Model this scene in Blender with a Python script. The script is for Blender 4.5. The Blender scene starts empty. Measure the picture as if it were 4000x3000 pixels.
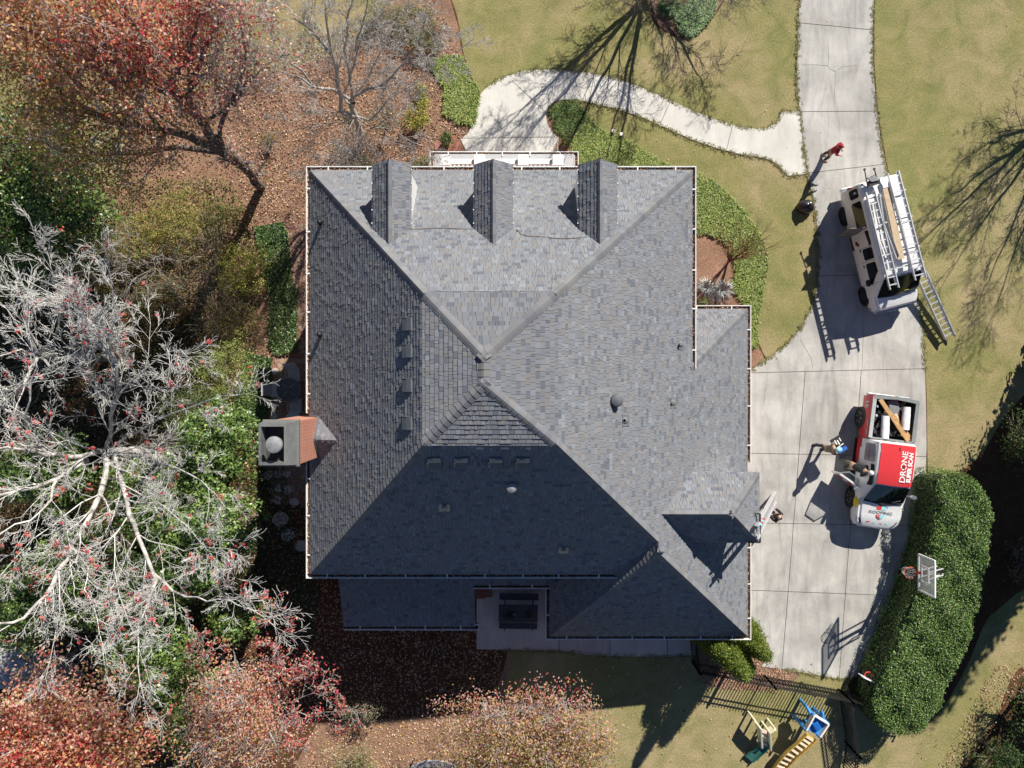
import bpy, bmesh, math, random
import numpy as np
from math import sin, cos, pi, radians, sqrt, atan2
from mathutils import Vector, Matrix

# ---------------------------------------------------------------- camera, light
SC = bpy.context.scene
COL = SC.collection
H, F = 31.0, 2776.0                       # flying height in metres, focal length in photo pixels
cam_d = bpy.data.cameras.new('camera'); cam = bpy.data.objects.new('camera', cam_d); COL.objects.link(cam)
cam.location = (0, 0, H); cam.rotation_euler = (0, 0, 0)
cam_d.sensor_width = 36; cam_d.lens = F/4000*36; cam_d.clip_start = 0.5; cam_d.clip_end = 2000
SC.camera = cam
SUN_EL, SUN_AZ = radians(36.1), atan2(0.54, 1.0)      # azimuth from +Y towards +X
world = bpy.data.worlds.new('World'); SC.world = world; world.use_nodes = True
wn = world.node_tree.nodes; wl = world.node_tree.links
sky = wn.new('ShaderNodeTexSky'); sky.sky_type = 'NISHITA'; sky.sun_disc = False
sky.sun_elevation = SUN_EL; sky.sun_rotation = SUN_AZ; sky.air_density = 0.8; sky.dust_density = 0.0; sky.ozone_density = 5.0
wn['Background'].inputs[1].default_value = 0.05
wl.new(sky.outputs[0], wn['Background'].inputs[0])
sd = bpy.data.lights.new('sun', 'SUN'); sd.energy = 5.0; sd.angle = radians(0.5); sd.color = (1.0, 0.935, 0.83)
sun = bpy.data.objects.new('sun', sd); COL.objects.link(sun)
sv = Vector((sin(SUN_AZ)*cos(SUN_EL), cos(SUN_AZ)*cos(SUN_EL), sin(SUN_EL)))
sun.rotation_euler = sv.to_track_quat('Z', 'Y').to_euler(); sun.location = sv*60
SC.view_settings.view_transform = 'Standard'; SC.view_settings.look = 'None'
SC.view_settings.exposure = 0.6; SC.view_settings.gamma = 1.0
try:
    SC.cycles.max_bounces = 5; SC.cycles.diffuse_bounces = 2; SC.cycles.glossy_bounces = 2
    SC.cycles.transmission_bounces = 3; SC.cycles.transparent_max_bounces = 6
except Exception: pass

# ---------------------------------------------------------------- helpers
def P(px, py, z=0.0):
    k = (H-z)/F
    return Vector(((px-2000)*k, (1500-py)*k, z))
def hit(px, py, p0, n):
    c = Vector((0, 0, H)); d = Vector(((px-2000)/F, (1500-py)/F, -1.0)); n = Vector(n); p0 = Vector(p0)
    return c + d*((p0-c).dot(n)/d.dot(n))

def empty(name, loc=(0, 0, 0), rz=0, label=None, cat=None, group=None, parent=None):
    o = bpy.data.objects.new(name, None); COL.objects.link(o); o.location = loc; o.rotation_euler = (0, 0, rz)
    o.empty_display_size = 0.3
    if parent is not None: o.parent = parent
    return tag(o, label, cat, group)
def tag(o, label=None, cat=None, group=None, kind=None):
    if label: o['label'] = label
    if cat: o['category'] = cat
    if group: o['group'] = group
    if kind: o['kind'] = kind
    return o
def link(name, me, parent=None):
    o = bpy.data.objects.new(name, me); COL.objects.link(o)
    if parent is not None: o.parent = parent
    return o

class MB:
    def __init__(s): s.v = []; s.f = []; s.m = []; s.c = []
    def add(s, vs, fs, mi=0, col=None):
        b = len(s.v); s.v += [tuple(v) for v in vs]
        for f in fs: s.f.append(tuple(b+i for i in f)); s.m.append(mi); s.c.append(col)
        return s
    def box(s, c, d, rz=0, mi=0, M=None):
        x, y, z = d[0]/2, d[1]/2, d[2]/2; c = Vector(c)
        vs = [Vector((sx*x, sy*y, sz*z)) for sz in (-1, 1) for sx, sy in ((-1, -1), (1, -1), (1, 1), (-1, 1))]
        R = M if M is not None else Matrix.Rotation(rz, 3, 'Z')
        return s.add([R @ v + c for v in vs], [(3, 2, 1, 0), (4, 5, 6, 7), (0, 1, 5, 4), (1, 2, 6, 5), (2, 3, 7, 6), (3, 0, 4, 7)], mi)
    def bar(s, a, b, w, h, mi=0, up=(0, 0, 1)):
        a = Vector(a); b = Vector(b); d = b-a; L = d.length
        if L < 1e-6: return s
        x = d/L; u = Vector(up)
        if abs(x.dot(u)) > 0.99: u = Vector((0, 1, 0))
        y = u.cross(x).normalized(); z = x.cross(y)
        return s.box((a+b)/2, (L, w, h), mi=mi, M=Matrix((x, y, z)).transposed())
    def tube(s, pts, r, n=8, mi=0, cap=True):
        pts = [Vector(p) for p in pts]
        rs = r if isinstance(r, (list, tuple)) else [r]*len(pts)
        b = len(s.v); k = len(pts)
        for i, p in enumerate(pts):
            d = (pts[min(i+1, k-1)]-pts[max(i-1, 0)])
            if d.length < 1e-9: d = Vector((0, 0, 1))
            d.normalize(); u = Vector((0, 0, 1)) if abs(d.z) < 0.95 else Vector((0, 1, 0))
            a = d.cross(u).normalized(); c = d.cross(a)
            for j in range(n):
                t = 2*pi*j/n; s.v.append(tuple(p+(a*cos(t)+c*sin(t))*rs[i]))
        for i in range(k-1):
            for j in range(n):
                s.f.append((b+i*n+j, b+i*n+(j+1) % n, b+(i+1)*n+(j+1) % n, b+(i+1)*n+j)); s.m.append(mi); s.c.append(None)
        if cap:
            s.f.append(tuple(b+j for j in range(n))); s.m.append(mi); s.c.append(None)
            s.f.append(tuple(b+(k-1)*n+j for j in reversed(range(n)))); s.m.append(mi); s.c.append(None)
        return s
    def lathe(s, prof, c=(0, 0, 0), n=20, mi=0, M=None):
        b = len(s.v); c = Vector(c)
        for r, z in prof:
            for j in range(n):
                t = 2*pi*j/n; v = Vector((r*cos(t), r*sin(t), z))
                if M is not None: v = M @ v
                s.v.append(tuple(v+c))
        for i in range(len(prof)-1):
            for j in range(n):
                s.f.append((b+i*n+j, b+i*n+(j+1) % n, b+(i+1)*n+(j+1) % n, b+(i+1)*n+j)); s.m.append(mi); s.c.append(None)
        s.f.append(tuple(b+j for j in reversed(range(n)))); s.m.append(mi); s.c.append(None)
        s.f.append(tuple(b+(len(prof)-1)*n+j for j in range(n))); s.m.append(mi); s.c.append(None)
        return s
    def prism(s, poly, z0, z1, mi=0):
        n = len(poly); b = len(s.v)
        for z in (z0, z1):
            for p in poly: s.v.append((p[0], p[1], z))
        s.f.append(tuple(b+i for i in reversed(range(n)))); s.f.append(tuple(b+n+i for i in range(n)))
        for i in range(n): s.f.append((b+i, b+(i+1) % n, b+n+(i+1) % n, b+n+i))
        s.m += [mi]*(n+2); s.c += [None]*(n+2)
        return s
    def loft(s, rings, mi=0, caps=True, mats=None):
        b = len(s.v); n = len(rings[0])
        for r in rings: s.v += [tuple(v) for v in r]
        for i in range(len(rings)-1):
            for j in range(n):
                s.f.append((b+i*n+j, b+i*n+(j+1) % n, b+(i+1)*n+(j+1) % n, b+(i+1)*n+j))
                s.m.append(mats(i, j) if mats else mi); s.c.append(None)
        if caps:
            s.f.append(tuple(b+j for j in reversed(range(n)))); s.m.append(mi); s.c.append(None)
            s.f.append(tuple(b+(len(rings)-1)*n+j for j in range(n))); s.m.append(mi); s.c.append(None)
        return s
    def build(s, name, mat=None, parent=None, smooth=False, bevel=0, angle=35):
        me = bpy.data.meshes.new(name); me.from_pydata(s.v, [], s.f)
        mats = mat if isinstance(mat, (list, tuple)) else [mat]
        for m in mats:
            if m: me.materials.append(m)
        if len(mats) > 1: me.polygons.foreach_set('material_index', s.m)
        if any(c is not None for c in s.c):
            a = me.attributes.new('Col', 'FLOAT_COLOR', 'FACE')
            arr = np.array([(c if c is not None else (0.1, 0.1, 0.1))+(1.0,) for c in s.c], dtype=np.float32)
            a.data.foreach_set('color', arr.ravel())
        bm = bmesh.new(); bm.from_mesh(me); bmesh.ops.recalc_face_normals(bm, faces=bm.faces); bm.to_mesh(me); bm.free()
        if smooth:
            me.polygons.foreach_set('use_smooth', [True]*len(me.polygons))
            me.set_sharp_from_angle(angle=radians(angle))
        me.update()
        o = link(name, me, parent)
        if bevel:
            m = o.modifiers.new('bevel', 'BEVEL'); m.width = bevel; m.segments = 2; m.limit_method = 'ANGLE'
        return o

def npmesh(name, V, Q, mat, parent=None, col=None, smooth=False):
    me = bpy.data.meshes.new(name); n = len(Q); k = Q.shape[1]
    me.vertices.add(len(V)); me.vertices.foreach_set('co', V.astype(np.float32).ravel())
    me.loops.add(n*k); me.loops.foreach_set('vertex_index', Q.astype(np.int32).ravel())
    me.polygons.add(n); me.polygons.foreach_set('loop_start', np.arange(0, n*k, k, dtype=np.int32))
    me.update(calc_edges=True)
    if smooth: me.polygons.foreach_set('use_smooth', np.ones(n, dtype=bool))
    if col is not None:
        a = me.attributes.new('Col', 'FLOAT_COLOR', 'FACE')
        a.data.foreach_set('color', np.concatenate([col, np.ones((n, 1))], 1).astype(np.float32).ravel())
    me.materials.append(mat); me.validate()
    return link(name, me, parent)

def segtubes(S, k=4):
    """S: (N,8) p0 p1 r0 r1 -> verts, quads"""
    S = np.asarray(S, dtype=np.float64); p0, p1, r0, r1 = S[:, :3], S[:, 3:6], S[:, 6], S[:, 7]
    d = p1-p0; L = np.linalg.norm(d, axis=1, keepdims=True); d = d/np.maximum(L, 1e-9)
    p1 = p1+d*r1[:, None]*0.6
    u = np.tile(np.array([[0, 0, 1.0]]), (len(S), 1)); bad = np.abs(d[:, 2]) > 0.95; u[bad] = (0, 1, 0)
    a = np.cross(d, u); a /= np.linalg.norm(a, axis=1, keepdims=True); c = np.cross(d, a)
    V = np.zeros((len(S), 2*k, 3))
    for j in range(k):
        t = 2*pi*j/k; w = a*cos(t)+c*sin(t)
        V[:, j] = p0+w*r0[:, None]; V[:, k+j] = p1+w*r1[:, None]
    base = (np.arange(len(S))*2*k)[:, None]
    Q = np.concatenate([base+np.array([[j, (j+1) % k, k+(j+1) % k, k+j]]) for j in range(k)], 0)
    return V.reshape(-1, 3), Q
def tubes_obj(name, segs, mat, parent=None, k=4):
    V, Q = segtubes(segs, k); return npmesh(name, V, Q, mat, parent, smooth=True)

def leafmesh(name, C, size, col, mat, parent=None, up=0.6, seed=0, asp=0.5, N=None, flat=0.0):
    """one rhombic leaf per centre"""
    r = np.random.default_rng(seed); n = len(C); C = np.asarray(C)
    nv = r.normal(size=(n, 3)); nv /= np.linalg.norm(nv, axis=1, keepdims=True)
    if N is None: nv[:, 2] = np.abs(nv[:, 2]); nv[:, 2] += up
    else: nv = nv*0.7+N
    nv /= np.linalg.norm(nv, axis=1, keepdims=True)
    t = r.normal(size=(n, 3)); t -= nv*np.sum(t*nv, axis=1, keepdims=True); t /= np.linalg.norm(t, axis=1, keepdims=True)
    b = np.cross(nv, t); s = np.asarray(size)*np.ones(n)*r.uniform(0.7, 1.3, n)
    V = np.zeros((n, 4, 3)); L = s[:, None]
    V[:, 0] = C-t*L*0.5; V[:, 1] = C+b*L*asp*0.5+nv*L*0.08; V[:, 2] = C+t*L*0.5-nv*L*flat; V[:, 3] = C-b*L*asp*0.5+nv*L*0.08
    Q = np.arange(n*4).reshape(n, 4)
    return npmesh(name, V.reshape(-1, 3), Q, mat, parent, col)

def pal(n, cols, seed=0, w=None, jit=0.18):
    r = np.random.default_rng(seed); cols = np.array(cols, dtype=float)
    i = r.choice(len(cols), n, p=(None if w is None else np.array(w)/np.sum(w)))
    c = cols[i]*(1+r.normal(size=(n, 1))*jit)*(1+r.normal(size=(n, 3))*jit*0.25)
    return np.clip(c, 0.004, 0.9)

def inpoly(X, Y, poly):
    ins = np.zeros(len(X), bool); j = len(poly)-1
    for i in range(len(poly)):
        xi, yi = poly[i][:2]; xj, yj = poly[j][:2]
        c = ((yi > Y) != (yj > Y)) & (X < (xj-xi)*(Y-yi)/((yj-yi) if yj != yi else 1e-9)+xi)
        ins ^= c; j = i
    return ins
def scatter(poly, n, seed=0):
    r = np.random.default_rng(seed); xs = [p[0] for p in poly]; ys = [p[1] for p in poly]
    X = r.uniform(min(xs), max(xs), n); Y = r.uniform(min(ys), max(ys), n); k = inpoly(X, Y, poly)
    return np.stack([X[k], Y[k]], 1)
def G(pts, z=0.0): return [tuple(P(a, b, z)[:2]) for a, b in pts]
def smoothpoly(pts, it=2, closed=True):
    for _ in range(it):
        o = []; n = len(pts)
        for i in range(n if closed else n-1):
            a = pts[i]; b = pts[(i+1) % n]
            o.append((a[0]*.75+b[0]*.25, a[1]*.75+b[1]*.25)); o.append((a[0]*.25+b[0]*.75, a[1]*.25+b[1]*.75))
        if not closed: o = [pts[0]]+o+[pts[-1]]
        pts = o
    return pts

# ---------------------------------------------------------------- materials
MATS = {}
def newmat(name):
    m = bpy.data.materials.new(name); m.use_nodes = True; MATS[name] = m
    return m, m.node_tree.nodes, m.node_tree.links, m.node_tree.nodes['Principled BSDF']
def setc(b, c, r=0.6, metal=0.0, spec=None):
    b.inputs['Base Color'].default_value = (*c, 1); b.inputs['Roughness'].default_value = r; b.inputs['Metallic'].default_value = metal
    if spec is not None: b.inputs['Specular IOR Level'].default_value = spec
def plain(name, c, r=0.6, metal=0.0, var=0.12, scale=6.0, spec=None, bump=0.0, bscale=60):
    m, n, l, b = newmat(name); setc(b, c, r, metal, spec)
    t = n.new('ShaderNodeTexCoord'); nz = n.new('ShaderNodeTexNoise'); nz.inputs['Scale'].default_value = scale; nz.inputs['Detail'].default_value = 5
    l.new(t.outputs['Object'], nz.inputs['Vector'])
    mr = n.new('ShaderNodeMapRange'); mr.inputs[3].default_value = 1-var; mr.inputs[4].default_value = 1+var; mr.inputs[1].default_value = 0.3; mr.inputs[2].default_value = 0.7
    l.new(nz.outputs[0], mr.inputs[0])
    h = n.new('ShaderNodeHueSaturation'); h.inputs['Color'].default_value = (*c, 1); l.new(mr.outputs[0], h.inputs['Value']); l.new(h.outputs[0], b.inputs['Base Color'])
    if bump:
        bp = n.new('ShaderNodeBump'); bp.inputs['Strength'].default_value = bump; bp.inputs['Distance'].default_value = 0.01
        n2 = n.new('ShaderNodeTexNoise'); n2.inputs['Scale'].default_value = bscale; l.new(t.outputs['Object'], n2.inputs['Vector'])
        l.new(n2.outputs[0], bp.inputs['Height']); l.new(bp.outputs[0], b.inputs['Normal'])
    return m
def ramp(n, l, src, stops):
    r = n.new('ShaderNodeValToRGB'); e = r.color_ramp.elements
    e[0].position, e[0].color = stops[0][0], (*stops[0][1], 1); e[1].position, e[1].color = stops[-1][0], (*stops[-1][1], 1)
    for p, c in stops[1:-1]:
        k = e.new(p); k.color = (*c, 1)
    l.new(src, r.inputs[0]); return r.outputs[0]
def noise(n, l, vec, scale, detail=4, rough=0.55, dist=0.0):
    z = n.new('ShaderNodeTexNoise'); z.inputs['Scale'].default_value = scale; z.inputs['Detail'].default_value = detail
    z.inputs['Roughness'].default_value = rough; z.inputs['Distortion'].default_value = dist; l.new(vec, z.inputs['Vector']); return z.outputs[0]
def mixc(n, l, f, a, b, mode='MIX'):
    m = n.new('ShaderNodeMix'); m.data_type = 'RGBA'; m.blend_type = mode
    for s, v in ((m.inputs[0], f), (m.inputs[6], a), (m.inputs[7], b)):
        if isinstance(v, (int, float)): s.default_value = v
        elif isinstance(v, tuple): s.default_value = (*v, 1)
        else: l.new(v, s)
    return m.outputs[2]
def bump(n, l, h, b, strength=0.4, dist=0.02):
    k = n.new('ShaderNodeBump'); k.inputs['Strength'].default_value = strength; k.inputs['Distance'].default_value = dist
    l.new(h, k.inputs['Height']); l.new(k.outputs[0], b.inputs['Normal'])
def geo(n):
    return n.new('ShaderNodeNewGeometry').outputs['Position']

def attrmat(name, rough=0.6, trans=0.25, spec=0.3, fine=0.0):
    m, n, l, b = newmat(name); a = n.new('ShaderNodeAttribute'); a.attribute_name = 'Col'
    c = a.outputs['Color']
    if fine:
        c = mixc(n, l, 1.0, c, ramp(n, l, noise(n, l, geo(n), 90, 3, 0.7), [(0.3, (1-fine,)*3), (0.7, (1+fine*0.7,)*3)]), 'MULTIPLY')
    l.new(c, b.inputs['Base Color']); b.inputs['Roughness'].default_value = rough; b.inputs['Specular IOR Level'].default_value = spec
    if trans:
        t = n.new('ShaderNodeBsdfTranslucent'); l.new(a.outputs['Color'], t.inputs[0]); mx = n.new('ShaderNodeMixShader'); mx.inputs[0].default_value = trans
        l.new(b.outputs[0], mx.inputs[1]); l.new(t.outputs[0], mx.inputs[2]); l.new(mx.outputs[0], n['Material Output'].inputs[0])
    return m
M_shingle = attrmat('asphalt_shingle', 0.9, 0, 0.12, 0.16)
M_leaf = attrmat('leaf', 0.55, 0.48, 0.35)
M_gloss = attrmat('glossy_leaf', 0.36, 0.15, 0.45)
M_hedgeleaf = attrmat('hedge_leaf', 0.45, 0.04, 0.35)
M_blade = attrmat('grass_blade', 0.6, 0.25, 0.25)
M_litter = attrmat('dry_leaf', 0.75, 0.15, 0.25)

def lawn():
    m, n, l, b = newmat('lawn_grass'); g = geo(n)
    big = noise(n, l, g, 0.16, 4, 0.55); mid = noise(n, l, g, 0.9, 6, 0.68, 0.6); fine = noise(n, l, g, 14, 6, 0.8)
    mp = n.new('ShaderNodeMapping'); mp.inputs['Scale'].default_value = (38, 9, 1); mp.inputs['Rotation'].default_value = (0, 0, 0.5); l.new(g, mp.inputs[0])
    fib = noise(n, l, mp.outputs[0], 1.0, 4, 0.75)
    base = ramp(n, l, mid, [(0.3, (0.21, 0.19, 0.09)), (0.44, (0.29, 0.245, 0.135)), (0.56, (0.35, 0.28, 0.17)), (0.75, (0.41, 0.325, 0.215))])
    gr = ramp(n, l, mid, [(0.3, (0.165, 0.18, 0.065)), (0.55, (0.25, 0.232, 0.1)), (0.8, (0.34, 0.28, 0.15))])
    c = mixc(n, l, ramp(n, l, big, [(0.46, (0.95, 0.95, 0.95)), (0.6, (0.12, 0.12, 0.12))]), base, gr)
    c = mixc(n, l, 0.85, c, ramp(n, l, fine, [(0.3, (0.5, 0.52, 0.48)), (0.5, (0.97, 0.98, 0.94)), (0.72, (1.5, 1.46, 1.38))]), 'MULTIPLY')
    c = mixc(n, l, 0.7, c, ramp(n, l, fib, [(0.3, (0.7, 0.74, 0.66)), (0.7, (1.3, 1.25, 1.25))]), 'MULTIPLY')
    l.new(c, b.inputs['Base Color']); b.inputs['Roughness'].default_value = 0.9; b.inputs['Specular IOR Level'].default_value = 0.15
    bump(n, l, fine, b, 0.7, 0.03); return m
def straw(name, cols, sc=26):
    m, n, l, b = newmat(name); g = geo(n)
    f = noise(n, l, g, sc, 6, 0.8, 1.2); v = n.new('ShaderNodeTexVoronoi'); v.inputs['Scale'].default_value = 15; l.new(g, v.inputs['Vector'])
    c = ramp(n, l, f, cols)
    c = mixc(n, l, 0.6, c, ramp(n, l, noise(n, l, g, 1.3, 4, 0.6), [(0.35, (0.62, 0.6, 0.6)), (0.7, (1.25, 1.2, 1.15))]), 'MULTIPLY')
    c = mixc(n, l, 0.5, c, ramp(n, l, v.outputs['Distance'], [(0.1, (1.35, 1.25, 1.2)), (0.6, (0.6, 0.6, 0.62))]), 'MULTIPLY')
    l.new(c, b.inputs['Base Color']); b.inputs['Roughness'].default_value = 0.95; b.inputs['Specular IOR Level'].default_value = 0.1
    bump(n, l, f, b, 0.8, 0.04); return m
def concrete(name, c0, c1, stain=0.5):
    m, n, l, b = newmat(name); g = geo(n)
    a = noise(n, l, g, 0.55, 7, 0.62, 0.4); f = noise(n, l, g, 22, 5, 0.7); sp = noise(n, l, g, 140, 3, 0.8)
    c = ramp(n, l, a, [(0.3, c0), (0.5, tuple((x+y)/2 for x, y in zip(c0, c1))), (0.68, c1)])
    mp = n.new('ShaderNodeMapping'); mp.inputs['Scale'].default_value = (1.6, 0.28, 1); l.new(g, mp.inputs[0])
    st = noise(n, l, mp.outputs[0], 1.3, 6, 0.7, 0.8)
    c = mixc(n, l, stain, c, ramp(n, l, st, [(0.3, (0.72, 0.72, 0.74)), (0.5, (1, 1, 1)), (0.7, (1.14, 1.13, 1.11))]), 'MULTIPLY')
    c = mixc(n, l, 0.6, c, ramp(n, l, f, [(0.3, (0.86, 0.86, 0.86)), (0.7, (1.1, 1.1, 1.1))]), 'MULTIPLY')
    c = mixc(n, l, 0.6, c, ramp(n, l, sp, [(0.3, (0.84, 0.84, 0.84)), (0.7, (1.14, 1.14, 1.14))]), 'MULTIPLY')
    l.new(c, b.inputs['Base Color']); b.inputs['Roughness'].default_value = 0.85; b.inputs['Specular IOR Level'].default_value = 0.25
    bump(n, l, f, b, 0.15, 0.01); return m
def brick(name, c1, c2, mortar, scale=1.0, vec='Object', rot=(0, 0, 0), w=0.22, h=0.075):
    m, n, l, b = newmat(name); t = n.new('ShaderNodeTexCoord'); mp = n.new('ShaderNodeMapping'); mp.inputs['Rotation'].default_value = rot
    l.new(t.outputs[vec], mp.inputs[0]); k = n.new('ShaderNodeTexBrick'); l.new(mp.outputs[0], k.inputs['Vector'])
    k.inputs['Scale'].default_value = scale; k.inputs['Brick Width'].default_value = w; k.inputs['Row Height'].default_value = h; k.inputs['Mortar Size'].default_value = 0.008
    k.inputs['Color1'].default_value = (*c1, 1); k.inputs['Color2'].default_value = (*c2, 1); k.inputs['Mortar'].default_value = (*mortar, 1)
    c = mixc(n, l, 0.5, k.outputs[0], ramp(n, l, noise(n, l, t.outputs['Object'], 30, 4), [(0.3, (0.8, 0.8, 0.8)), (0.7, (1.2, 1.2, 1.2))]), 'MULTIPLY')
    l.new(c, b.inputs['Base Color']); b.inputs['Roughness'].default_value = 0.85
    return m
M_lawn = lawn()
M_straw = straw('pine_straw', [(0.25, (0.1, 0.055, 0.036)), (0.42, (0.27, 0.16, 0.105)), (0.55, (0.4, 0.255, 0.18)), (0.72, (0.54, 0.39, 0.29))])
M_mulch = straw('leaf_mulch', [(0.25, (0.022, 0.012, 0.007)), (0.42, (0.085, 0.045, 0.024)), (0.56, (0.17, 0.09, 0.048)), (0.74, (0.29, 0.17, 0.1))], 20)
M_drive = concrete('driveway_concrete', (0.32, 0.312, 0.295), (0.53, 0.52, 0.495), 1.0)
M_walk = concrete('walk_concrete', (0.54, 0.525, 0.485), (0.66, 0.65, 0.61), 0.35)
M_patio = concrete('patio_concrete', (0.5, 0.45, 0.42), (0.64, 0.6, 0.57), 0.6)
M_joint = plain('joint_dark', (0.09, 0.07, 0.062), 0.95)
M_brickE = brick('brick_east', (0.42, 0.14, 0.09), (0.5, 0.19, 0.125), (0.52, 0.38, 0.31), vec='UV')
M_brickW = brick('brick_wall', (0.3, 0.09, 0.06), (0.38, 0.13, 0.08), (0.4, 0.33, 0.28), rot=(pi/2, 0, 0))
M_paver = brick('paver_brick', (0.3, 0.1, 0.07), (0.36, 0.14, 0.1), (0.3, 0.2, 0.16), w=0.22, h=0.11)
M_white = plain('white_paint', (0.8, 0.8, 0.79), 0.45, var=0.04)
M_gut = plain('gutter_white', (0.76, 0.76, 0.75), 0.4, var=0.08, scale=2)
M_glass = plain('window_glass', (0.012, 0.014, 0.018), 0.06, var=0.0, spec=0.7)
M_black = plain('black_plastic', (0.018, 0.018, 0.02), 0.5)
M_blackmetal = plain('black_metal', (0.02, 0.02, 0.022), 0.45, 0.2)
M_alu = plain('aluminium', (0.72, 0.73, 0.75), 0.38, 0.55, var=0.06)
M_galv = plain('galvanised', (0.36, 0.37, 0.38), 0.5, 0.5, var=0.2)
M_rubber = plain('rubber', (0.02, 0.02, 0.021), 0.85)
M_wood = plain('pine_wood', (0.46, 0.27, 0.12), 0.7, var=0.25, scale=9)
M_ply = plain('weathered_board', (0.5, 0.38, 0.25), 0.75, var=0.12)
M_ventm = plain('vent_metal', (0.1, 0.112, 0.13), 0.7, 0.0, var=0.12)
M_lead = plain('lead_boot', (0.25, 0.26, 0.28), 0.5, 0.5, var=0.2)
M_barkd = plain('dark_bark', (0.15, 0.125, 0.11), 0.9, var=0.35, scale=9, bump=0.6, bscale=25)
M_barkg = plain('grey_bark', (0.42, 0.4, 0.38), 0.85, var=0.3, scale=7, bump=0.5, bscale=25)
M_barkw = plain('pale_bark', (0.62, 0.61, 0.585), 0.85, var=0.2, scale=7)
M_barkl = plain('mottled_bark', (0.42, 0.4, 0.375), 0.9, var=0.6, scale=4.5, bump=0.9, bscale=18)
M_barkb = plain('brown_bark', (0.2, 0.15, 0.12), 0.9, var=0.3, scale=8)
def mk(name, c, **k): return plain(name, c, **k)
# ---------------------------------------------------------------- the ground and everything laid on it
def sheet(name, pts, z, mat, thick=None, parent=None, kind='structure', world_pts=False):
    poly = pts if world_pts else G(pts)
    mb = MB()
    if thick: mb.prism(poly, z-thick, z)
    else: mb.add([(x, y, z) for x, y in poly], [tuple(range(len(poly)))])
    o = mb.build(name, mat, parent)
    bm = bmesh.new(); bm.from_mesh(o.data); bmesh.ops.triangulate(bm, faces=[f for f in bm.faces if len(f.verts) > 4]); bm.to_mesh(o.data); bm.free()
    if parent is None and kind: o['kind'] = kind
    return o
MBg = MB(); MBg.add([(-400, -400, 0), (400, -400, 0), (400, 400, 0), (-400, 400, 0)], [(0, 1, 2, 3)])
tag(MBg.build('lawn', M_lawn), kind='structure')
LITTER = smoothpoly([(1745, -60), (1560, -60), (1480, 60), (1420, 150), (1300, 215), (1180, 250), (1040, 290), (860, 330), (560, 430), (470, 520), (500, 680), (420, 760), (300, 560), (120, 480),
          (-700, 480), (-700, 3600), (1500, 3600), (1900, 3150), (1935, 2850), (1985, 2620), (2000, 2520), (2000, 1500), (1950, 700), (1830, 640), (1845, 520), (1870, 400), (1868, 355), (1835, 290), (1805, 200), (1795, 80)], 2)
sheet('leaf_litter_ground', LITTER, 0.006, M_straw)
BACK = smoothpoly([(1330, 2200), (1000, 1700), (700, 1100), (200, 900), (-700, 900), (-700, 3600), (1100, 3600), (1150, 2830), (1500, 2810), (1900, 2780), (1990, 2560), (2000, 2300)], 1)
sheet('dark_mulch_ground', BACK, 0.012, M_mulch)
TOPBED = smoothpoly([(2540, -100), (2545, 75), (2580, 112), (2640, 143), (2700, 148), (2745, 120), (2795, 55), (2850, -40), (2860, -100)], 2)
sheet('planting_bed', TOPBED, 0.006, M_straw)
EBED = [(2100, 700), (2180, 540), (2150, 510), (2132, 480), (2130, 450), (2140, 418), (2160, 400), (2200, 392), (2262, 395), (2275, 440), (2300, 480), (2350, 515), (2400, 530), (2440, 555), (2500, 590), (2580, 645), (2650, 665), (2720, 680), (2780, 710),
        (2850, 770), (2920, 850), (2960, 910), (2985, 960), (2998, 1010), (2995, 1070), (2980, 1130), (2970, 1180), (2955, 1260), (2958, 1340), (2990, 1400), (2925, 1460), (2800, 1460), (2500, 1300), (2500, 700)]
EBED = smoothpoly(EBED, 1)
sheet('planting_bed', EBED, 0.006, M_straw)
def ribbon(name, pts, w, z, mat):
    pts = [P(a, b, 0) for a, b in smoothpoly(pts, 2, False)]; mb = MB(); L = []
    for i, p in enumerate(pts):
        d = pts[min(i+1, len(pts)-1)]-pts[max(i-1, 0)]; n = Vector((-d.y, d.x, 0)).normalized()*w/2*(.7+.3*sin(i*1.7)); L += [p-n+Vector((0, 0, z)), p+n+Vector((0, 0, z))]
    mb.add(L, [(2*i, 2*i+1, 2*i+3, 2*i+2) for i in range(len(pts)-1)]); return tag(mb.build(name, mat), kind='structure')
ribbon('bed_edge', [(2262, 395), (2275, 440), (2300, 480), (2350, 515), (2400, 530), (2440, 555), (2500, 590), (2580, 645), (2650, 665), (2720, 680), (2780, 710), (2850, 770), (2920, 850), (2960, 910), (2985, 960), (2998, 1010), (2995, 1070), (2980, 1130), (2970, 1180), (2955, 1260), (2958, 1340), (2990, 1400)], .09, .011, M_mulch)
ribbon('bed_edge', [(1740, -60), (1790, 80), (1805, 200), (1835, 290), (1868, 357)], .08, .011, M_mulch)
ribbon('bed_edge', [(2540, -60), (2545, 75), (2580, 112), (2640, 143), (2700, 148), (2745, 120), (2795, 55), (2850, -40)], .08, .011, M_mulch)
ribbon('bed_edge', [(3418, -60), (3413, 0), (3412, 240), (3428, 435), (3461, 642), (3525, 880), (3592, 1180), (3616, 1450), (3622, 1860)], .06, .011, M_mulch)
for pts in ([(3510, 1960), (3600, 1870), (3800, 1840), (3960, 1560), (4200, 1400), (4300, 2150), (3990, 2300), (3900, 2380), (3850, 2420), (3780, 2600), (3690, 2760), (3600, 2860), (3420, 2840), (3300, 2700), (3340, 2600), (3450, 2350), (3560, 2100)],
            [(4200, 2560), (3990, 2590), (3930, 2690), (3900, 2800), (3830, 2890), (3740, 3010), (3600, 3200), (4300, 3200)],
            [(2700, 2540), (2740, 2690), (3030, 2700), (3140, 2640), (3060, 2600), (2990, 2560), (2850, 2400)]):
    sheet('planting_bed', smoothpoly(pts, 1), 0.006, M_straw if pts[0][0] < 3000 else M_mulch)
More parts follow.
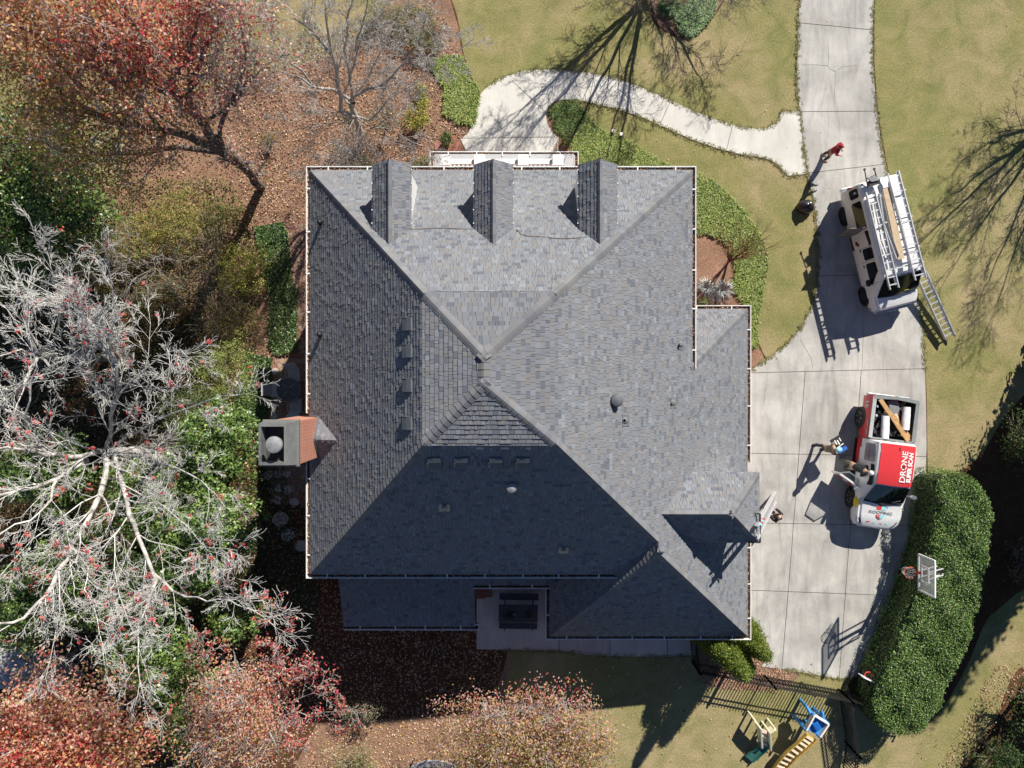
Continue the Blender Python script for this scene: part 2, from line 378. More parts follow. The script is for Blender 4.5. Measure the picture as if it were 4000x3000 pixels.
DRIVE = [(3122, -80), (3122, 0), (3117, 120), (3112, 250), (3114, 350), (3124, 437), (3135, 560), (3152, 680), (3165, 730), (3180, 800), (3190, 880), (3196, 950), (3198, 1010), (3196, 1080), (3186, 1150), (3166, 1212), (3125, 1285), (3070, 1345), (3000, 1402), (2930, 1448),
         (2760, 1448), (2760, 2400), (2990, 2560), (2975, 2603), (3060, 2613), (3160, 2630), (3278, 2652), (3350, 2640), (3470, 2350), (3560, 2080), (3612, 1900), (3618, 1750), (3616, 1600), (3612, 1450), (3603, 1300), (3588, 1180), (3560, 1030), (3520, 880), (3480, 740),
         (3456, 642), (3440, 560), (3425, 435), (3413, 330), (3407, 240), (3407, 120), (3413, 0), (3420, -80)]
drive = sheet('driveway', DRIVE, 0.03, M_drive, 0.06)
def joints(parent, lines, w=0.022, z=0.034):
    for i, ln in enumerate(lines):
        mb = MB(); pts = [P(a, b, 0) for a, b in ln]
        for a, b in zip(pts, pts[1:]):
            d = (b-a).normalized(); n = Vector((-d.y, d.x, 0))*w/2
            mb.add([(a-n)+Vector((0, 0, z)), (b-n)+Vector((0, 0, z)), (b+n)+Vector((0, 0, z)), (a+n)+Vector((0, 0, z))], [(0, 1, 2, 3)])
        mb.build('expansion_joint', M_joint, parent)
joints(drive, [[(3118, 90), (3407, 118)], [(3124, 437), (3425, 435)], [(3152, 677), (3456, 642)], [(2900, 1457), (3612, 1440)], [(2820, 1768), (3617, 1783)],
               [(2820, 2040), (3568, 2052)], [(2820, 2300), (3470, 2325)], [(3144, 1455), (3112, 1875), (3083, 2250), (3053, 2612)], [(3363, 1447), (3335, 1850), (3306, 2250), (3277, 2650)],
               [(3197, 1078), (3366, 1074)], [(3124, 437), (3135, 560), (3152, 677)]])
joints(drive, [[(3130, 255), (3180, 254), (3232, 258), (3242, 272), (3262, 281), (3290, 262), (3345, 257)], [(3233, 180), (3236, 230), (3232, 258)], [(3262, 281), (3260, 340), (3256, 420)],
               [(3372, 1080), (3368, 1200), (3371, 1310), (3366, 1440)], [(3124, 1325), (3150, 1370), (3168, 1400), (3176, 1450)]], 0.009)
WALK = [(3123, 437), (3050, 437), (3046, 460), (3030, 482), (3000, 498), (2960, 505), (2880, 495), (2800, 470), (2700, 430), (2600, 385), (2500, 340), (2400, 305), (2300, 285), (2200, 275), (2120, 272), (2050, 277), (2000, 290), (1950, 310), (1905, 340), (1880, 365),
        (1865, 400), (1856, 440), (1846, 490), (1825, 525), (1800, 545), (1820, 590), (1820, 800), (2170, 800), (2160, 590), (2182, 540), (2152, 512), (2136, 482), (2132, 450), (2141, 420), (2160, 400), (2200, 390), (2250, 390), (2300, 400), (2400, 425), (2500, 455), (2600, 500),
        (2700, 545), (2800, 580), (2900, 605), (2960, 613), (3010, 626), (3045, 650), (3062, 672), (3077, 687), (3151, 680), (3134, 560)]
walk = sheet('walkway', WALK, 0.035, M_walk, 0.07)
joints(walk, [[(2000, 316), (2133, 441)], [(2619, 394), (2576, 490)], [(2861, 489), (2836, 591)], [(1803, 541), (2178, 536)], [(2322, 291), (2300, 399)]], 0.018, 0.039)
edge = MB()
for i in range(5, 20):
    a, b = P(*WALK[i]), P(*WALK[i+1]); d = (b-a).normalized(); n = Vector((d.y, -d.x, 0))*-0.05
    edge.add([a+n+Vector((0, 0, 0.02)), b+n+Vector((0, 0, 0.02)), b+Vector((0, 0, 0.02)), a+Vector((0, 0, 0.02))], [(0, 1, 2, 3)])
edge.build('soil_edge', M_mulch, walk)
PATIO = [(1862, 2200), (1862, 2535), (1950, 2536), (2100, 2538), (2190, 2540), (2290, 2556), (2380, 2562), (2500, 2563), (2610, 2564), (2715, 2558), (2715, 2300), (2300, 2200)]
patio = sheet('patio', PATIO, 0.04, M_patio, 0.08)
joints(patio, [[(2184, 2480), (2184, 2540)], [(2382, 2480), (2381, 2562)], [(2606, 2480), (2606, 2564)]], 0.02, 0.044)
# hexagonal pavers on the west side
def hexpavers():
    mb = MB(); r = 0.135; rg = random.Random(4)
    areas = [[(1133, 866), (1210, 866), (1210, 1390), (1172, 1390), (1168, 1115), (1135, 1115)], [(1085, 1397), (1420, 1397), (1420, 1500), (1060, 1500)], [(1075, 1495), (1420, 1495), (1420, 1960), (1060, 1960), (1040, 1800), (1060, 1600)],
             [(1135, 866), (1420, 866), (1420, 1400), (1180, 1400)]]
    polys = [G(a) for a in areas]; X, Y = [], []
    for i in range(-4, 46):
        for j in range(-60, 90):
            X.append(-10.6+i*r*sqrt(3)+(j % 2)*r*sqrt(3)/2); Y.append(j*r*1.5)
    X = np.array(X); Y = np.array(Y); k = np.zeros(len(X), bool)
    for p in polys: k |= inpoly(X, Y, p)
    cols = [(0.33, 0.2, 0.16), (0.36, 0.24, 0.18), (0.3, 0.22, 0.18), (0.38, 0.27, 0.21), (0.31, 0.17, 0.14)]
    for x, y in zip(X[k], Y[k]):
        c = rg.choice(cols); z = 0.03+rg.uniform(-.003, .003)
        mb.add([(x+r*.95*sin(t*pi/3), y+r*.95*cos(t*pi/3), z) for t in range(6)], [(0, 1, 2, 3, 4, 5)], col=c)
    tag(mb.build('paver_path', attrmat('paver', 0.9, 0, 0.2, 0.15)), kind='structure')
hexpavers()
sheet('grey_drive', [(-600, 2470), (0, 2480), (90, 2540), (260, 2560), (340, 2640), (250, 2700), (0, 2690), (-600, 2700)], 0.018, concrete('grey_stone', (0.4, 0.4, 0.4), (0.6, 0.6, 0.6), 0.9))

# stepping stones behind the chimney
rs_ = random.Random(8)
for i, (px, py, s) in enumerate([(1050, 1855, 20), (1085, 1850, 18), (1120, 1850, 18), (1090, 1905, 19), (1125, 1912, 18), (1085, 1955, 20), (1150, 1960, 20), (1095, 2030, 34), (1125, 2090, 30), (1175, 2130, 26), (1068, 1545, 13), (1070, 1585, 14), (1070, 1625, 14), (1075, 1450, 14), (1080, 1500, 13)]):
    c = P(px, py); r = s*31/F
    poly = [(c.x+r*rs_.uniform(.8, 1.1)*cos(t*pi/4+.3), c.y+r*rs_.uniform(.75, 1.05)*sin(t*pi/4+.3)) for t in range(8)]
    o = MB().prism(smoothpoly(poly, 1), 0.0, 0.045).build('stepping_stone', M_patio)
    tag(o, 'flat pale stepping stone set in the mulch beside the chimney side of the house', 'stepping stone', 'stepping stones along the west side')

# fallen leaves, countless: one object per kind of place
def litter(name, poly, n, cols, seed, size=0.075, z=0.02, w=None):
    S = scatter(G(poly), n, seed); r = np.random.default_rng(seed)
    C = np.concatenate([S, r.uniform(z, z+0.03, (len(S), 1))], 1)
    o = leafmesh(name, C, size, pal(len(C), cols, seed, w), M_litter, up=1.4, seed=seed, asp=0.7)
    return tag(o, kind='stuff')
TAN = [(0.55, 0.38, 0.25), (0.45, 0.26, 0.16), (0.33, 0.16, 0.1), (0.62, 0.5, 0.38), (0.24, 0.11, 0.07)]
litter('fallen_leaves', [(900, 250), (1700, 0), (1860, 330), (1800, 600), (1700, 670), (1210, 680), (1200, 1380), (1050, 1400), (950, 900)], 26000, TAN+[(.1, .06, .05)], 1, 0.072)
litter('fallen_leaves', [(-100, 500), (1000, 300), (1150, 900), (1100, 1450), (900, 1800), (500, 2600), (-100, 2700)], 22000, TAN+[(0.16, 0.2, 0.05), (0.3, 0.28, 0.08)], 2, 0.075)
litter('fallen_leaves', [(950, 1700), (1200, 1500), (1340, 2230), (1900, 2460), (1960, 2560), (1950, 2850), (1900, 3100), (900, 3100)], 22000, TAN+[(0.6, 0.42, 0.15)], 3, 0.075, w=[3, 2, 1, 3, 1, 2])
litter('fallen_leaves', [(2560, 0), (2800, 0), (2720, 120), (2640, 140)], 500, TAN, 4, 0.06)
litter('fallen_leaves', [(2700, 2560), (2740, 2680), (3060, 2710), (3100, 2640), (2980, 2570)], 1500, TAN, 5, 0.06)
litter('fallen_leaves', [(2000, 2560), (3500, 2600), (3900, 2950), (3700, 3050), (2000, 3050)], 260, TAN, 6, 0.09)
litter('fallen_leaves', [(1950, 0), (4000, 0), (4000, 1600), (3000, 1400)], 130, [(0.6, 0.5, 0.35)], 7, 0.07)
litter('fallen_leaves', [(3880, 2600), (4000, 2590), (4000, 2700), (3700, 3050), (3640, 3050)], 2500, TAN, 8, 0.06)

# strappy ground cover (liriope)
def blades(name, polys, n, cols, seed, L=0.2, w=0.028, rise=0.13, w_=None, holes=(), S=None):
    if S is None: S = np.concatenate([scatter(G(p), n, seed+i) for i, p in enumerate(polys)], 0)
    for h in holes: S = S[~inpoly(S[:, 0], S[:, 1], G(h))]
    r = np.random.default_rng(seed); T = len(S); rep = 9
    cx = np.repeat(S[:, 0], rep); cy = np.repeat(S[:, 1], rep); m = len(cx); a = r.uniform(0, 2*pi, m); l = L*r.uniform(0.6, 1.2, m)
    cx = cx+r.normal(size=m)*0.03; cy = cy+r.normal(size=m)*0.03
    dx, dy = np.cos(a), np.sin(a); nx, ny = -dy*w/2, dx*w/2; hh = rise*r.uniform(0.6, 1.3, m)
    V = np.zeros((m, 6, 3))
    for i, (t, zf, wf) in enumerate(((0, 0.1, 0.8), (0.55, 1.0, 1.0), (1.0, 0.55, 0.15))):
        V[:, 2*i, 0] = cx+dx*l*t-nx*wf; V[:, 2*i, 1] = cy+dy*l*t-ny*wf; V[:, 2*i+1, 0] = cx+dx*l*t+nx*wf; V[:, 2*i+1, 1] = cy+dy*l*t+ny*wf
        V[:, 2*i, 2] = V[:, 2*i+1, 2] = hh*zf+0.01
    b = (np.arange(m)*6)[:, None]; Q = np.concatenate([b+np.array([[0, 1, 3, 2]]), b+np.array([[2, 3, 5, 4]])], 0)
    c = pal(m, cols, seed, w_); return tag(npmesh(name, V.reshape(-1, 3), Q, M_blade, None, np.concatenate([c, c], 0)), kind='stuff')
LIR = [(0.2, 0.3, 0.06), (0.33, 0.4, 0.1), (0.5, 0.52, 0.22), (0.12, 0.19, 0.045)]
STRAWHOLE = [(2700, 930), (2760, 900), (2850, 960), (2880, 1060), (2860, 1120), (2920, 1200), (2700, 1200)]
blades('liriope', [[(2230, 560), (2290, 480), (2350, 515), (2430, 555), (2500, 590), (2580, 640), (2700, 690), (2700, 720), (2262, 720)],
                   [(2690, 670), (2780, 715), (2850, 775), (2920, 855), (2960, 915), (2988, 1010), (2975, 1140), (2955, 1230), (2950, 1350), (2920, 1350), (2920, 1200), (2690, 1200)]], 5200, LIR, 21, holes=[STRAWHOLE, [(2690, 900), (2780, 940), (2800, 1200), (2690, 1200)]])
blades('liriope', [[(2150, 420), (2250, 400), (2275, 440), (2310, 500), (2260, 540), (2190, 530), (2170, 470)]], 420, [(0.1, 0.17, 0.04), (0.2, 0.25, 0.08), (0.06, 0.1, 0.03)], 22, L=0.28)
blades('liriope', [[(1680, 245), (1740, 228), (1800, 228), (1830, 300), (1860, 350), (1872, 372), (1858, 440), (1846, 485), (1790, 478), (1735, 440), (1745, 360)]], 1500, LIR, 23)
blades('liriope', [[(2640, 60), (2700, 10), (2790, -10), (2780, 50), (2740, 110), (2700, 138), (2660, 130)], [(2580, 20), (2640, 0), (2650, 50), (2600, 55)]], 900, [(0.2, 0.33, 0.14), (0.36, 0.48, 0.28), (0.14, 0.22, 0.07)], 24, L=0.24)

# tufts of grass growing over the concrete edges
def edgegrass(pts, seed, n=26, out=.05):
    r = np.random.default_rng(seed); pts = [P(a, b, 0) for a, b in pts]; o = []
    for a, b in zip(pts, pts[1:]):
        d = b-a; L = d.length
        if L < .01: continue
        m = int(L*n); t = r.uniform(0, 1, m); nn = (-d.y/L, d.x/L); q = r.normal(size=m)*out
        o.append(np.stack([a.x+d.x*t+nn[0]*q, a.y+d.y*t+nn[1]*q], 1))
    return np.concatenate(o, 0)
EG = np.concatenate([edgegrass(DRIVE[:20], 1), edgegrass(DRIVE[24:28], 2), edgegrass([p for p in DRIVE[33:]], 3), edgegrass(WALK[:19], 4), edgegrass(WALK[36:], 5), edgegrass([(1962, 2537), (2190, 2541), (2380, 2563), (2715, 2559)], 6)], 0)
blades('edge_grass', None, 0, [(0.24, 0.25, 0.08), (0.34, 0.3, 0.15), (0.16, 0.19, 0.05), (0.4, 0.34, 0.2)], 40, L=.07, w=.014, rise=.05, S=EG)
# ---------------------------------------------------------------- the house
house = empty('house', (0, 0, 0), 0, 'large house under a grey shingled hip roof, seen from straight above, with brick chimney', 'house')
SH = [(0.192, 0.204, 0.228), (0.178, 0.19, 0.214), (0.208, 0.208, 0.216), (0.222, 0.238, 0.264), (0.2, 0.198, 0.204), (0.138, 0.15, 0.176), (0.2, 0.21, 0.232)]
SHW = [4, 3, 3, 1.6, 2.5, 2.0, 3]
def clip(poly, ax, val, keep):
    out = []; n = len(poly)
    for i in range(n):
        a, b = poly[i], poly[(i+1) % n]; da = (a[ax]-val)*keep; db = (b[ax]-val)*keep
        if da >= 0: out.append(a)
        if (da >= 0) != (db >= 0):
            t = da/(da-db); out.append((a[0]+(b[0]-a[0])*t, a[1]+(b[1]-a[1])*t))
    return out
srand = random.Random(11)
def shingles(name, polys, parent, ex=0.145, under=True, cols=SH, w=SHW):
    """each shingle tab is its own thin raised piece; all the tabs of one slope make one mesh"""
    mb = MB()
    for poly in polys:
        poly = [Vector(p) for p in poly]; n = Vector((0, 0, 0))
        for i in range(len(poly)):
            a, b = poly[i], poly[(i+1) % len(poly)]; n += (a-poly[0]).cross(b-poly[0])
        n.normalize()
        if n.z < 0: n = -n
        u = Vector((0, 0, 1)).cross(n).normalized(); v = n.cross(u); o = Vector((0, 0, 0)); sl = v.z
        ref = poly[0]-v*(poly[0].z/sl)
        q = [((p-ref).dot(u), (p-ref).dot(v)) for p in poly]
        v0 = min(p[1] for p in q); v1 = max(p[1] for p in q)
        W = lambda a, b, h: ref+u*a+v*b+n*h
        if under: mb.add([W(a, b, 0) for a, b in q]+[W(a, b, -0.06) for a, b in q], [tuple(range(len(q))), tuple(reversed(range(len(q), 2*len(q))))]+[(i, (i+1) % len(q), len(q)+(i+1) % len(q), len(q)+i) for i in range(len(q))], col=(0.06, 0.06, 0.065))
        r = math.floor(v0/ex)
        while r*ex < v1:
            lo, hi = r*ex, (r+1)*ex
            row = clip(clip(q, 1, lo, 1), 1, hi, -1)
            if len(row) >= 3:
                ua = min(p[0] for p in row); ub = max(p[0] for p in row); x = ua-srand.uniform(0, 0.25)
                while x < ub:
                    wd = srand.choice((0.08, 0.1, 0.13, 0.16, 0.19, 0.22)); c = clip(clip(row, 0, x, 1), 0, x+wd-.009, -1)
                    if len(c) >= 3:
                        t = srand.choice((0.014, 0.016, 0.026)); k = len(c)
                        h = [0.004+t*(1-(p[1]-lo)/ex) for p in c]
                        vs = [W(p[0], p[1], hh) for p, hh in zip(c, h)]+[W(p[0], p[1], 0.0) for p in c]
                        base = srand.choices(cols, w)[0]; f = srand.uniform(0.93, 1.07)
                        fs = [tuple(range(k))]+[(i, (i+1) % k, k+(i+1) % k, k+i) for i in range(k) if (c[i][1] < lo+1e-4 and c[(i+1) % k][1] < lo+1e-4) or (abs(c[i][0]-c[(i+1) % k][0]) < 1e-5)]
                        mb.add(vs, fs, col=tuple(b*f for b in base))
                    x += wd
            r += 1
    return mb.build(name, M_shingle, parent)
def caps(name, a, b, n1, n2, parent, w=0.16, ex=0.2, mat=None):
    """cap shingles lapped along a hip or ridge from low end a to high end b; n1, n2 = sideways directions down each slope"""
    a, b = Vector(a), Vector(b); d = b-a; L = d.length; d /= L; mb = MB(); k = int(L/ex)
    n1 = Vector(n1).normalized(); n2 = Vector(n2).normalized(); up = (n1+n2).normalized()
    s1 = d.cross(n1).normalized(); s1 = -s1 if s1.dot(n2) > 0 else s1; s2 = d.cross(n2).normalized(); s2 = -s2 if s2.dot(n1) > 0 else s2
    if k > 8: a = a+d*.12
    for i in range(k+1):
        p = a+d*i*ex; q = a+d*min(i*ex+ex*1.35, L+0.02); g = srand.uniform(0.85, 1.1); c = tuple(x*g for x in srand.choice([(0.19, 0.196, 0.212), (0.175, 0.18, 0.2), (0.2, 0.2, 0.206)]))
        h0, h1 = 0.052, 0.03; ww = w*srand.uniform(.97, 1.03)
        lo = [p+s1*ww+up*(h0-.02), p+s1*ww*.45+up*(h0+.004), p+up*(h0+.012), p+s2*ww*.45+up*(h0+.004), p+s2*ww+up*(h0-.02)]
        hi = [q+s1*ww*.96+up*(h1-.02), q+s1*ww*.43+up*(h1+.004), q+up*(h1+.012), q+s2*ww*.43+up*(h1+.004), q+s2*ww*.96+up*(h1-.02)]
        bt = [x-up*0.045 for x in lo]
        mb.add(lo+hi+bt, [(0, 1, 6, 5), (1, 2, 7, 6), (2, 3, 8, 7), (3, 4, 9, 8), (10, 11, 1, 0), (11, 12, 2, 1), (12, 13, 3, 2), (13, 14, 4, 3)], col=c)
    return mb.build(name, M_shingle, parent)
ZB, ZE, ZL, ZR = 10.8, 6.0, 3.28, 11.45
pE, pN, pW, pS = .955, .98, 1.054, .97
xE, yN, xW, yS = 1.31, 2.62, -2.547, -1.746
eE, eN, eW, eS = xE+4.8/pE, yN+4.8/pN, xW-4.8/pW, yS-4.8/pS
def zE(x): return ZB-(x-xE)*pE
NEb, NWb, SWb, SEb = (xE, yN, ZB), (xW, yN, ZB), (xW, yS, ZB), (xE, yS, ZB)
NEe, NWe, SWe = (eE, eN, ZE), (eW, eN, ZE), (eW, eS, ZE)
RN, RS = (-.775, .77, ZR), (-.775, 0.0, ZR)
A1 = (4.86, -5.24, 7.41); A2 = (4.86, -5.59, 7.41); VB = (3.70, eS, ZE)
xLE = xE+(ZB-ZL)/pE; J = (eE, .65, ZE); LN = (xLE, 2.926, ZL); LS = (xLE, -9.836, ZL)
WX = 1.458; WC = (WX, -9.836, ZL)
K = (eE, -5.59-1.41/.973, ZE)
shingles('roof_slope', [[NWe, NEe, NEb, NWb]], house)
shingles('roof_slope', [[SWe, NWe, NWb, SWb]], house)
shingles('roof_slope', [[SWe, SWb, SEb, A1, VB]], house)
shingles('roof_slope', [[NEb, NEe, J, K, A2, A1, SEb], [J, LN, LS, K]], house)
shingles('roof_slope', [[NWb, NEb, RN]], house); shingles('roof_slope', [[NEb, SEb, RS, RN]], house)
shingles('roof_slope', [[SEb, SWb, RS]], house); shingles('roof_slope', [[SWb, NWb, RN, RS]], house)
shingles('roof_slope', [[LS, WC, A2]], house)
shingles('roof_slope', [[WC, A2, A1, VB, (WX, eS, ZL)]], house)
shingles('roof_slope', [[LN, J, (6.05, .65, ZE), (6.05, 2.926, ZL)]], house)
LT = 4.3; lt = lambda y: LT+.41*(y+6.4)
shingles('lean_to_roof', [[(-6.62, -6.2, lt(-6.2)), (-6.62, -9.56, lt(-9.56)), (-1.44, -9.56, lt(-9.56)), (-1.44, -6.2, lt(-6.2))], [(-1.44, -6.2, lt(-6.2)), (-1.44, -7.71, lt(-7.71)), (1.46, -7.71, lt(-7.71)), (1.46, -6.2, lt(-6.2))]], house)
nN, nE, nS, nW = Vector((0, pN, 1)), Vector((pE, 0, 1)), Vector((0, -pS, 1)), Vector((-pW, 0, 1))
uN, uE, uS, uW = Vector((0, .35, 1)), Vector((.31, 0, 1)), Vector((0, -.372, 1)), Vector((-.367, 0, 1))
gS, gW, gN = Vector((0, -.973, 1)), Vector((-1.214, 0, 1)), Vector((0, 1.195, 1))
for a, b, d1, d2 in ((NWe, NWb, nN, nW), (NEe, NEb, nN, nE), (SWe, SWb, nS, nW), (A1, SEb, nS, nE), (NWb, RN, uN, uW), (NEb, RN, uN, uE), (SEb, RS, uS, uE), (SWb, RS, uS, uW), (RS, RN, uE, uW), (LS, A2, gS, nE), (WC, A2, gS, gW), (A2, A1, nE, gW), (LN, J, gN, nE)):
    caps('hip_cap', a, b, d1, d2, house, w=0.17)

# walls, soffits, windows
wl_ = MB(); wl_.box((-.35, .4, 3.0), (12.6, 13.0, 6.0)); wl_.build('brick_wall', M_brickW, house)
wl_ = MB(); wl_.box((5.3, -3.4, 1.64), (7.2, 12.2, 3.2)); wl_.build('brick_wall', M_brickW, house)
wl_ = MB(); wl_.box((-4.05, -7.9, 1.4), (4.7, 3.0, 2.8)); wl_.build('brick_wall', M_brickW, house)
sf = MB(); sf.box(((eE+eW)/2, (eN+eS)/2, ZE-.12), (eE-eW-.02, eN-eS-.02, .06)); sf.build('soffit', M_white, house)
sf = MB(); sf.box(((xLE+WX)/2+.9, -3.45, ZL-.12), (xLE-WX-1.85, 12.7, .06)); sf.build('soffit', M_white, house)
def window(c, w, h, ax, parent=house):
    # ax = outward normal
    f = MB(); n = Vector(ax); t = Vector((-n.y, n.x, 0)); c = Vector(c)
    for s in (-1, 1): f.bar(c+t*s*w/2+Vector((0, 0, -h/2)), c+t*s*w/2+Vector((0, 0, h/2)), .08, .09)
    for s in (-1, 0, 1): f.bar(c-t*w/2+Vector((0, 0, s*h/2)), c+t*w/2+Vector((0, 0, s*h/2)), .09, .07 if s else .04)
    f.bar(c-Vector((0, 0, h/2)), c+Vector((0, 0, h/2)), .03, .04)
    o = f.build('window', M_white, parent)
    g = MB(); g.bar(c-t*(w/2-.03)+n*.015, c+t*(w/2-.03)+n*.015, .02, h-.04); g.build('pane', M_glass, o)
for x in (-4.8, -1.9, 1.3, 4.6):
    window((x, 6.93, 4.7), 1.0, 1.5, (0, 1, 0)); window((x, 6.93, 1.7), 1.0, 1.7, (0, 1, 0)) if abs(x) > 2 else None
for y in (4.5, 1.5, -4.6): window((-6.68, y, 4.7), 1.0, 1.5, (-1, 0, 0)); window((-6.68, y, 1.7), 1.0, 1.6, (-1, 0, 0))
for y in (-.2, -7.4):
    d = MB()
    for i in range(4): d.box((8.93, y, .32+i*.56), (.05, 2.7, .54))
    d.build('garage_door', M_white, house)
dd = MB(); dd.box((-.4, 6.94, 1.1), (1.1, .08, 2.2)); o = dd.build('door', mk('door_red', (0.2, 0.03, 0.03), r=.4), house)
dd = MB(); dd.lathe([(.0, -.03), (.035, -.02), (.035, .02), (.0, .03)], (.02, 7.02, 1.05), 10); dd.build('handle', M_galv, o)

# gutters: a white channel with straps, leaf litter lying in it
def gutter(pts, z, name='gutter', strap=1.25, seed=1, fill=1.0, side=1, ends=True):
    """pts = roof-edge polyline in world xy; the channel hangs outside it (to the right of travel when side=1)"""
    mb = MB(); st = MB(); w = .125; rg = random.Random(seed); n = len(pts)
    def off(d):
        out = []
        for i in range(n):
            p = Vector(pts[i]).to_2d()
            a = (p-Vector(pts[i-1]).to_2d()).normalized() if i > 0 else None; b = (Vector(pts[i+1]).to_2d()-p).normalized() if i < n-1 else None
            na = Vector((a.y, -a.x))*side if a else None; nb = Vector((b.y, -b.x))*side if b else None
            if na is None: m = nb
            elif nb is None: m = na
            else: m = (na+nb)/(1+na.dot(nb))
            out.append(p+m*d)
        return out
    prof = [(0.0, -.02), (0.0, -.12), (.08, -.12), (w-.01, -.055), (w-.01, 0.012), (w+.018, 0.012), (w+.018, -.06), (.09, -.14), (-.02, -.14), (-.02, -.02)]
    rows = [off(d) for d, _ in prof]
    rings = [[(rows[j][i].x, rows[j][i].y, z+prof[j][1]) for j in range(len(prof))] for i in range(n)]
    mb.loft(rings); g = mb.build(name, M_gut, house)
    inn, out = off(0.0), off(w)
    for i in range(n-1):
        a, b = inn[i], inn[i+1]; L = (b-a).length; d = (b-a)/L; nn = Vector((d.y, -d.x))*side; k = max(1, int(L/strap))
        for j in range(k):
            t = (j+.5)*L/k+rg.uniform(-.1, .1); p = a+d*t
            s2 = MB(); s2.bar((p.x-nn.x*.05, p.y-nn.y*.05, z+.02), (p.x+nn.x*(w+.01), p.y+nn.y*(w+.01), z+.022), .045, .008); s2.build('strap', M_gut, g)
    fl = MB()
    for i in range(n-1):
        a0, a1 = off(.004)[i], off(.004)[i+1]; b0, b1 = off(w-.012)[i], off(w-.012)[i+1]
        fl.add([(a0.x, a0.y, z-.075), (a1.x, a1.y, z-.075), (b1.x, b1.y, z-.075), (b0.x, b0.y, z-.075)], [(0, 1, 2, 3)])
    fl.build('channel_dirt', M_mulch, g)
    C = []; rr = np.random.default_rng(seed)
    for i in range(n-1):
        a, b = inn[i], inn[i+1]; L = (b-a).length; d = (b-a)/L; nn = Vector((d.y, -d.x))*side; m = int(L*42*fill)
        T = rr.uniform(0, L, m); keep = np.sin(T*1.3+seed)+rr.normal(size=m)*.6 > -0.5*fill-.1; T = T[keep]; S = rr.uniform(.015, w-.02, len(T))
        C.append(np.stack([a.x+d.x*T+nn.x*S, a.y+d.y*T+nn.y*S, np.full(len(T), z-.06)+rr.uniform(0, .05, len(T))], 1))
    C = np.concatenate(C, 0)
    if len(C): tag(leafmesh('gutter_leaves', C, .06, pal(len(C), [(.3, .14, .08), (.42, .24, .14), (.18, .08, .06), (.5, .33, .2)], seed), M_litter, g, up=1.2, seed=seed, asp=.7), kind='stuff')
    return g
gutter([(eE, .55), (eE, eN), (eW, eN), (eW, -1.02)], ZE, side=1, seed=3)
gutter([(eW, -2.72), (eW, eS), (3.72, eS)], ZE, side=1, seed=4)
gutter([(6.5, 2.926), (xLE, 2.926), (xLE, -3.05)], ZL, side=-1, seed=5)
gutter([(xLE, -5.62), (xLE, -9.836), (WX, -9.836), (WX, -6.75)], ZL, side=-1, seed=6)
gutter([(-1.44, -9.45), (-1.44, -9.56), (-6.62, -9.56)], lt(-9.56), side=-1, seed=7, fill=.3)
gutter([(1.46, -7.71), (-1.5, -7.71)], lt(-7.71), side=-1, seed=8, fill=.3)

# front dormers (three) and side dormer
def dormer(xc):
    d = MB(); hw = .575
    # cheeks and face: prism along y
    yf = 6.72; zf = ZB-(yf-yN)*pN
    vs = [(xc-hw, yf, zf-.1), (xc+hw, yf, zf-.1), (xc+hw, yf, 8.62), (xc, yf, 9.08), (xc-hw, yf, 8.62), (xc-hw, 4.8, 8.62), (xc+hw, 4.8, 8.62), (xc, 4.35, 9.08)]
    d.add(vs, [(0, 1, 2, 3, 4), (1, 6, 2), (0, 4, 5), (2, 6, 7, 3), (4, 3, 7, 5), (0, 5, 6, 1)])
    o = d.build('dormer', M_white, house)
    RL = [(xc, 6.92, 9.15), (xc-.62, 6.92, 8.58), (xc-.62, yN+(ZB-8.58)/pN, 8.58), (xc, yN+(ZB-9.15)/pN, 9.15)]
    RR = [(2*xc-p[0], p[1], p[2]) for p in RL]
    shingles('dormer_roof', [RL], o); shingles('dormer_roof', [RR], o)
    caps('ridge_cap', (xc, 6.94, 9.15), (xc, 4.4, 9.15), (.9, 0, 1), (-.9, 0, 1), o, w=.13, ex=.17)
    b = MB()
    for s in (-1, 1):
        b.bar((xc, 6.86, 9.03), (xc+s*.58, 6.86, 8.47), .05, .1)
        for i in range(5):
            y = 6.75-i*.42
            if i < 5: b.box((xc+s*.625, y, 8.6), (.03, .035, .03))
    b.build('barge_board', M_white, o)
    window((xc, 6.74, 7.75), .62, 1.0, (0, 1, 0), o)
for xc in (-3.79, -.585, 2.70): dormer(xc)
zed = 6.02
sdm = MB(); sdm.box((7.3, -4.335, 4.65), (2.2, 2.0, 2.7)); so = sdm.build('dormer', M_white, house)
rl, rr = (xE+(ZB-7.27)/pE, -4.335, 7.27), (7.36, -4.335, 7.27)
ne, se, nl, sl = (8.69, -3.1, zed), (8.69, -5.57, zed), (xE+(ZB-zed)/pE, -3.1, zed), (xE+(ZB-zed)/pE, -5.57, zed)
shingles('dormer_roof', [[rl, rr, ne, nl]], so); shingles('dormer_roof', [[rl, rr, se, sl]], so); shingles('dormer_roof', [[rr, ne, se]], so)
caps('ridge_cap', rr, rl, (0, 1, 1), (0, -1, 1), so, w=.15); caps('ridge_cap', ne, rr, (0, 1, 1), (.93, 0, 1), so, w=.15); caps('ridge_cap', se, rr, (0, -1, 1), (.93, 0, 1), so, w=.15)
window((8.42, -4.335, 5.0), 1.1, 1.1, (1, 0, 0), so)
b = MB(); b.box((7.6, -4.335, zed-.1), (2.1, 2.4, .05)); b.build('soffit', M_white, so)

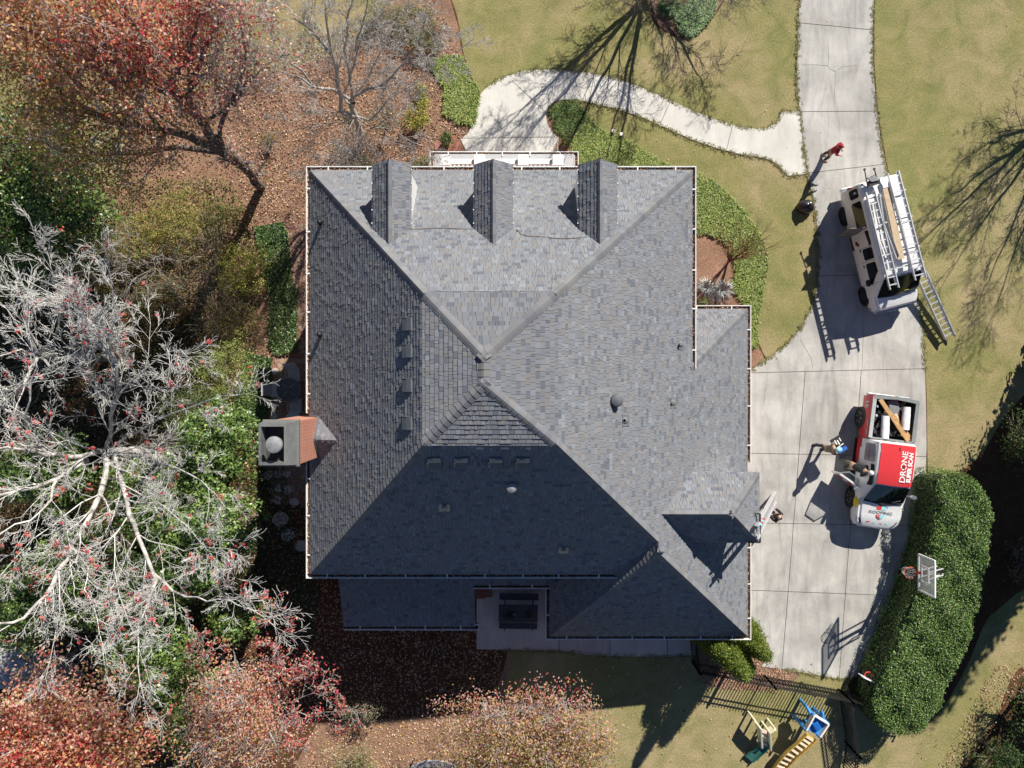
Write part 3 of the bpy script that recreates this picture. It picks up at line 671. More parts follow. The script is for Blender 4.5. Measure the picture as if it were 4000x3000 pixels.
# chimney
ch = MB(); x0, x1, y0, y1 = -7.72, -6.68, -2.52, -1.16
ch.box(((x0+x1)/2, (y0+y1)/2, 4.4), (x1-x0, y1-y0, 8.8))
chim = ch.build('chimney', M_brickW, house)
me = chim.data; uv = me.uv_layers.new(name='UVMap')
for p in me.polygons:
    for li in p.loop_indices:
        v = me.vertices[me.loops[li].vertex_index].co
        uv.data[li].uv = (v.y if abs(p.normal.x) > .5 else v.x, v.z)
me.materials.clear(); me.materials.append(M_brickE)
M_shroud = mk('chimney_shroud', (.15, .155, .155), r=.6, metal=.0, var=.12)
cx, cy = (x0+x1)/2, (y0+y1)/2
sh = MB()
def rect(x0, x1, y0, y1, z): return [(x0, y0, z), (x1, y0, z), (x1, y1, z), (x0, y1, z)]
R = [rect(x0-.05, x1+.05, y0-.05, y1+.05, 8.75), rect(x0-.05, x1+.05, y0-.05, y1+.05, 8.86), rect(x0-.03, x1-.02, y0+.0, y1-.0, 8.87), rect(x0-.02, x1-.22, y0+.04, y1-.04, 9.3), rect(x0+.06, x1-.28, y0+.14, y1-.14, 9.31), rect(x0+.06, x1-.28, y0+.14, y1-.14, 8.85)]
sh.loft(R, caps=False); sh.build('chimney_cap', M_shroud, chim)
pl = MB(); pl.box((cx-.1, cy, 8.83), (.85, 1.2, .03)); pl.build('chase_floor', mk('shade_dark_metal', (.04, .042, .046), r=.7), chim)  # floor colour blackened to carry the shade inside the chimney top
for sx in (x0+.1, x1-.32):
    for sy in (y0+.18, y1-.18):
        q = MB(); q.add([(sx-.1, sy-.0, 9.3), (sx+.1, sy, 9.3), (sx, sy+(.1 if sy > cy else -.1), 9.3)], [(0, 1, 2)])
fx, fy = P(1068, 1738, 9.6)[:2]
fl = MB(); fl.lathe([(.15, 8.84), (.15, 9.45), (.17, 9.46)], (fx, fy, 0), 20); fo = fl.build('flue', M_galv, chim, smooth=True)
fl = MB(); fl.lathe([(.2, 9.47), (.255, 9.49), (.26, 9.56), (.24, 9.6), (.14, 9.63), (.02, 9.635)], (fx, fy, 0), 28); fl.build('flue_cap', M_galv, fo, smooth=True)
ck = [(-6.68, -1.88, 7.0), (-5.82, -1.88, 7.36)]
wz = lambda x: ZB-(xW-x)*pW
c1 = [(-6.66, -1.88, 7.02), (-5.8, -1.88, wz(-5.8)), (-6.66, -1.12, wz(-6.66)+.03)]
c2 = [(-6.66, -1.88, 7.02), (-5.8, -1.88, wz(-5.8)), (-6.66, -2.64, wz(-6.66)+.03)]
shingles('cricket_roof', [c1], house); shingles('cricket_roof', [c2], house)
fb = MB(); fb.bar((-6.665, -1.12, wz(-6.66)+.04), (-6.665, -1.88, 7.08), .05, .08); fb.bar((-6.665, -2.64, wz(-6.66)+.04), (-6.665, -1.88, 7.08), .05, .08); fb.build('flashing', M_ventm, house)
gr = MB(); gr.box((-6.715, -1.85, ZE-.02), (.06, 1.3, .05)); gr.build('white_strip', M_white, chim)

# vents on the slopes
NW_, NS_, NE_, NN_ = Vector((-pW, 0, 1)).normalized(), Vector((0, -pS, 1)).normalized(), Vector((pE, 0, 1)).normalized(), Vector((0, pN, 1)).normalized()
def boxvent(px, py, p0, n, out):
    c = hit(px, py, p0, n); out = Vector(out); t = n.cross(out).normalized(); dn = t.cross(n)  # down-slope dir approx
    dn = (out-n*out.dot(n)).normalized(); t = n.cross(dn).normalized()
    M = Matrix((dn, t, n)).transposed(); b = MB()
    rg = [[c+dn*x+t*y+n*z for x, z in ((-.2, .0), (-.17, .05), (.0, .085), (.2, .1), (.21, .0))] for y in (-.19, .19)]
    b.loft(rg); o = b.build('roof_vent', M_ventm, house)
    l = MB(); l.bar(c+dn*.0+t*-.195+n*.085, c+dn*.2+t*-.195+n*.1, .012, .02); l.build('drip_edge', M_galv, o)
for y in (1266, 1371, 1505, 1653): boxvent(1597, y, SWb, NW_, (-1, 0, 0))
for x in (1697, 1802, 1937, 2043): boxvent(x, 1800, SWb, NS_, (0, -1, 0))
def pipevent(px, py, p0, n, h=.3, r=.045, dome=0, mat=None):
    c = hit(px, py, p0, n); b = MB(); q = Matrix((Vector((0, 1, 0)).cross(n).normalized(), n.cross(Vector((0, 1, 0)).cross(n).normalized()), n)).transposed()
    c = c-Vector((0, 0, h*.8)) if dome else c-Vector((0, 0, .1))
    b.box(c+n*.1, (.34, .36, .01), M=q); b.lathe([(.17, -.04), (.15, .06), (.1, .12), (r+.012, .2)], c, 16); o = b.build('pipe_vent', mat or M_lead, house, smooth=True)
    b = MB(); b.tube([c+Vector((0, 0, -.05)), c+Vector((0, 0, h))], r, 12); b.build('pipe', M_lead if not mat else mat, o, smooth=True)
    if dome:
        b = MB(); b.lathe([(dome*.8, h-.03), (dome, h), (dome, h+.06), (dome*.8, h+.12), (dome*.4, h+.15), (.01, h+.16)], c, 24); b.build('vent_cap', mat or M_galv, o, smooth=True)
pipevent(1253, 872, SWb, NW_, .45, .06, .1, M_blackmetal); pipevent(1252, 1308, SWb, NW_, .45, .06, .1, M_blackmetal)
pipevent(1998, 1902, SWb, NS_, .5, .1, .17); pipevent(1736, 1976, SWb, NS_); pipevent(2201, 2143, SWb, NS_)
pipevent(2405, 1564, NEb, NE_, .75, .09, .2, M_ventm); pipevent(2437, 1642, NEb, NE_, .2); pipevent(2624, 1573, NEb, NE_, .25); pipevent(2654, 1345, NEb, NE_, .32)

# portico with flat metal roof and balustrade
pz = 3.0; po = MB(); po.box((-.31, 8.07, pz-.09), (5.5, 2.0, .12)); port = po.build('portico_roof', mk('pale_metal_deck', (.52, .53, .54), r=.4, metal=.3, var=.05), house)
gutter([(-3.1, 7.72), (-3.1, 9.03), (2.48, 9.03), (2.48, 7.72)], pz-.02, side=-1, seed=12, fill=1.2, strap=1.1)
bp = [P(px, 625, 4.3) for px in (1737, 1873, 2044, 2180)]; ys = 8.43
for i, p in enumerate(bp):
    q = MB(); q.box((p.x, ys, pz+.6), (.3, .3, 1.2)); q.box((p.x, ys, pz+1.24), (.41, .41, .07)); q.box((p.x, ys, pz+1.18), (.35, .35, .05)); q.box((p.x, ys, pz+.04), (.36, .36, .14))
    q.build('balustrade_post', M_white, port, bevel=.008)
for a, b in zip(bp, bp[1:]):
    q = MB(); q.bar((a.x+.15, ys, pz+.14), (b.x-.15, ys, pz+.14), .16, .1); q.build('bottom_rail', M_white, port); q = MB(); q.bar((a.x+.15, ys, pz+1.05), (b.x-.15, ys, pz+1.05), .19, .09); ra = q.build('balustrade_rail', M_white, port)
    k = int((b.x-a.x-.35)/.155)
    for j in range(k):
        x = a.x+.24+j*(b.x-a.x-.48)/max(1, k-1); w = MB()
        w.lathe([(.05, .18), (.05, .24), (.03, .28), (.058, .42), (.062, .5), (.03, .76), (.045, .84), (.05, .92), (.05, 1.01)], (x, ys, pz), 10); w.build('baluster', M_white, ra, smooth=True)
for i, p in enumerate(bp):
    q = MB(); q.lathe([(.19, .04), (.19, .12), (.15, .18), (.135, 2.55), (.18, 2.68), (.2, 2.84)], (p.x, 8.5, 0), 20); q.build('column', M_white, port, smooth=True)
q = MB(); q.box((-.4, 7.9, .06), (5.2, 1.9, .12)); q.build('porch_floor', M_paver, house)

# safety ropes lying on the front slope
def rope(px, label):
    pts = [hit(x, y, (0, yN, ZB), (0, pN, 1))+NN_*.035 for x, y in smoothpoly(px, 1, False)]; q = MB(); q.tube(pts, .009, 6); o = q.build('rope', mk('brown_rope', (.14, .08, .05))); tag(o, label, 'rope')
rope([(1600, 900), (1650, 897), (1720, 893), (1790, 897), (1850, 899)], 'thin brown rope lying on the front slope between the left and middle dormers')
rope([(2016, 898), (2040, 924), (2120, 928), (2180, 935), (2240, 934), (2290, 928)], 'thin brown rope lying on the front slope between the middle and right dormers')
# ---------------------------------------------------------------- people
def skin(name, pts, edges, rad, mat, parent, sub=1, root=0):
    me = bpy.data.meshes.new(name); me.from_pydata([tuple(p) for p in pts], edges, []); me.materials.append(mat)
    o = link(name, me, parent); m = o.modifiers.new('skin', 'SKIN'); m.use_smooth_shade = True
    if not me.skin_vertices: 
        me.skin_vertices  # created with the modifier below
    if len(me.skin_vertices) == 0:
        bm = bmesh.new(); bm.from_mesh(me); bm.verts.layers.skin.verify(); bm.to_mesh(me); bm.free()
    for i, r in enumerate(rad):
        s = me.skin_vertices[0].data[i]; s.radius = (r, r) if not isinstance(r, tuple) else r; s.use_root = (i == root)
    if sub: s2 = o.modifiers.new('sub', 'SUBSURF'); s2.levels = sub; s2.render_levels = sub
    return o
def person(loc, face, label, top, trousers, shoes, hat=None, hair=None, skinc=(.45, .27, .19), wr=((.28, .25, .95), (-.28, .25, .95)), lean=(0, .04), hood=False, step=.0, scale=1.0):
    """face = heading of the front, local +Y; wr = wrists (right, left)"""
    root = empty('person', loc, face-pi/2, label, 'person'); root.scale = (scale,)*3
    lx, ly = lean
    pel = Vector((0, 0, .92)); che = Vector((lx*.6, ly*.6, 1.25)); sho = Vector((lx*.9, ly*.9, 1.43)); nec = Vector((lx, ly, 1.5)); hb = Vector((lx*1.1, ly*1.15+.01, 1.6)); ht = Vector((lx*1.15, ly*1.2+.02, 1.72))
    pts = [pel, che, sho, nec, hb, ht]; ed = [(0, 1), (1, 2), (2, 3), (3, 4), (4, 5)]; rd = [(.15, .11), (.15, .1), (.12, .09), .055, (.078, .092), (.07, .085)]
    idx = {}
    for s, w in ((1, wr[0]), (-1, wr[1])):
        S = Vector((s*.19+lx*.9, ly*.9, 1.42)); W = Vector(w); E = (S+W)/2+Vector((s*.035, -.06, -.09)); d = (W-E).normalized(); Hn = W+d*.07
        b = len(pts); pts += [S, E, W, Hn]; rd += [.06, .045, .031, (.038, .02)]; ed += [(2, b), (b, b+1), (b+1, b+2), (b+2, b+3)]; idx[s] = (b, S, E, W, Hn, d)
        hp = Vector((s*.1, 0, .88)); kn = Vector((s*.11, .05+step*s, .48)); an = Vector((s*.12, step*s*1.6, .09)); to = an+Vector((0, .16, -.05)); b = len(pts)
        pts += [hp, kn, an, to]; rd += [.095, .065, .042, (.038, .025)]; ed += [(0, b), (b, b+1), (b+1, b+2), (b+2, b+3)]; idx[s] += (hp, kn, an, to)
        x = d.cross(Vector((0, 0, 1))); x = x.normalized() if x.length > .1 else Vector((1, 0, 0)); y = x.cross(d).normalized()
        hb_ = idx[s][0]+3
        for q, (off, L) in enumerate(((-.03, .07), (-.01, .082), (.01, .078), (.03, .062))):
            b = len(pts); p1 = Hn+x*off+d*.03; p2 = p1+d*L*.55-y*.012; p3 = p2+d*L*.35-y*.03
            pts += [p1, p2, p3]; rd += [.0095, .009, .008]; ed += [(hb_, b), (b, b+1), (b+1, b+2)]
        b = len(pts); p1 = W+d*.03+x*.035*s; p2 = p1+d*.035+x*.02*s-y*.02; pts += [p1, p2]; rd += [.011, .009]; ed += [(hb_-1, b), (b, b+1)]
    skm = MATS.get('skin%s' % (skinc,)) or plain('skin%s' % (skinc,), skinc, .5, var=.05)
    skin('body', pts, ed, rd, skm, root)
    f = MB(); hc = (hb+ht)/2
    f.lathe([(.005, -.012), (.016, -.01), (.01, .02)], hc+Vector((0, .098, -.03)), 8); f.build('nose', skm, root, smooth=True)
    for s in (-1, 1):
        f = MB(); f.lathe([(.002, -.009), (.009, 0), (.002, .009)], hc+Vector((s*.032, .086, .005)), 8); f.build('eye', M_black, root)
        f = MB(); f.lathe([(.004, -.03), (.014, 0), (.004, .03)], hc+Vector((s*.083, .0, -.01)), 8); f.build('ear', skm, root, smooth=True)
    f = MB(); f.box(hc+Vector((0, .09, -.062)), (.045, .012, .01)); f.build('mouth', mk('lips', (.3, .1, .09)), root)
    P_ = [pel+Vector((0, 0, -.03)), che, sho+Vector((0, 0, .01)), nec+Vector((0, 0, -.03))]; E_ = [(0, 1), (1, 2), (2, 3)]; R_ = [(.175, .135), (.18, .13), (.155, .115), .08]
    for s in (1, -1):
        _, S, E, W, Hn, d = idx[s][:6]; b = len(P_); P_ += [S, E, W-d*.02]; R_ += [.082, .064, .05]; E_ += [(2, b), (b, b+1), (b+1, b+2)]
    skin('jacket' if hood else 'shirt', P_, E_, R_, top, root)
    P_ = [pel+Vector((0, 0, .05)), pel-Vector((0, 0, .05))]; E_ = [(0, 1)]; R_ = [(.165, .125), (.16, .125)]
    for s in (1, -1):
        hp, kn, an, to = idx[s][6:]; b = len(P_); P_ += [hp-Vector((0, 0, .05)), kn, an+Vector((0, 0, .02))]; R_ += [.105, .078, .062]; E_ += [(1, b), (b, b+1), (b+1, b+2)]
    skin('trousers', P_, E_, R_, trousers, root)
    for s in (1, -1):
        hp, kn, an, to = idx[s][6:]; q = MB()
        q.loft([[an+Vector(v) for v in r] for r in ([(-.05, -.08, -.09), (.05, -.08, -.09), (.045, -.07, .02), (-.045, -.07, .02)], [(-.055, .06, -.09), (.055, .06, -.09), (.045, .05, .01), (-.045, .05, .01)], [(-.05, .2, -.09), (.05, .2, -.09), (.035, .19, -.04), (-.035, .19, -.04)])])
        q.build('shoe', shoes, root, smooth=True)
    if hair: skin('hair', [hb+Vector((0, -.035, .0)), ht+Vector((0, -.012, .005))], [(0, 1)], [(.08, .08), (.085, .088)], hair, root)
    if hat:
        q = MB(); q.lathe([(.1, -.045), (.108, .0), (.1, .05), (.07, .085), (.02, .1)], ht+Vector((0, -.005, .0)), 20)
        q.loft([[ht+Vector(v) for v in r] for r in ([(-.09, .06, -.03), (.09, .06, -.03), (.09, .06, -.018), (-.09, .06, -.018)], [(-.07, .15, -.045), (.07, .15, -.045), (.07, .15, -.035), (-.07, .15, -.035)], [(-.04, .185, -.055), (.04, .185, -.055), (.04, .185, -.047), (-.04, .185, -.047)])])
        q.build('cap', hat, root, smooth=True)
    if hood: skin('hood', [nec+Vector((0, -.06, -.02)), hb+Vector((0, -.05, .02)), ht+Vector((0, -.02, .01))], [(0, 1), (1, 2)], [(.12, .09), (.11, .095), (.1, .1)], top, root)
    return root
M_red = mk('red_fleece', (.34, .022, .035), r=.9, var=.1); M_jeans = mk('dark_jeans', (.03, .04, .065), r=.85); M_dk = mk('charcoal_cloth', (.018, .018, .022), r=.8)
pa = person(P(3214, 616), radians(-20), 'person in a red hooded top and dark trousers standing alone on the upper driveway', M_red, mk('dark_trousers', (.03, .03, .032)), mk('tan_shoe', (.25, .2, .13)), hood=True, hair=mk('brown_hair', (.06, .035, .02)), wr=((.16, .3, 1.12), (-.14, .28, 1.1)), lean=(0, .1), step=.04, scale=.97)
pb = person(P(3194, 1745), radians(12), 'person in a pale blue cap and camouflage shirt carrying a black box across the driveway', mk('camouflage', (.16, .14, .1), var=.6, scale=18), M_jeans, M_black, hat=mk('pale_blue_cap', (.28, .62, .85)), wr=((.2, .42, 1.1), (-.2, .42, 1.1)), lean=(0, .08), step=.1)
pc = person(P(3291, 1810), radians(-28), 'person in a white cap and dark shirt leaning into the open door of the pickup', M_dk, mk('khaki_cloth', (.16, .14, .12)), mk('grey_shoe', (.2, .2, .2)), hat=mk('white_cap', (.8, .8, .8)), wr=((.2, .5, 1.15), (-.2, .5, 1.05)), lean=(0, .36), step=.12)
pd = person(P(3000, 2003), radians(140), 'person in black clothes holding the foot of the leaning ladder by the garage', M_dk, M_dk, M_black, hair=mk('black_hair', (.012, .011, .012)), wr=((.2, .42, 1.3), (-.14, .45, 1.4)), lean=(0, .1))
bx = MB(); c = P(3273, 1731, 1.1); R_ = Matrix.Rotation(radians(30), 3, 'Z')
bx.box(c, (.42, .5, .2), M=R_); bxo = bx.build('black_box', M_black); tag(bxo, 'black equipment box with white labels carried by the person in the blue cap', 'equipment box')
bx = MB()
for dx, dy, w, h in ((-.1, .1, .05, .2), (.0, .05, .05, .22), (.1, -.1, .12, .04), (-.05, -.12, .16, .04), (.12, .12, .04, .16)): bx.box(c+R_ @ Vector((dx, dy, .104)), (w, h, .008), M=R_)
bx.build('label', M_white, bxo)
bl = MB(); bl.bar(c+R_ @ Vector((-.2, -.3, .0)), c+R_ @ Vector((.2, -.3, .0)), .16, .22); bl.build('strap', mk('blue_strap', (.03, .12, .5)), bxo)

# ---------------------------------------------------------------- vehicles
def carloft(st, n=1):
    rings = []
    for x, zb, zs, zt, wb, ws, wt in st:
        half = [(0, zb), (wb*.85, zb), (wb, zb+.05), (ws, zb+(zs-zb)*.35), (ws+.012, zb+(zs-zb)*.7), (ws-.015, zs), (ws-(ws-wt)*.5, zs+(zt-zs)*.5), (wt+.01, zt-.07), (wt-.05, zt-.015), (wt*.6, zt+.012), (0, zt+.022)]
        rings.append([(x, y, z) for y, z in half]+[(x, -y, z) for y, z in reversed(half[1:-1])])
    return rings
def wheel(parent, c, r, w, side, rimc):
    M = Matrix.Rotation(pi/2, 3, 'X'); q = MB()
    q.lathe([(r*.62, -w/2), (r*.93, -w/2), (r, -w*.36), (r, w*.36), (r*.93, w/2), (r*.62, w/2), (r*.6, w*.3), (r*.6, -w*.3)], c, 32, M=M); t = q.build('wheel', M_rubber, parent, smooth=True)
    q = MB(); q.lathe([(.05, -.02), (.05, .02), (.02, .03)], Vector(c)+Vector((0, side*(w/2-.04), 0)), 16, M=M)
    q.lathe([(r*.58, -w*.4), (r*.62, -w*.38), (r*.62, w*.38), (r*.58, w*.4)], c, 24, M=M)
    for i in range(6):
        a = i*pi/3+.3; q.bar(Vector(c)+Vector((.04*cos(a), side*(w/2-.03), .04*sin(a))), Vector(c)+Vector((r*.6*cos(a), side*(w/2-.02), r*.6*sin(a))), .035, .075)
    q.build('rim', rimc, t); return t
def sidequad(pts, d=.006, n=Vector((0, 1, 0))):
    mb = MB(); a = [Vector(p)+n*d for p in pts]; b = [Vector(p)-n*.02 for p in pts]; k = len(a)
    mb.add(a+b, [tuple(range(k)), tuple(reversed(range(k, 2*k)))]+[(i, (i+1) % k, k+(i+1) % k, k+i) for i in range(k)]); return mb
def rrect(x0, x1, z0, z1, r=.06, k=3):
    o = []
    for cx_, cz_, a0 in ((x1-r, z1-r, 0), (x0+r, z1-r, 90), (x0+r, z0+r, 180), (x1-r, z0+r, 270)):
        for i in range(k+1):
            a = radians(a0+90*i/k); o.append((cx_+r*cos(a), cz_+r*sin(a)))
    return o
def text(body, size, parent, loc, rot, mat, name='lettering', ext=.002, font_w=.0, sx=1.0, align='CENTER', shear=0):
    cu = bpy.data.curves.new(name, 'FONT'); cu.body = body; cu.size = size; cu.extrude = ext; cu.offset = font_w; cu.align_x = align; cu.align_y = 'CENTER'; cu.shear = shear; cu.resolution_u = 3
    t = bpy.data.objects.new(name, cu); COL.objects.link(t); dg = bpy.context.evaluated_depsgraph_get(); me = bpy.data.meshes.new_from_object(t.evaluated_get(dg)); bpy.data.objects.remove(t)
    me.name = name; me.materials.clear(); me.materials.append(mat); o = link(name, me, parent); o.location = loc
    o.rotation_euler = rot if not isinstance(rot, Matrix) else rot.to_euler(); o.scale = (sx, 1, 1); return o

# --- white van
M_vw = mk('van_white', (.78, .78, .78), r=.25, spec=.6, var=.03); M_chr = mk('bright_trim', (.6, .62, .64), r=.2, metal=.8); M_tan = mk('tan_interior', (.1, .08, .06))
VC = Vector((15.66, 5.74, 0)); VA = atan2(-.97, .242)
van = empty('van', VC, VA, 'white passenger van with ladders and a board strapped on its roof, side door open', 'van')
vst = [(-2.78, .5, 1.0, 1.78, .86, .9, .78), (-2.72, .42, 1.05, 1.98, .92, .97, .84), (-2.4, .38, 1.12, 2.05, .96, 1.0, .87), (-1, .36, 1.14, 2.07, .97, 1.01, .88), (.6, .36, 1.14, 2.06, .97, 1.01, .88), (1.1, .36, 1.14, 2.02, .97, 1.0, .86), (1.28, .36, 1.14, 1.97, .97, 1.0, .85),
       (1.9, .36, 1.1, 1.28, .97, 1.0, .9), (2.0, .36, 1.02, 1.2, .96, .99, .88), (2.3, .4, .98, 1.12, .94, .96, .84), (2.48, .45, .9, 1.04, .88, .9, .76), (2.56, .5, .8, .92, .76, .78, .62)]
v = MB(); v.loft(carloft(vst)); vb = v.build('body', M_vw, van, smooth=True, angle=28)
def vside(x, z, s):   # y on the side above the belt
    f = (z-1.13)/(2.06-1.13); return s*(1.0-(1.0-.88)*max(0, f)**1.15+.004)
for s in (-1, 1):
    wins = [(-2.6, -2.22, 1.28, 1.82), (-2.06, -.9, 1.26, 1.86), (-.12, .36, 1.24, 1.86), (.5, 1.25, 1.24, 1.86)]
    if s > 0: wins.append((-.76, -.2, 1.26, 1.86))
    for x0_, x1_, z0_, z1_ in wins:
        pp = rrect(x0_, x1_, z0_, z1_, .08)
        if x1_ > 1.2: pp = [(x+(-.28 if z > 1.6 and x > 1.1 else .16 if x > 1.1 and z < 1.4 else 0), z) for x, z in pp]
        q = sidequad([(x, vside(x, z, s), z) for x, z in pp], .008, Vector((0, s, .12))); q.build('side_window', M_glass, van)
    for x in (-.83, -.16, .42, 1.36):
        if x == -.83 and s < 0: continue
        q = MB(); q.bar((x, vside(x, .5, s)+s*.0, .45), (x, s*1.008, 1.13), .012, .012); q.bar((x, s*1.008, 1.13), (x, vside(x, 1.9, s), 1.92), .012, .012); q.build('door_gap', M_joint, van)
    for x in (-.08, .58): q = MB(); q.box((x, s*1.02, 1.1), (.13, .02, .035)); q.build('door_handle', M_black, van)
    q = MB(); q.lathe([(.02, -.1), (.09, -.09), (.1, .0), (.09, .09), (.02, .1)], (1.3, s*1.13, 1.32), 12, M=Matrix(((1.5, 0, 0), (0, .7, 0), (0, 0, 1)))); q.bar((1.32, s*.98, 1.25), (1.3, s*1.1, 1.3), .05, .05); q.build('wing_mirror', M_black, van, smooth=True)
    for x in (-1.75, 1.9):
        M = Matrix.Rotation(pi/2, 3, 'X'); q = MB(); q.lathe([(.43, -.02), (.43, .02)], (x-(.12 if x > 0 else 0), s*.985, .42), 28, M=M); q.build('wheel_arch', M_black, van)
        wheel(van, (x-(.12 if x > 0 else 0), s*.89, .37), .37, .23, s, mk('steel_dark', (.05, .05, .05)))
    q = MB(); q.box((2.48, s*.74, .86), (.12, .26, .14)); q.build('headlight', M_chr, van, bevel=.02)
    q = MB(); q.box((-2.72, s*.93, 1.28), (.08, .06, .32)); q.build('tail_light', mk('red_lens', (.4, .02, .03), r=.2), van, bevel=.01)
    q = MB(); q.box((-2.76, s*.42, 1.52), (.03, .62, .46)); q.build('rear_window', M_glass, van, bevel=.02)
ws = MB()
wsz = lambda t: 1.97-.68*t
wr_ = []
for t in (0, .5, 1):
    x = 1.3+.62*t; z = wsz(t)+.016; hw = .80+.075*t; wr_.append([(x+.05*(1-abs(k)/2*1)*(1 if True else 0)+.02, k/2*hw, z+.035*(1-abs(k)/2)) for k in (-2, -1, 0, 1, 2)])
V_ = [p for r in wr_ for p in r]; ws.add(V_, [(i*5+j, i*5+j+1, (i+1)*5+j+1, (i+1)*5+j) for i in range(2) for j in range(4)]); ws.build('windscreen', M_glass, van, smooth=True)
q = MB(); q.bar((1.95, -.85, 1.25), (2.04, 0, 1.28), .12, .03); q.bar((1.95, .85, 1.25), (2.04, 0, 1.28), .12, .03); q.build('wiper_cowl', M_black, van)
for y in (-.35, .35): q = MB(); q.bar((2.0, y, 1.33), (1.86, y+.5, 1.44), .02, .02); q.build('wiper', M_black, van)
q = MB(); q.bar((2.6, -.7, .55), (2.6, .7, .55), .14, .2); q.bar((2.36, -.96, .55), (2.6, -.68, .55), .12, .2); q.bar((2.36, .96, .55), (2.6, .68, .55), .12, .2); q.build('bumper', mk('blue_grey_bumper', (.45, .5, .56), r=.2, metal=.5), van, bevel=.02)
q = MB(); q.bar((2.55, -.55, .82), (2.55, .55, .82), .06, .16); q.build('grille', M_black, van)
q = MB(); q.bar((-2.84, -.9, .5), (-2.84, .9, .5), .14, .2); q.build('bumper', M_chr, van, bevel=.02)
q = MB(); q.box((1.95, .3, 1.42), (.03, .18, .01), M=Matrix.Rotation(.8, 3, 'Y')); q.build('windscreen_tag', mk('yellow_tag', (.55, .7, .05)), van)
# side door opening (west side) and the opened cargo door leaf
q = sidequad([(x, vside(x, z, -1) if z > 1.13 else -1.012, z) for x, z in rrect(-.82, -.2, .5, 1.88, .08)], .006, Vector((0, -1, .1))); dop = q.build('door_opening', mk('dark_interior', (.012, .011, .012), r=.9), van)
q = MB(); q.tube([(-.5, -1.0, .95), (-.4, -1.04, 1.0), (-.34, -1.02, 1.1)], .06, 8); q.build('seat_arm', mk('rust_red', (.25, .06, .02)), dop)
dl = empty('side_door', (-.86, -1.0, 0), radians(-100), parent=van)
def leaf(parent, wdt=.62):
    q = MB(); q.loft([[(x, y, z) for x, y, z in ((0, -.03, .5), (0, .03, .5), (0, .05, 1.15), (0, -.06, 1.9), (0, -.1, 1.9), (0, -.02, 1.15))], [(wdt, -.03, .5), (wdt, .03, .5), (wdt, .05, 1.15), (wdt, -.06, 1.9), (wdt, -.1, 1.9), (wdt, -.02, 1.15)]]); return q
q = leaf(dl); q.build('door_leaf', mk('grey_door_lining', (.16, .15, .14)), dl)
q = MB(); q.add([(.08, -.06, 1.24), (.54, -.06, 1.24), (.54, -.125, 1.82), (.08, -.125, 1.82)], [(0, 1, 2, 3)]); q.build('pane', M_glass, dl)
q = MB()
for z in (-2.0, -.9, .35, 1.0): q.bar((z, -.8, 2.24), (z, .78, 2.24), .05, .04); [q.bar((z, s*.78, 2.0), (z, s*.78, 2.24), .04, .04) for s in (-1, 1)]
rack = q.build('roof_rack', M_alu, van)

def ladder(name, a, b, width, n, label, cat='ladder', up=(0, 0, 1), rail=(.034, .085), group=None, extra=0, mat=M_alu, feet=True):
    """extension ladder from a (foot) to b (top)"""
    a, b = Vector(a), Vector(b); d = (b-a).normalized(); t = Vector(up).cross(d).normalized(); u = d.cross(t).normalized()
    root = empty(name, a, 0, label, cat, group); q0 = -a
    for s in (-1, 1):
        q = MB(); q.bar(t*s*width/2, (b-a)+t*s*width/2, rail[0], rail[1], up=u); q.build('rail', mat, root)
        if extra: q = MB(); q.bar(t*s*(width/2-.035)-u*rail[1], (b-a)*.97+t*s*(width/2-.035)-u*rail[1], rail[0], rail[1], up=u); q.build('rail', mat, root)
        if feet: q = MB(); q.box(t*s*width/2-d*.02, (.05, .09, .06)); q.build('foot', M_rubber, root)
    for i in range(n):
        p = (b-a)*((i+.6)/(n+.2)); q = MB(); q.bar(p-t*(width/2+.0), p+t*(width/2), .048, .03, up=u); q.build('rung', mat, root)
    return root
def vp(px, py, z): return P(px, py, z)
ladder('ladder', vp(3400, 748, 2.36), vp(3494, 1128, 2.36), .36, 13, 'aluminium extension ladder on the van roof, over the windscreen nearest the open side door', extra=1, feet=False)
ladder('ladder', vp(3489, 672, 2.4), vp(3597, 1090, 2.4), .44, 14, 'wider aluminium ladder along the far side of the van roof, overhanging its back end', extra=1, feet=False)
ladder('ladder', vp(3712, 1318, .3), vp(3598, 1066, .62), .44, 12, 'aluminium ladder leaning off the front corner of the van onto the lawn', extra=1, rail=(.035, .1))
q = MB(); a, b = vp(3460, 735, 2.31), vp(3520, 1012, 2.31); q.bar(a, b, .27, .045); bo = q.build('wooden_board', M_ply); tag(bo, 'long tan wooden board lying between the two ladders on the van roof', 'board')
q = MB(); q.tube([vp(3434, 757, 2.36), vp(3452, 880, 2.36), vp(3500, 1012, 2.36)], .055, 10); q.tube([vp(3447, 757, 2.36), vp(3476, 900, 2.37), vp(3512, 1000, 2.36)], .02, 8); o = q.build('metal_pole', M_galv); tag(o, 'grey metal pole lying beside the wooden board on the van roof', 'pole')
q = MB()
for k in range(5):
    x0_ = 3400+k*16; y0_ = 780+k*62
    q.tube([vp(x0_-16, y0_+5, 2.12), vp(x0_-2, y0_, 2.3), vp(x0_+6, y0_-1, 2.32)], .012, 5)
o = q.build('strap', mk('pale_strap', (.6, .62, .62)), rack)
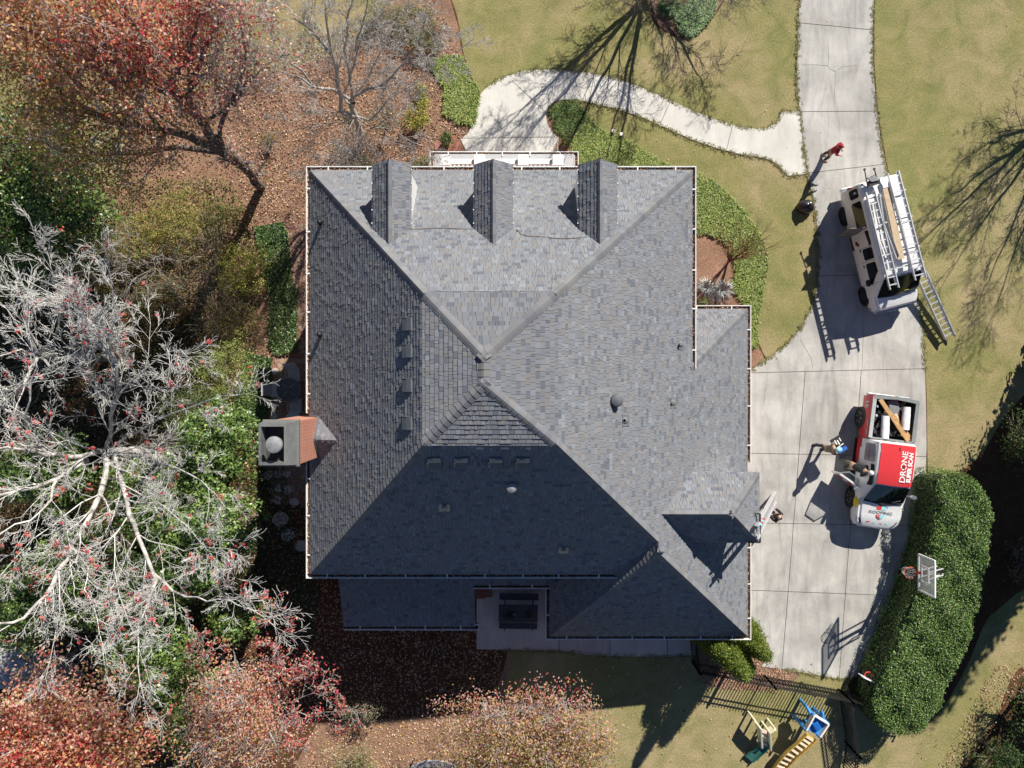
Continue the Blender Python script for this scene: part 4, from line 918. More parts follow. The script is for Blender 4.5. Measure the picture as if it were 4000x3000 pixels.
# black ladder stand-off lying at the back of the roof
st = empty('ladder_stabiliser', vp(3410, 715, 2.3), 0, 'black folding ladder stabiliser tied at the rear of the van roof', 'ladder stabiliser'); o0 = vp(3410, 715, 2.3)
q = MB()
for a, b in (((3377, 662), (3390, 735)), ((3415, 660), (3424, 692))): q.tube([vp(*a, 2.42)-o0, vp(*b, 2.34)-o0], .022, 8)
q.tube([vp(3390, 735, 2.34)-o0, vp(3425, 718, 2.34)-o0, vp(3424, 690, 2.34)-o0], .02, 8); q.tube([vp(3384, 700, 2.36)-o0, vp(3424, 680, 2.36)-o0], .015, 8); q.build('arm', M_black, st)
q = MB(); q.loft([[vp(x, y, 2.28)-o0 for x, y in ((3386, 694), (3424, 688), (3440, 706), (3402, 712))], [vp(x, y, 2.42)-o0 for x, y in ((3390, 694), (3420, 690), (3434, 704), (3404, 710))]]); q.build('tray', mk('grey_panel', (.2, .21, .23)), st)
q = MB(); q.bar(vp(3392, 718, 2.3)-o0, vp(3436, 708, 2.3)-o0, .2, .12); q.build('hinge_block', M_black, st)
for px, py in ((3377, 662), (3415, 660)): q = MB(); q.lathe([(.045, -.03), (.05, 0), (.045, .03)], vp(px, py, 2.42)-o0, 10); q.build('foot', M_black, st)

# --- pickup truck
M_tr = mk('truck_red', (.62, .045, .05), r=.28, spec=.6, var=.04); M_tw = mk('truck_white', (.8, .8, .8), r=.25, spec=.6, var=.03); M_tg = mk('bed_rail_grey', (.22, .24, .24), r=.35, var=.08)
M_bed = mk('bed_liner', (.03, .03, .035), r=.8)
TC = Vector((15.72, -3.38, 0)); TA = atan2(-.992, -.125)
trk = empty('pickup_truck', TC, TA, 'red and white pickup truck with sign lettering on its roof and a loaded open bed', 'pickup truck')
tst = [(-.98, .45, 1.12, 1.75, .92, .99, .74), (-.92, .42, 1.14, 1.9, .93, 1.0, .76), (-.6, .42, 1.15, 1.95, .93, 1.0, .77), (.3, .42, 1.15, 1.95, .93, 1.0, .77), (.72, .42, 1.15, 1.9, .93, 1.0, .75), (.82, .42, 1.15, 1.84, .93, 1.0, .745),
       (1.5, .42, 1.12, 1.27, .93, 1.0, .86), (1.62, .42, 1.08, 1.22, .93, .995, .86), (2.2, .45, 1.02, 1.14, .93, .98, .82), (2.5, .48, .95, 1.06, .9, .93, .74), (2.68, .5, .85, .96, .8, .82, .6), (2.75, .52, .75, .84, .6, .62, .45)]
t = MB(); rg_ = carloft(tst); t.loft(rg_, mats=lambda i, j: 1 if (i < 2 and j in (1, 2, 3, 16, 17, 18)) else 0)
t.build('cab', [M_tw, M_tr], trk, smooth=True, angle=28)
def tside(z, s): f = (z-1.14)/(1.95-1.14); return s*(1.0-(1.0-.77)*max(0, f)**1.1+.006)
# red roof wrap
rf = MB(); xs = (-.9, -.5, .1, .6, .78)
rows = [[(x+(.035*(1-abs(k)) if x > .7 else 0), k*.71, (1.955 if x > -.8 and x < .5 else 1.915 if x < 0 else (1.945 if x < .65 else 1.9))+.028*(1-k*k)+.004) for k in (-1, -.6, -.2, .2, .6, 1)] for x in xs]
V_ = [p for r in rows for p in r]; rf.add(V_, [(i*6+j, i*6+j+1, (i+1)*6+j+1, (i+1)*6+j) for i in range(4) for j in range(5)]); rf.build('roof_panel', M_tr, trk, smooth=True)
for s in (-1, 1):
    for x0_, x1_ in ((-.82, -.08),) + (((.02, .8),) if s > 0 else ()):
        pp = rrect(x0_, x1_, 1.22, 1.76, .07)
        if x1_ > .5: pp = [(x+(-.15 if z > 1.6 and x > .5 else .25 if x > .5 and z < 1.4 else 0), z) for x, z in pp]
        sidequad([(x, tside(z, s), z) for x, z in pp], .008, Vector((0, s, .25))).build('side_window', M_glass if s > 0 else mk('printed_window', (.28, .29, .32), r=.15), trk)
    q = MB(); q.bar((-.95, s*1.008, .62), (.05, s*1.008, .62), .02, .34); q.build('door_wrap', M_tr, trk)
    for x in (-1.85, 1.62):
        M = Matrix.Rotation(pi/2, 3, 'X'); q = MB(); q.lathe([(.46, -.02), (.46, .02)], (x, s*1.0, .47), 28, M=M); q.build('wheel_arch', M_black, trk)
        wheel(trk, (x, s*.9, .41), .41, .25, s, M_galv)
    q = MB(); q.loft([[(2.38, s*.93, .8), (2.38, s*.93, .98), (2.36, s*.8, 1.06)], [(2.62, s*.78, .76), (2.62, s*.78, .9), (2.55, s*.68, 1.02)]]); q.build('headlight', M_glass, trk)
    q = MB(); q.box((-2.8, s*.93, 1.0), (.06, .12, .36)); q.build('tail_light', mk('red_lens_b', (.4, .02, .03), r=.2), trk)
    q = MB(); q.lathe([(.02, -.09), (.08, -.08), (.09, 0), (.08, .08), (.02, .09)], (1.22 if s > 0 else 1.2, s*1.2, 1.32), 12, M=Matrix(((1.0, 0, 0), (0, 1.5, 0), (0, 0, 1)))) if s > 0 else None
    if s > 0: q.bar((1.2, .96, 1.22), (1.2, 1.1, 1.27), .05, .05); q.build('wing_mirror', M_chr, trk, smooth=True)
ws = MB(); wr_ = []
for tt in (0, .5, 1):
    x = .84+.68*tt; z = 1.85-.57*tt+.02; hw = .7+.12*tt; wr_.append([(x+.09*(1-abs(k)/2), k/2*hw, z+.03*(1-abs(k)/2)) for k in (-2, -1, 0, 1, 2)])
V_ = [p for r in wr_ for p in r]; ws.add(V_, [(i*5+j, i*5+j+1, (i+1)*5+j+1, (i+1)*5+j) for i in range(2) for j in range(4)]); ws.build('windscreen', M_glass, trk, smooth=True)
q = MB(); q.bar((1.56, -.8, 1.24), (1.66, 0, 1.27), .1, .03); q.bar((1.56, .8, 1.24), (1.66, 0, 1.27), .1, .03); q.build('wiper_cowl', M_black, trk)
for y in (-.6, .1): q = MB(); q.bar((1.6, y, 1.3), (1.42, y+.55, 1.41), .02, .02); q.build('wiper', M_chr, trk)
q = MB(); q.bar((2.72, -.6, .6), (2.72, .6, .6), .12, .22); q.build('bumper', M_tw, trk, bevel=.03); q = MB(); q.bar((-2.86, -.9, .6), (-2.86, .9, .6), .14, .16); q.build('bumper', M_chr, trk, bevel=.02)
# bed: walls, rails, floor, tailgate
q = MB(); q.box((-1.9, 0, .72), (1.78, 1.66, .04)); q.build('bed_floor', M_bed, trk)
for s in (-1, 1):
    q = MB(); rr_ = []
    for x, zt in ((-2.8, 1.28), (-2.6, 1.3), (-1.85, 1.31), (-1.02, 1.31)):
        rr_.append([(x, s*y, z) for y, z in ((.84, .5), (.97, .5), (1.0, .75), (1.005, 1.05), (.97, zt-.02), (.94, zt), (.84, zt))])
    q.loft(rr_); q.build('bed_side', M_tr, trk, smooth=True)
    q = MB(); q.bar((-2.76, s*.905, 1.315), (-1.04, s*.905, 1.325), .16, .035); q.build('bed_rail', M_tg if s > 0 else mk('bed_rail_pale', (.42, .45, .45), r=.3), trk, bevel=.01)
    q = MB(); q.bar((-2.72, s*.84, 1.0), (-1.04, s*.84, 1.0), .02, .56); q.build('bed_lining', M_bed, trk)
q = MB(); q.bar((-2.78, -.9, .95), (-2.78, .9, .95), .09, .7); q.build('tailgate', M_tr, trk, bevel=.02); q = MB()
q.bar((-2.74, -.94, 1.32), (-2.82, 0, 1.32), .14, .035); q.bar((-2.74, .94, 1.32), (-2.82, 0, 1.32), .14, .035); q.build('tailgate_cap', M_tg, trk)
q = MB(); q.bar((-1.03, -.84, 1.0), (-1.03, .84, 1.0), .04, .6); q.bar((-1.05, -.9, 1.31), (-1.05, .9, 1.31), .08, .04); q.build('bed_front', M_tg, trk)
# lettering and marks
Tlet = mk('letter_white', (.78, .78, .78)); Tred = mk('letter_red', (.6, .05, .05)); Tdk = mk('letter_grey', (.25, .26, .28)); Tcy = mk('mark_cyan', (.25, .68, .75))
R3 = Matrix(((-1, 0, 0), (0, -1, 0), (0, 0, 1)))
text('DRONE', .33, trk, (-.02, .28, 1.992), (0, 0, pi), Tlet, sx=1.15, font_w=.004)
text('SUPER SCAN', .235, trk, (-.02, .53, 1.988), (0, 0, pi), Tlet, sx=.92, font_w=.012)
q = MB(); q.lathe([(.0, 0), (.055, 0), (.055, .006), (.0, .006)], (-.0, .28, 1.995), 12)
for a in range(4): q.bar((0, .28, 2.0), (.12*cos(a*pi/2+.6), .28+.12*sin(a*pi/2+.6), 2.0), .018, .006)
q.build('drone_mark', mk('dark_red', (.15, .01, .015)), trk)
q = MB(); q.box((-.72, .05, 1.975), (.17, .045, .012)); q.build('roof_slot', mk('dark_red_b', (.2, .01, .015)), trk)
text('DRONE', .15, trk, (-.45, -.872, 1.62), (radians(60), 0, 0), Tdk, font_w=.002); text('SUPER SCAN', .1, trk, (-.45, -.935, 1.46), (radians(60), 0, 0), Tred, font_w=.004)
hz = 1.2
RZ = (0, radians(6), -pi/2)
text('ROOFING', .17, trk, (2.03, 0.0, 1.203), (radians(8), 0, pi/2), Tdk, sx=1.3, font_w=.003)
hx = MB(); hx.add([(1.7, -.0, hz+.042), (1.79, -.24, hz+.022), (1.82, -.2, hz+.022), (1.92, -.2, hz+.01), (1.92, -.0, hz+.014)], [(0, 1, 2, 3, 4)]); hx.build('house_mark', Tred, trk)
hx = MB(); hx.add([(1.7, .0, hz+.042), (1.79, .24, hz+.022), (1.82, .2, hz+.022), (1.92, .2, hz+.01), (1.92, .0, hz+.014)], [(0, 1, 2, 3, 4)]); hx.build('house_mark', Tcy, trk)
hx = MB(); hx.bar((1.68, .0, hz+.048), (1.8, .27, hz+.026), .018, .01); hx.bar((1.68, .0, hz+.048), (1.8, -.27, hz+.026), .018, .01); hx.build('roof_line_mark', Tdk, trk)
hx = MB(); hx.add([(2.13, -.2, hz-.012), (2.13, 0, hz-.005), (2.31, 0, hz-.032), (2.25, -.13, hz-.03)], [(0, 1, 2, 3)]); hx.build('shield_mark', Tred, trk)
hx = MB(); hx.add([(2.13, .2, hz-.012), (2.13, 0, hz-.005), (2.31, 0, hz-.032), (2.25, .13, hz-.03)], [(0, 1, 2, 3)]); hx.build('shield_mark', Tcy, trk)
for y in (-.08, .0): hx = MB(); hx.lathe([(.0, 0), (.018, 0), (.018, .004), (0, .004)], (2.19, y-.05, hz-.01), 8); hx.build('shield_dot', Tlet, trk)
for y, m in ((-.42, Tred), (-.18, Tcy), (.1, Tred), (.32, Tcy)): hx = MB(); hx.box((2.5-abs(y)*.05, y, 1.075), (.05, .13, .01), M=Matrix.Rotation(.25, 3, 'Y')); hx.build('hood_badge', m, trk)
for s in (-1, 1):   # yellow burst on the front wings
    q = MB(); pts = []
    for i in range(24):
        a = i*2*pi/24; r = .26 if i % 2 == 0 else .17; u_, w_2 = r*cos(a), r*.8*sin(a); pts.append((1.72+u_, s*(1.005-.12*max(0, w_2*1.6)), .98+w_2+.02))
    pts = [(x, s*(1.02-max(0, z-1.05)*.75), z) for x, y, z in pts]; k = len(pts)
    q.add(pts+[(1.72, s*1.025, 1.0)], [(i, (i+1) % k, k) for i in range(k)]); q.build('burst_mark', mk('yellow_mark', (.75, .6, .03)), trk)
text('LE', .3, trk, (-2.42, -1.014, .95), (radians(90), 0, 0), Tlet, font_w=.01)
q = MB(); 
for x, w in ((-1.62, .3), (-1.28, .24)): q.bar((x-w/2, -1.012, 1.2), (x+w/2, -1.012, 1.2), .01, .035)
q.build('lettering', Tlet, trk)
# open front door, west side
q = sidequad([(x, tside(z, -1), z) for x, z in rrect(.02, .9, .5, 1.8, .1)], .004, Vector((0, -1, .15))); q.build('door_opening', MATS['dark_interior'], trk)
q = MB(); q.box((.35, -.82, 1.28), (.3, .2, .2)); q.build('seat', mk('grey_seat', (.25, .26, .27)), trk)
dr = empty('front_door', (1.08, -1.0, 0), radians(180+62), parent=trk)
q = MB(); q.loft([[(0, -.04, .45), (0, .05, .45), (0, .05, 1.15), (0, -.02, 1.15)], [(1.05, -.04, .45), (1.05, .05, .45), (1.05, .05, 1.15), (1.05, -.02, 1.15)]]); q.build('door_leaf', M_tw, dr)
q = MB(); q.bar((.1, -.0, 1.17), (.5, -.17, 1.76), .04, .04); q.bar((.5, -.17, 1.76), (.98, -.17, 1.76), .04, .04); q.bar((.98, -.17, 1.76), (1.03, 0, 1.17), .04, .04); q.build('window_frame', M_chr, dr)
q = MB(); q.add([(.12, -.02, 1.17), (1.0, -.02, 1.17), (.96, -.165, 1.74), (.5, -.165, 1.74)], [(0, 1, 2, 3)])
mg, n, l, b = newmat('clear_glass'); setc(b, (.25, .35, .33), .05); b.inputs['Transmission Weight'].default_value = .0; b.inputs['Alpha'].default_value = .35; q.build('pane', mg, dr)
q = MB(); q.box((.3, .09, .8), (.16, .02, .3)); q.box((.75, .09, .75), (.3, .02, .18)); q.build('door_graphic', Tred, dr)
q = MB(); q.lathe([(.02, -.09), (.08, -.08), (.09, 0), (.08, .08), (.02, .09)], (.12, .16, 1.3), 12, M=Matrix(((1.0, 0, 0), (0, 1.4, 0), (0, 0, 1)))); q.build('wing_mirror', M_chr, dr, smooth=True)
q = MB(); q.bar((-.95, -1.06, .5), (1.3, -1.06, .5), .12, .05); q.build('running_board', M_black, trk)

# load in the bed
def inbed(x, y, z): M = Matrix.Rotation(TA, 3, 'Z'); return M @ Vector((x, y, z))+TC
def bundle(c, L, W, Ht, ang, label):
    q = MB(); R = Matrix.Rotation(TA+ang, 3, 'Z'); c = inbed(*c); rings = []; rr = random.Random(int(L*100+c.x*10)); k = 9
    for i in range(k):
        x = -L/2+L*i/(k-1); s = 1-.08*abs(2*i/(k-1)-1)**3+rr.uniform(-.03, .03)
        rings.append([c+R @ Vector((x, W/2*s*cos(a)*(1.12 if abs(cos(a)) < .9 else 1), Ht/2*(sin(a)*.9+.0)+rr.uniform(-.012, .012))) for a in [j*2*pi/12+.26 for j in range(12)]])
    q.loft(rings); o = q.build('wrapped_bundle', mk('white_wrap', (.75, .74, .76), r=.35, var=.05), smooth=True, angle=50); o.location = (0, 0, 0)
    tag(o, label, 'wrapped bundle'); return o
bundle((-1.55, -.3, 1.26), .95, .34, .26, .1, 'creased white plastic-wrapped bundle nearest the driver side rail, close to the cab')
bundle((-2.02, .5, 1.3), .96, .33, .24, .06, 'smooth white wrapped bundle near the far rail of the truck bed')
for a, b, w, lb in (((-2.68, -.68, 1.3), (-1.1, .68, 1.36), .17, 'long thick brown timber lying diagonally across the truck bed on top of the load'), ((-2.1, -.05, 1.16), (-1.2, .8, 1.22), .2, 'shorter brown timber plank under the long one at the cab corner of the bed')):
    q = MB(); q.bar(inbed(*a), inbed(*b), w, .07); o = q.build('timber', M_wood); tag(o, lb, 'timber')
q = MB(); q.bar(inbed(-2.15, .1, 1.14), inbed(-1.75, .32, 1.18), .16, .05); o = q.build('timber', mk('pale_timber', (.55, .45, .28))); tag(o, 'short pale offcut of timber resting mid-bed beside the smooth bundle', 'timber')
q = MB(); q.box(inbed(-2.38, .05, 1.1), (.7, .4, .1), rz=TA+.3); o = q.build('foam_sheet', mk('grey_foam', (.2, .2, .22))); tag(o, 'dark grey folded sheet at the tailgate end of the truck bed', 'folded sheet')
dbr = MB(); rr = random.Random(5)
for i in range(34):
    c = inbed(rr.uniform(-2.6, -1.15), rr.uniform(-.72, .72), rr.uniform(.82, 1.08)); M = Matrix.Rotation(rr.uniform(0, 6), 3, 'Z') @ Matrix.Rotation(rr.uniform(-.5, .5), 3, 'X'); dbr.box(c, (rr.uniform(.12, .4), rr.uniform(.08, .25), rr.uniform(.03, .12)), M=M)
    dbr.c[-6:] = [rr.choice([(.04, .04, .05), (.09, .08, .1), (.03, .03, .035), (.3, .29, .28), (.4, .24, .08), (.02, .02, .02)])]*6
o = dbr.build('debris', attrmat('debris', .7, 0)); tag(o, 'jumble of dark scraps and offcuts on the floor of the truck bed', 'debris', kind='stuff')
for x, y in ((-2.38, -.7), (-1.98, -.7)):
    q = MB(); q.lathe([(.055, 0), (.06, .02), (.06, .14), (.045, .16), (.02, .165)], inbed(x, y, 1.08), 14); o = q.build('bucket', M_alu, smooth=True); tag(o, 'small shiny metal pot by the driver side rail, %s' % ('nearer the tailgate' if x < -2.2 else 'nearer the cab'), 'metal pot')

# --- garbage bag
q = MB(); rr = random.Random(3); rings = []
for i in range(9):
    f = i/8; z = .52*f; r = .36*(sin(pi*min(1, .25+f*.72)))**.7+.02; rings.append([(r*(1+rr.uniform(-.1, .1))*cos(a), r*.8*(1+rr.uniform(-.1, .1))*sin(a), z) for a in [j*2*pi/18 for j in range(18)]])
q.loft(rings); o = q.build('rubbish_bag', mk('black_bin_liner', (.022, .017, .02), r=.28, spec=.6), smooth=True, angle=60); o.location = P(3140, 812)
q = MB(); q.lathe([(.06, .48), (.04, .54), (.09, .6), (.05, .62)], (0.05, .02, 0), 9); q.build('tied_neck', MATS['black_bin_liner'], o, smooth=True)
tag(o, 'full black rubbish bag standing on the grass at the driveway edge', 'rubbish bag')

# --- ladder against the side dormer
gl = ladder('ladder', (11.5, -4.94, 0), (8.3, -5.02, 7.0), .43, 22, 'tall aluminium ladder leaning on the eave of the side dormer above the garage', extra=1)
tp = Vector((8.3, -5.02, 7.0))-Vector((11.5, -4.94, 0)); q = MB()
q.bar(tp*.9+Vector((0, -.5, .0)), tp*.9+Vector((0, .5, 0)), .05, .05); [q.bar(tp*.9+Vector((0, s*.5, 0)), tp*.9+Vector((-.4, s*.5, -.1)), .04, .04) for s in (-1, 1)]; q.build('stabiliser', M_black, gl)
for f, m in ((.9, Tred), (.86, Tcy), (.94, Tcy), (.82, Tred)): q = MB(); q.box(tp*f+Vector((0.02, .21, .05)), (.1, .05, .16)); q.build('sticker', m, gl)

# ---------------------------------------------------------------- garden things
# basketball hoop
hb = empty('basketball_hoop', P(3478, 2120)+Vector((.0, 0, 0)), 0, 'basketball hoop with a clear backboard on white arms rising over the hedge', 'basketball hoop')
o0 = hb.location
rimc = P(3560, 2237, 3.05); b0, b1 = P(3588, 2170, 2.95), P(3588, 2308, 2.95); bb = [P(3594, 2166, 2.9), P(3594, 2302, 2.9), P(3634, 2328, 3.95), P(3634, 2182, 3.95)]
bx0 = P(3592, 2237, 2.95).x; yb0, yb1 = P(3592, 2165, 2.9).y, P(3592, 2303, 2.9).y
q = MB()
for a, b in (((yb0, 2.9), (yb1, 2.9)), ((yb0, 3.97), (yb1, 3.97)), ((yb0, 2.9), (yb0, 3.97)), ((yb1, 2.9), (yb1, 3.97))): q.bar(Vector((bx0, a[0], a[1]))-o0, Vector((bx0, b[0], b[1]))-o0, .05, .06)
ym = (yb0+yb1)/2
for a, b in (((ym-.3, 3.1), (ym+.3, 3.1)), ((ym-.3, 3.55), (ym+.3, 3.55)), ((ym-.3, 3.1), (ym-.3, 3.55)), ((ym+.3, 3.1), (ym+.3, 3.55))): q.bar(Vector((bx0, a[0], a[1]))-o0, Vector((bx0, b[0], b[1]))-o0, .04, .05)
q.build('backboard_frame', M_white, hb)
mg2, n, l, b = newmat('acrylic')
M_hoopg = mk('hoop_grey', (.5, .52, .52), r=.4)
n_dummy = 0
b = MATS['acrylic'].node_tree.nodes['Principled BSDF']; setc(b, (.62, .64, .62), .08); b.inputs['Alpha'].default_value = .42
q = MB(); q.bar(Vector((bx0, yb0, 3.43))-o0, Vector((bx0, yb1, 3.43))-o0, .012, 1.05); q.build('backboard', mg2, hb)
rx, ry = bx0-.42, ym; q = MB(); q.tube([Vector((rx+.23*cos(a), ry+.23*sin(a), 3.05))-o0 for a in [i*2*pi/24 for i in range(25)]], .014, 8); q.bar(Vector((rx+.2, ry, 3.04))-o0, Vector((bx0-.02, ry, 3.04))-o0, .12, .03); q.build('rim', mk('rim_orange', (.65, .07, .04), r=.4), hb)
q = MB()
for i in range(12):
    a, b_ = i*2*pi/12, (i+1)*2*pi/12; c_ = (i-1)*2*pi/12
    for e in (b_, c_): q.tube([Vector((rx+.23*cos(a), ry+.23*sin(a), 3.04))-o0, Vector((rx+.17*cos((a+e)/2), ry+.17*sin((a+e)/2), 2.85))-o0, Vector((rx+.12*cos(e), ry+.12*sin(e), 2.62))-o0], .008, 4)
q.build('net', M_white, hb)
q = MB(); base = Vector((bx0+.95, ym, 0))
q.bar(base-o0, base+Vector((0, 0, 2.9))-o0, .13, .13); q.build('pole', M_blackmetal, hb)
q = MB()
for s in (-.13, .13):
    q = MB(); q.bar(base+Vector((0, s, 2.9))-o0, Vector((bx0+.02, ym+s, 3.5))-o0, .035, .05); q.build('arm', M_hoopg, hb); q = MB(); q.bar(base+Vector((0, s, 2.5))-o0, Vector((bx0+.02, ym+s, 3.1))-o0, .035, .05); q.build('arm', M_hoopg, hb)
q = MB(); q.tube([base+Vector((.1, -.12, 2.75))-o0, base+Vector((-.3, -.18, 2.9))-o0, Vector((bx0+.3, ym-.36, 3.1))-o0, Vector((bx0+.05, ym-.4, 3.3))-o0], .025, 8); q.build('brace', M_hoopg, hb)
hb_root_fix = base

# low portable toy hoop
th = empty('toy_hoop', P(3390, 2662), 0, 'small toy basketball hoop with a white board and red ring in the hedge shade', 'toy hoop'); o0 = th.location
a, b = P(3366, 2642, 1.35)-o0, P(3414, 2664, 1.35)-o0; q = MB(); q.bar(a-Vector((0, 0, .1)), b-Vector((0, 0, .1)), .035, .45); q.build('backboard', M_white, th, bevel=.02)
for f in (0.04, .96): q = MB(); q.bar(a+(b-a)*f-Vector((0, 0, .1)), a+(b-a)*(f+.06 if f < .5 else f-.06)-Vector((0, 0, .1)), .045, .46); q.build('board_edge', mk('toy_blue', (.04, .2, .6), r=.35), th)
c = P(3390, 2650, 1.2)-o0+Vector((.02, .12, 0)); q = MB(); q.tube([c+Vector((.15*cos(t), .15*sin(t), 0)) for t in [i*2*pi/20 for i in range(21)]], .02, 8); q.build('ring', mk('toy_red', (.6, .06, .05), r=.4), th)
q = MB(); [q.tube([c+Vector((.15*cos(t), .15*sin(t), 0)), c+Vector((.08*cos(t+.5), .08*sin(t+.5), -.22))], .008, 4) for t in [i*2*pi/10 for i in range(10)]]; q.build('net', mk('red_net', (.45, .12, .12)), th)
q = MB(); q.bar(Vector((0, 0, .1)), (a+b)/2-Vector((0, -.02, .1)), .08, .08); q.build('post', M_black, th); q = MB(); q.box((-.15, 0, .1), (.6, .45, .18)); q.build('base', mk('toy_blue_b', (.03, .05, .12)), th, bevel=.04)

# metal picket fence
def picket(name, pts, label, hgt=1.35, gap=.125):
    root = empty(name, (*pts[0], 0), 0, label, 'fence'); o0 = Vector((*pts[0], 0)); pk = MB(); posts = []
    for a, b in zip(pts, pts[1:]):
        a, b = Vector((*a, 0)), Vector((*b, 0)); L = (b-a).length; d = (b-a)/L
        for z in (.18, hgt-.28, hgt-.1): q = MB(); q.bar(a-o0+Vector((0, 0, z)), b-o0+Vector((0, 0, z)), .035, .04); q.build('rail', M_blackmetal, root)
        k = int(L/gap)
        for i in range(k+1):
            p = a+d*i*L/k-o0; pk.bar(p+Vector((0, 0, .06)), p+Vector((0, 0, hgt)), .03, .03)
        m = max(1, round(L/1.85))
        for i in range(m+1):
            q = MB(); p = a+d*i*L/m-o0; q.bar(p, p+Vector((0, 0, hgt+.06)), .06, .06); q.box(p+Vector((0, 0, hgt+.07)), (.075, .075, .02)); q.build('post', M_blackmetal, root)
    pk.build('pickets', M_blackmetal, root); return root
fz = 1.35
def top(px, py): return tuple(P(px, py, fz)[:2])
picket('fence', [top(2722, 2500), top(2735, 2632), top(3030, 2690), top(3333, 2746), top(3640, 2800)], 'black metal picket fence running from the house corner past the conifers toward the hedge')
picket('fence', [top(3333, 2770), top(3360, 2960), top(3330, 3160)], 'black metal picket fence standing in deep shade, running down beside the hedge end')

# slides
def slide(name, label, path, w, mat_side, mat_step, steps, seat_from=None, sideh=.09):
    """path: list of (x,y,z) centreline world"""
    pts = [Vector(p) for p in path]; o0 = Vector((pts[-1].x, pts[-1].y, 0)); root = empty(name, o0, 0, label, 'slide')
    q = MB(); rings = []
    for i, p in enumerate(pts):
        d = pts[min(i+1, len(pts)-1)]-pts[max(i-1, 0)]; n = Vector((-d.y, d.x, 0)).normalized()
        c = p-o0; rings.append([c+n*w/2+Vector((0, 0, sideh)), c+n*(w/2-.04)+Vector((0, 0, sideh)), c+n*(w/2-.05), c-n*(w/2-.05), c-n*(w/2-.04)+Vector((0, 0, sideh)), c-n*w/2+Vector((0, 0, sideh)), c-n*w/2-Vector((0, 0, .05)), c+n*w/2-Vector((0, 0, .05))])
    q.loft(rings); q.build('chute', mat_side, root, smooth=True, angle=40); return root, o0
YEL = mk('toy_yellow', (.78, .5, .1), r=.35, var=.08); BLU = mk('toy_sky_blue', (.03, .27, .72), r=.3); WHT = mk('toy_white', (.72, .7, .66), r=.4); GRN = mk('toy_green', (.05, .16, .13), r=.35); CRM = mk('toy_cream', (.68, .64, .48), r=.4)
path = [P(3168, 2876, 1.3), P(3135, 2908, 1.12), P(3090, 2945, .85), P(3055, 2985, .55), P(3025, 3030, .3), P(2995, 3070, .15)]
r1, o0 = slide('slide', 'tall toy slide with a blue and white tower and a long orange-yellow chute', path, .5, YEL, WHT, 0, sideh=.14)
q = MB()
for i in range(9):
    f = .04+i*.075; L = f*(len(path)-1); k = int(L); p = path[k].lerp(path[min(k+1, 5)], L-k)-o0; d = (path[min(k+1, 5)]-path[k]).normalized(); n = Vector((-d.y, d.x, 0)).normalized()
    q.bar(p-n*.17+Vector((0, 0, .045)), p+n*.17+Vector((0, 0, .045)), .1, .03)
q.build('tread_or_shade_bar', mk('toy_shade_tan', (.78, .62, .45), r=.5), r1)  # tan bars stand in for a shadow pattern across the yellow chute
tb = [P(x, y, 1.35)-o0 for x, y in ((3143, 2846), (3175, 2788), (3230, 2822), (3196, 2872))]; cx_ = sum(tb, Vector())/4
q = MB(); q.loft([[Vector((p.x, p.y, 1.3)) for p in tb], [Vector((p.x, p.y, 1.36)) for p in tb]]); q.build('platform', BLU, r1, bevel=.02)
q = MB()
for i in range(4):
    a, b = tb[i], tb[(i+1) % 4]
    if i in (0, 1, 2): q.bar(Vector((a.x, a.y, 1.42)), Vector((b.x, b.y, 1.42)), .07, .3)
q.build('panel', WHT, r1, bevel=.02)
q = MB()
for p in tb: q.bar(Vector((p.x, p.y, 0)), Vector((p.x, p.y, 1.5)), .09, .09)
q.build('leg', BLU, r1)
q = MB(); q.box(cx_*1.0+Vector((0, 0, .12)), (.26, .36, .1), rz=.55); q.build('steering_seat', mk('toy_deep_blue', (.015, .12, .42), r=.3), r1, bevel=.05)
for a, b in (((3148, 2757), (3172, 2800)), ((3205, 2785), (3212, 2806)), ((3117, 2806), (3142, 2838))):
    q = MB(); q.bar(P(*a, 1.0 if a[0] != 3117 else .5)-o0, P(*b, 1.25 if a[0] != 3117 else .6)-o0, .07, .34); q.build('wing_panel', BLU, r1, bevel=.02)
path = [P(2998, 2830, .95), P(2997, 2860, .85), P(2990, 2895, .62), P(2975, 2925, .4), P(2945, 2948, .25), P(2925, 2965, .18)]
r2, o0 = slide('slide', 'small toy slide with cream steps and a dark green curved chute on the lawn', path[2:], .42, GRN, CRM, 0, sideh=.1)
q = MB(); a = [P(2950, 2818, .95)-o0, P(2970, 2845, .95)-o0, P(2975, 2920, .5)-o0]; b = [P(3028, 2848, .95)-o0, P(3006, 2860, .95)-o0, P(3009, 2930, .5)-o0]
for s in (a, b):
    for p, r in zip(s, s[1:]): q.loft([[p+Vector((x, 0, z)) for x, z in ((-.04, .1), (.04, .1), (.04, -.35), (-.04, -.35))], [r+Vector((x, 0, z)) for x, z in ((-.04, .1), (.04, .1), (.04, -.35), (-.04, -.35))]])
q.build('side_rail', CRM, r2, bevel=.015)
q = MB()
for f in (.1, .32, .55, .78): p = a[1].lerp(a[2], f); r = b[1].lerp(b[2], f); q.bar(p-Vector((0, 0, .06)), r-Vector((0, 0, .06)), .13, .04)
q.build('tread_or_shade_bar', mk('toy_rose', (.6, .48, .4), r=.5), r2)
q = MB(); [q.bar(Vector((p.x, p.y, 0)), Vector((p.x, p.y, p.z)), .07, .07) for p in (a[0], a[1], b[0], b[1], a[2], b[2])]; q.build('leg', CRM, r2)

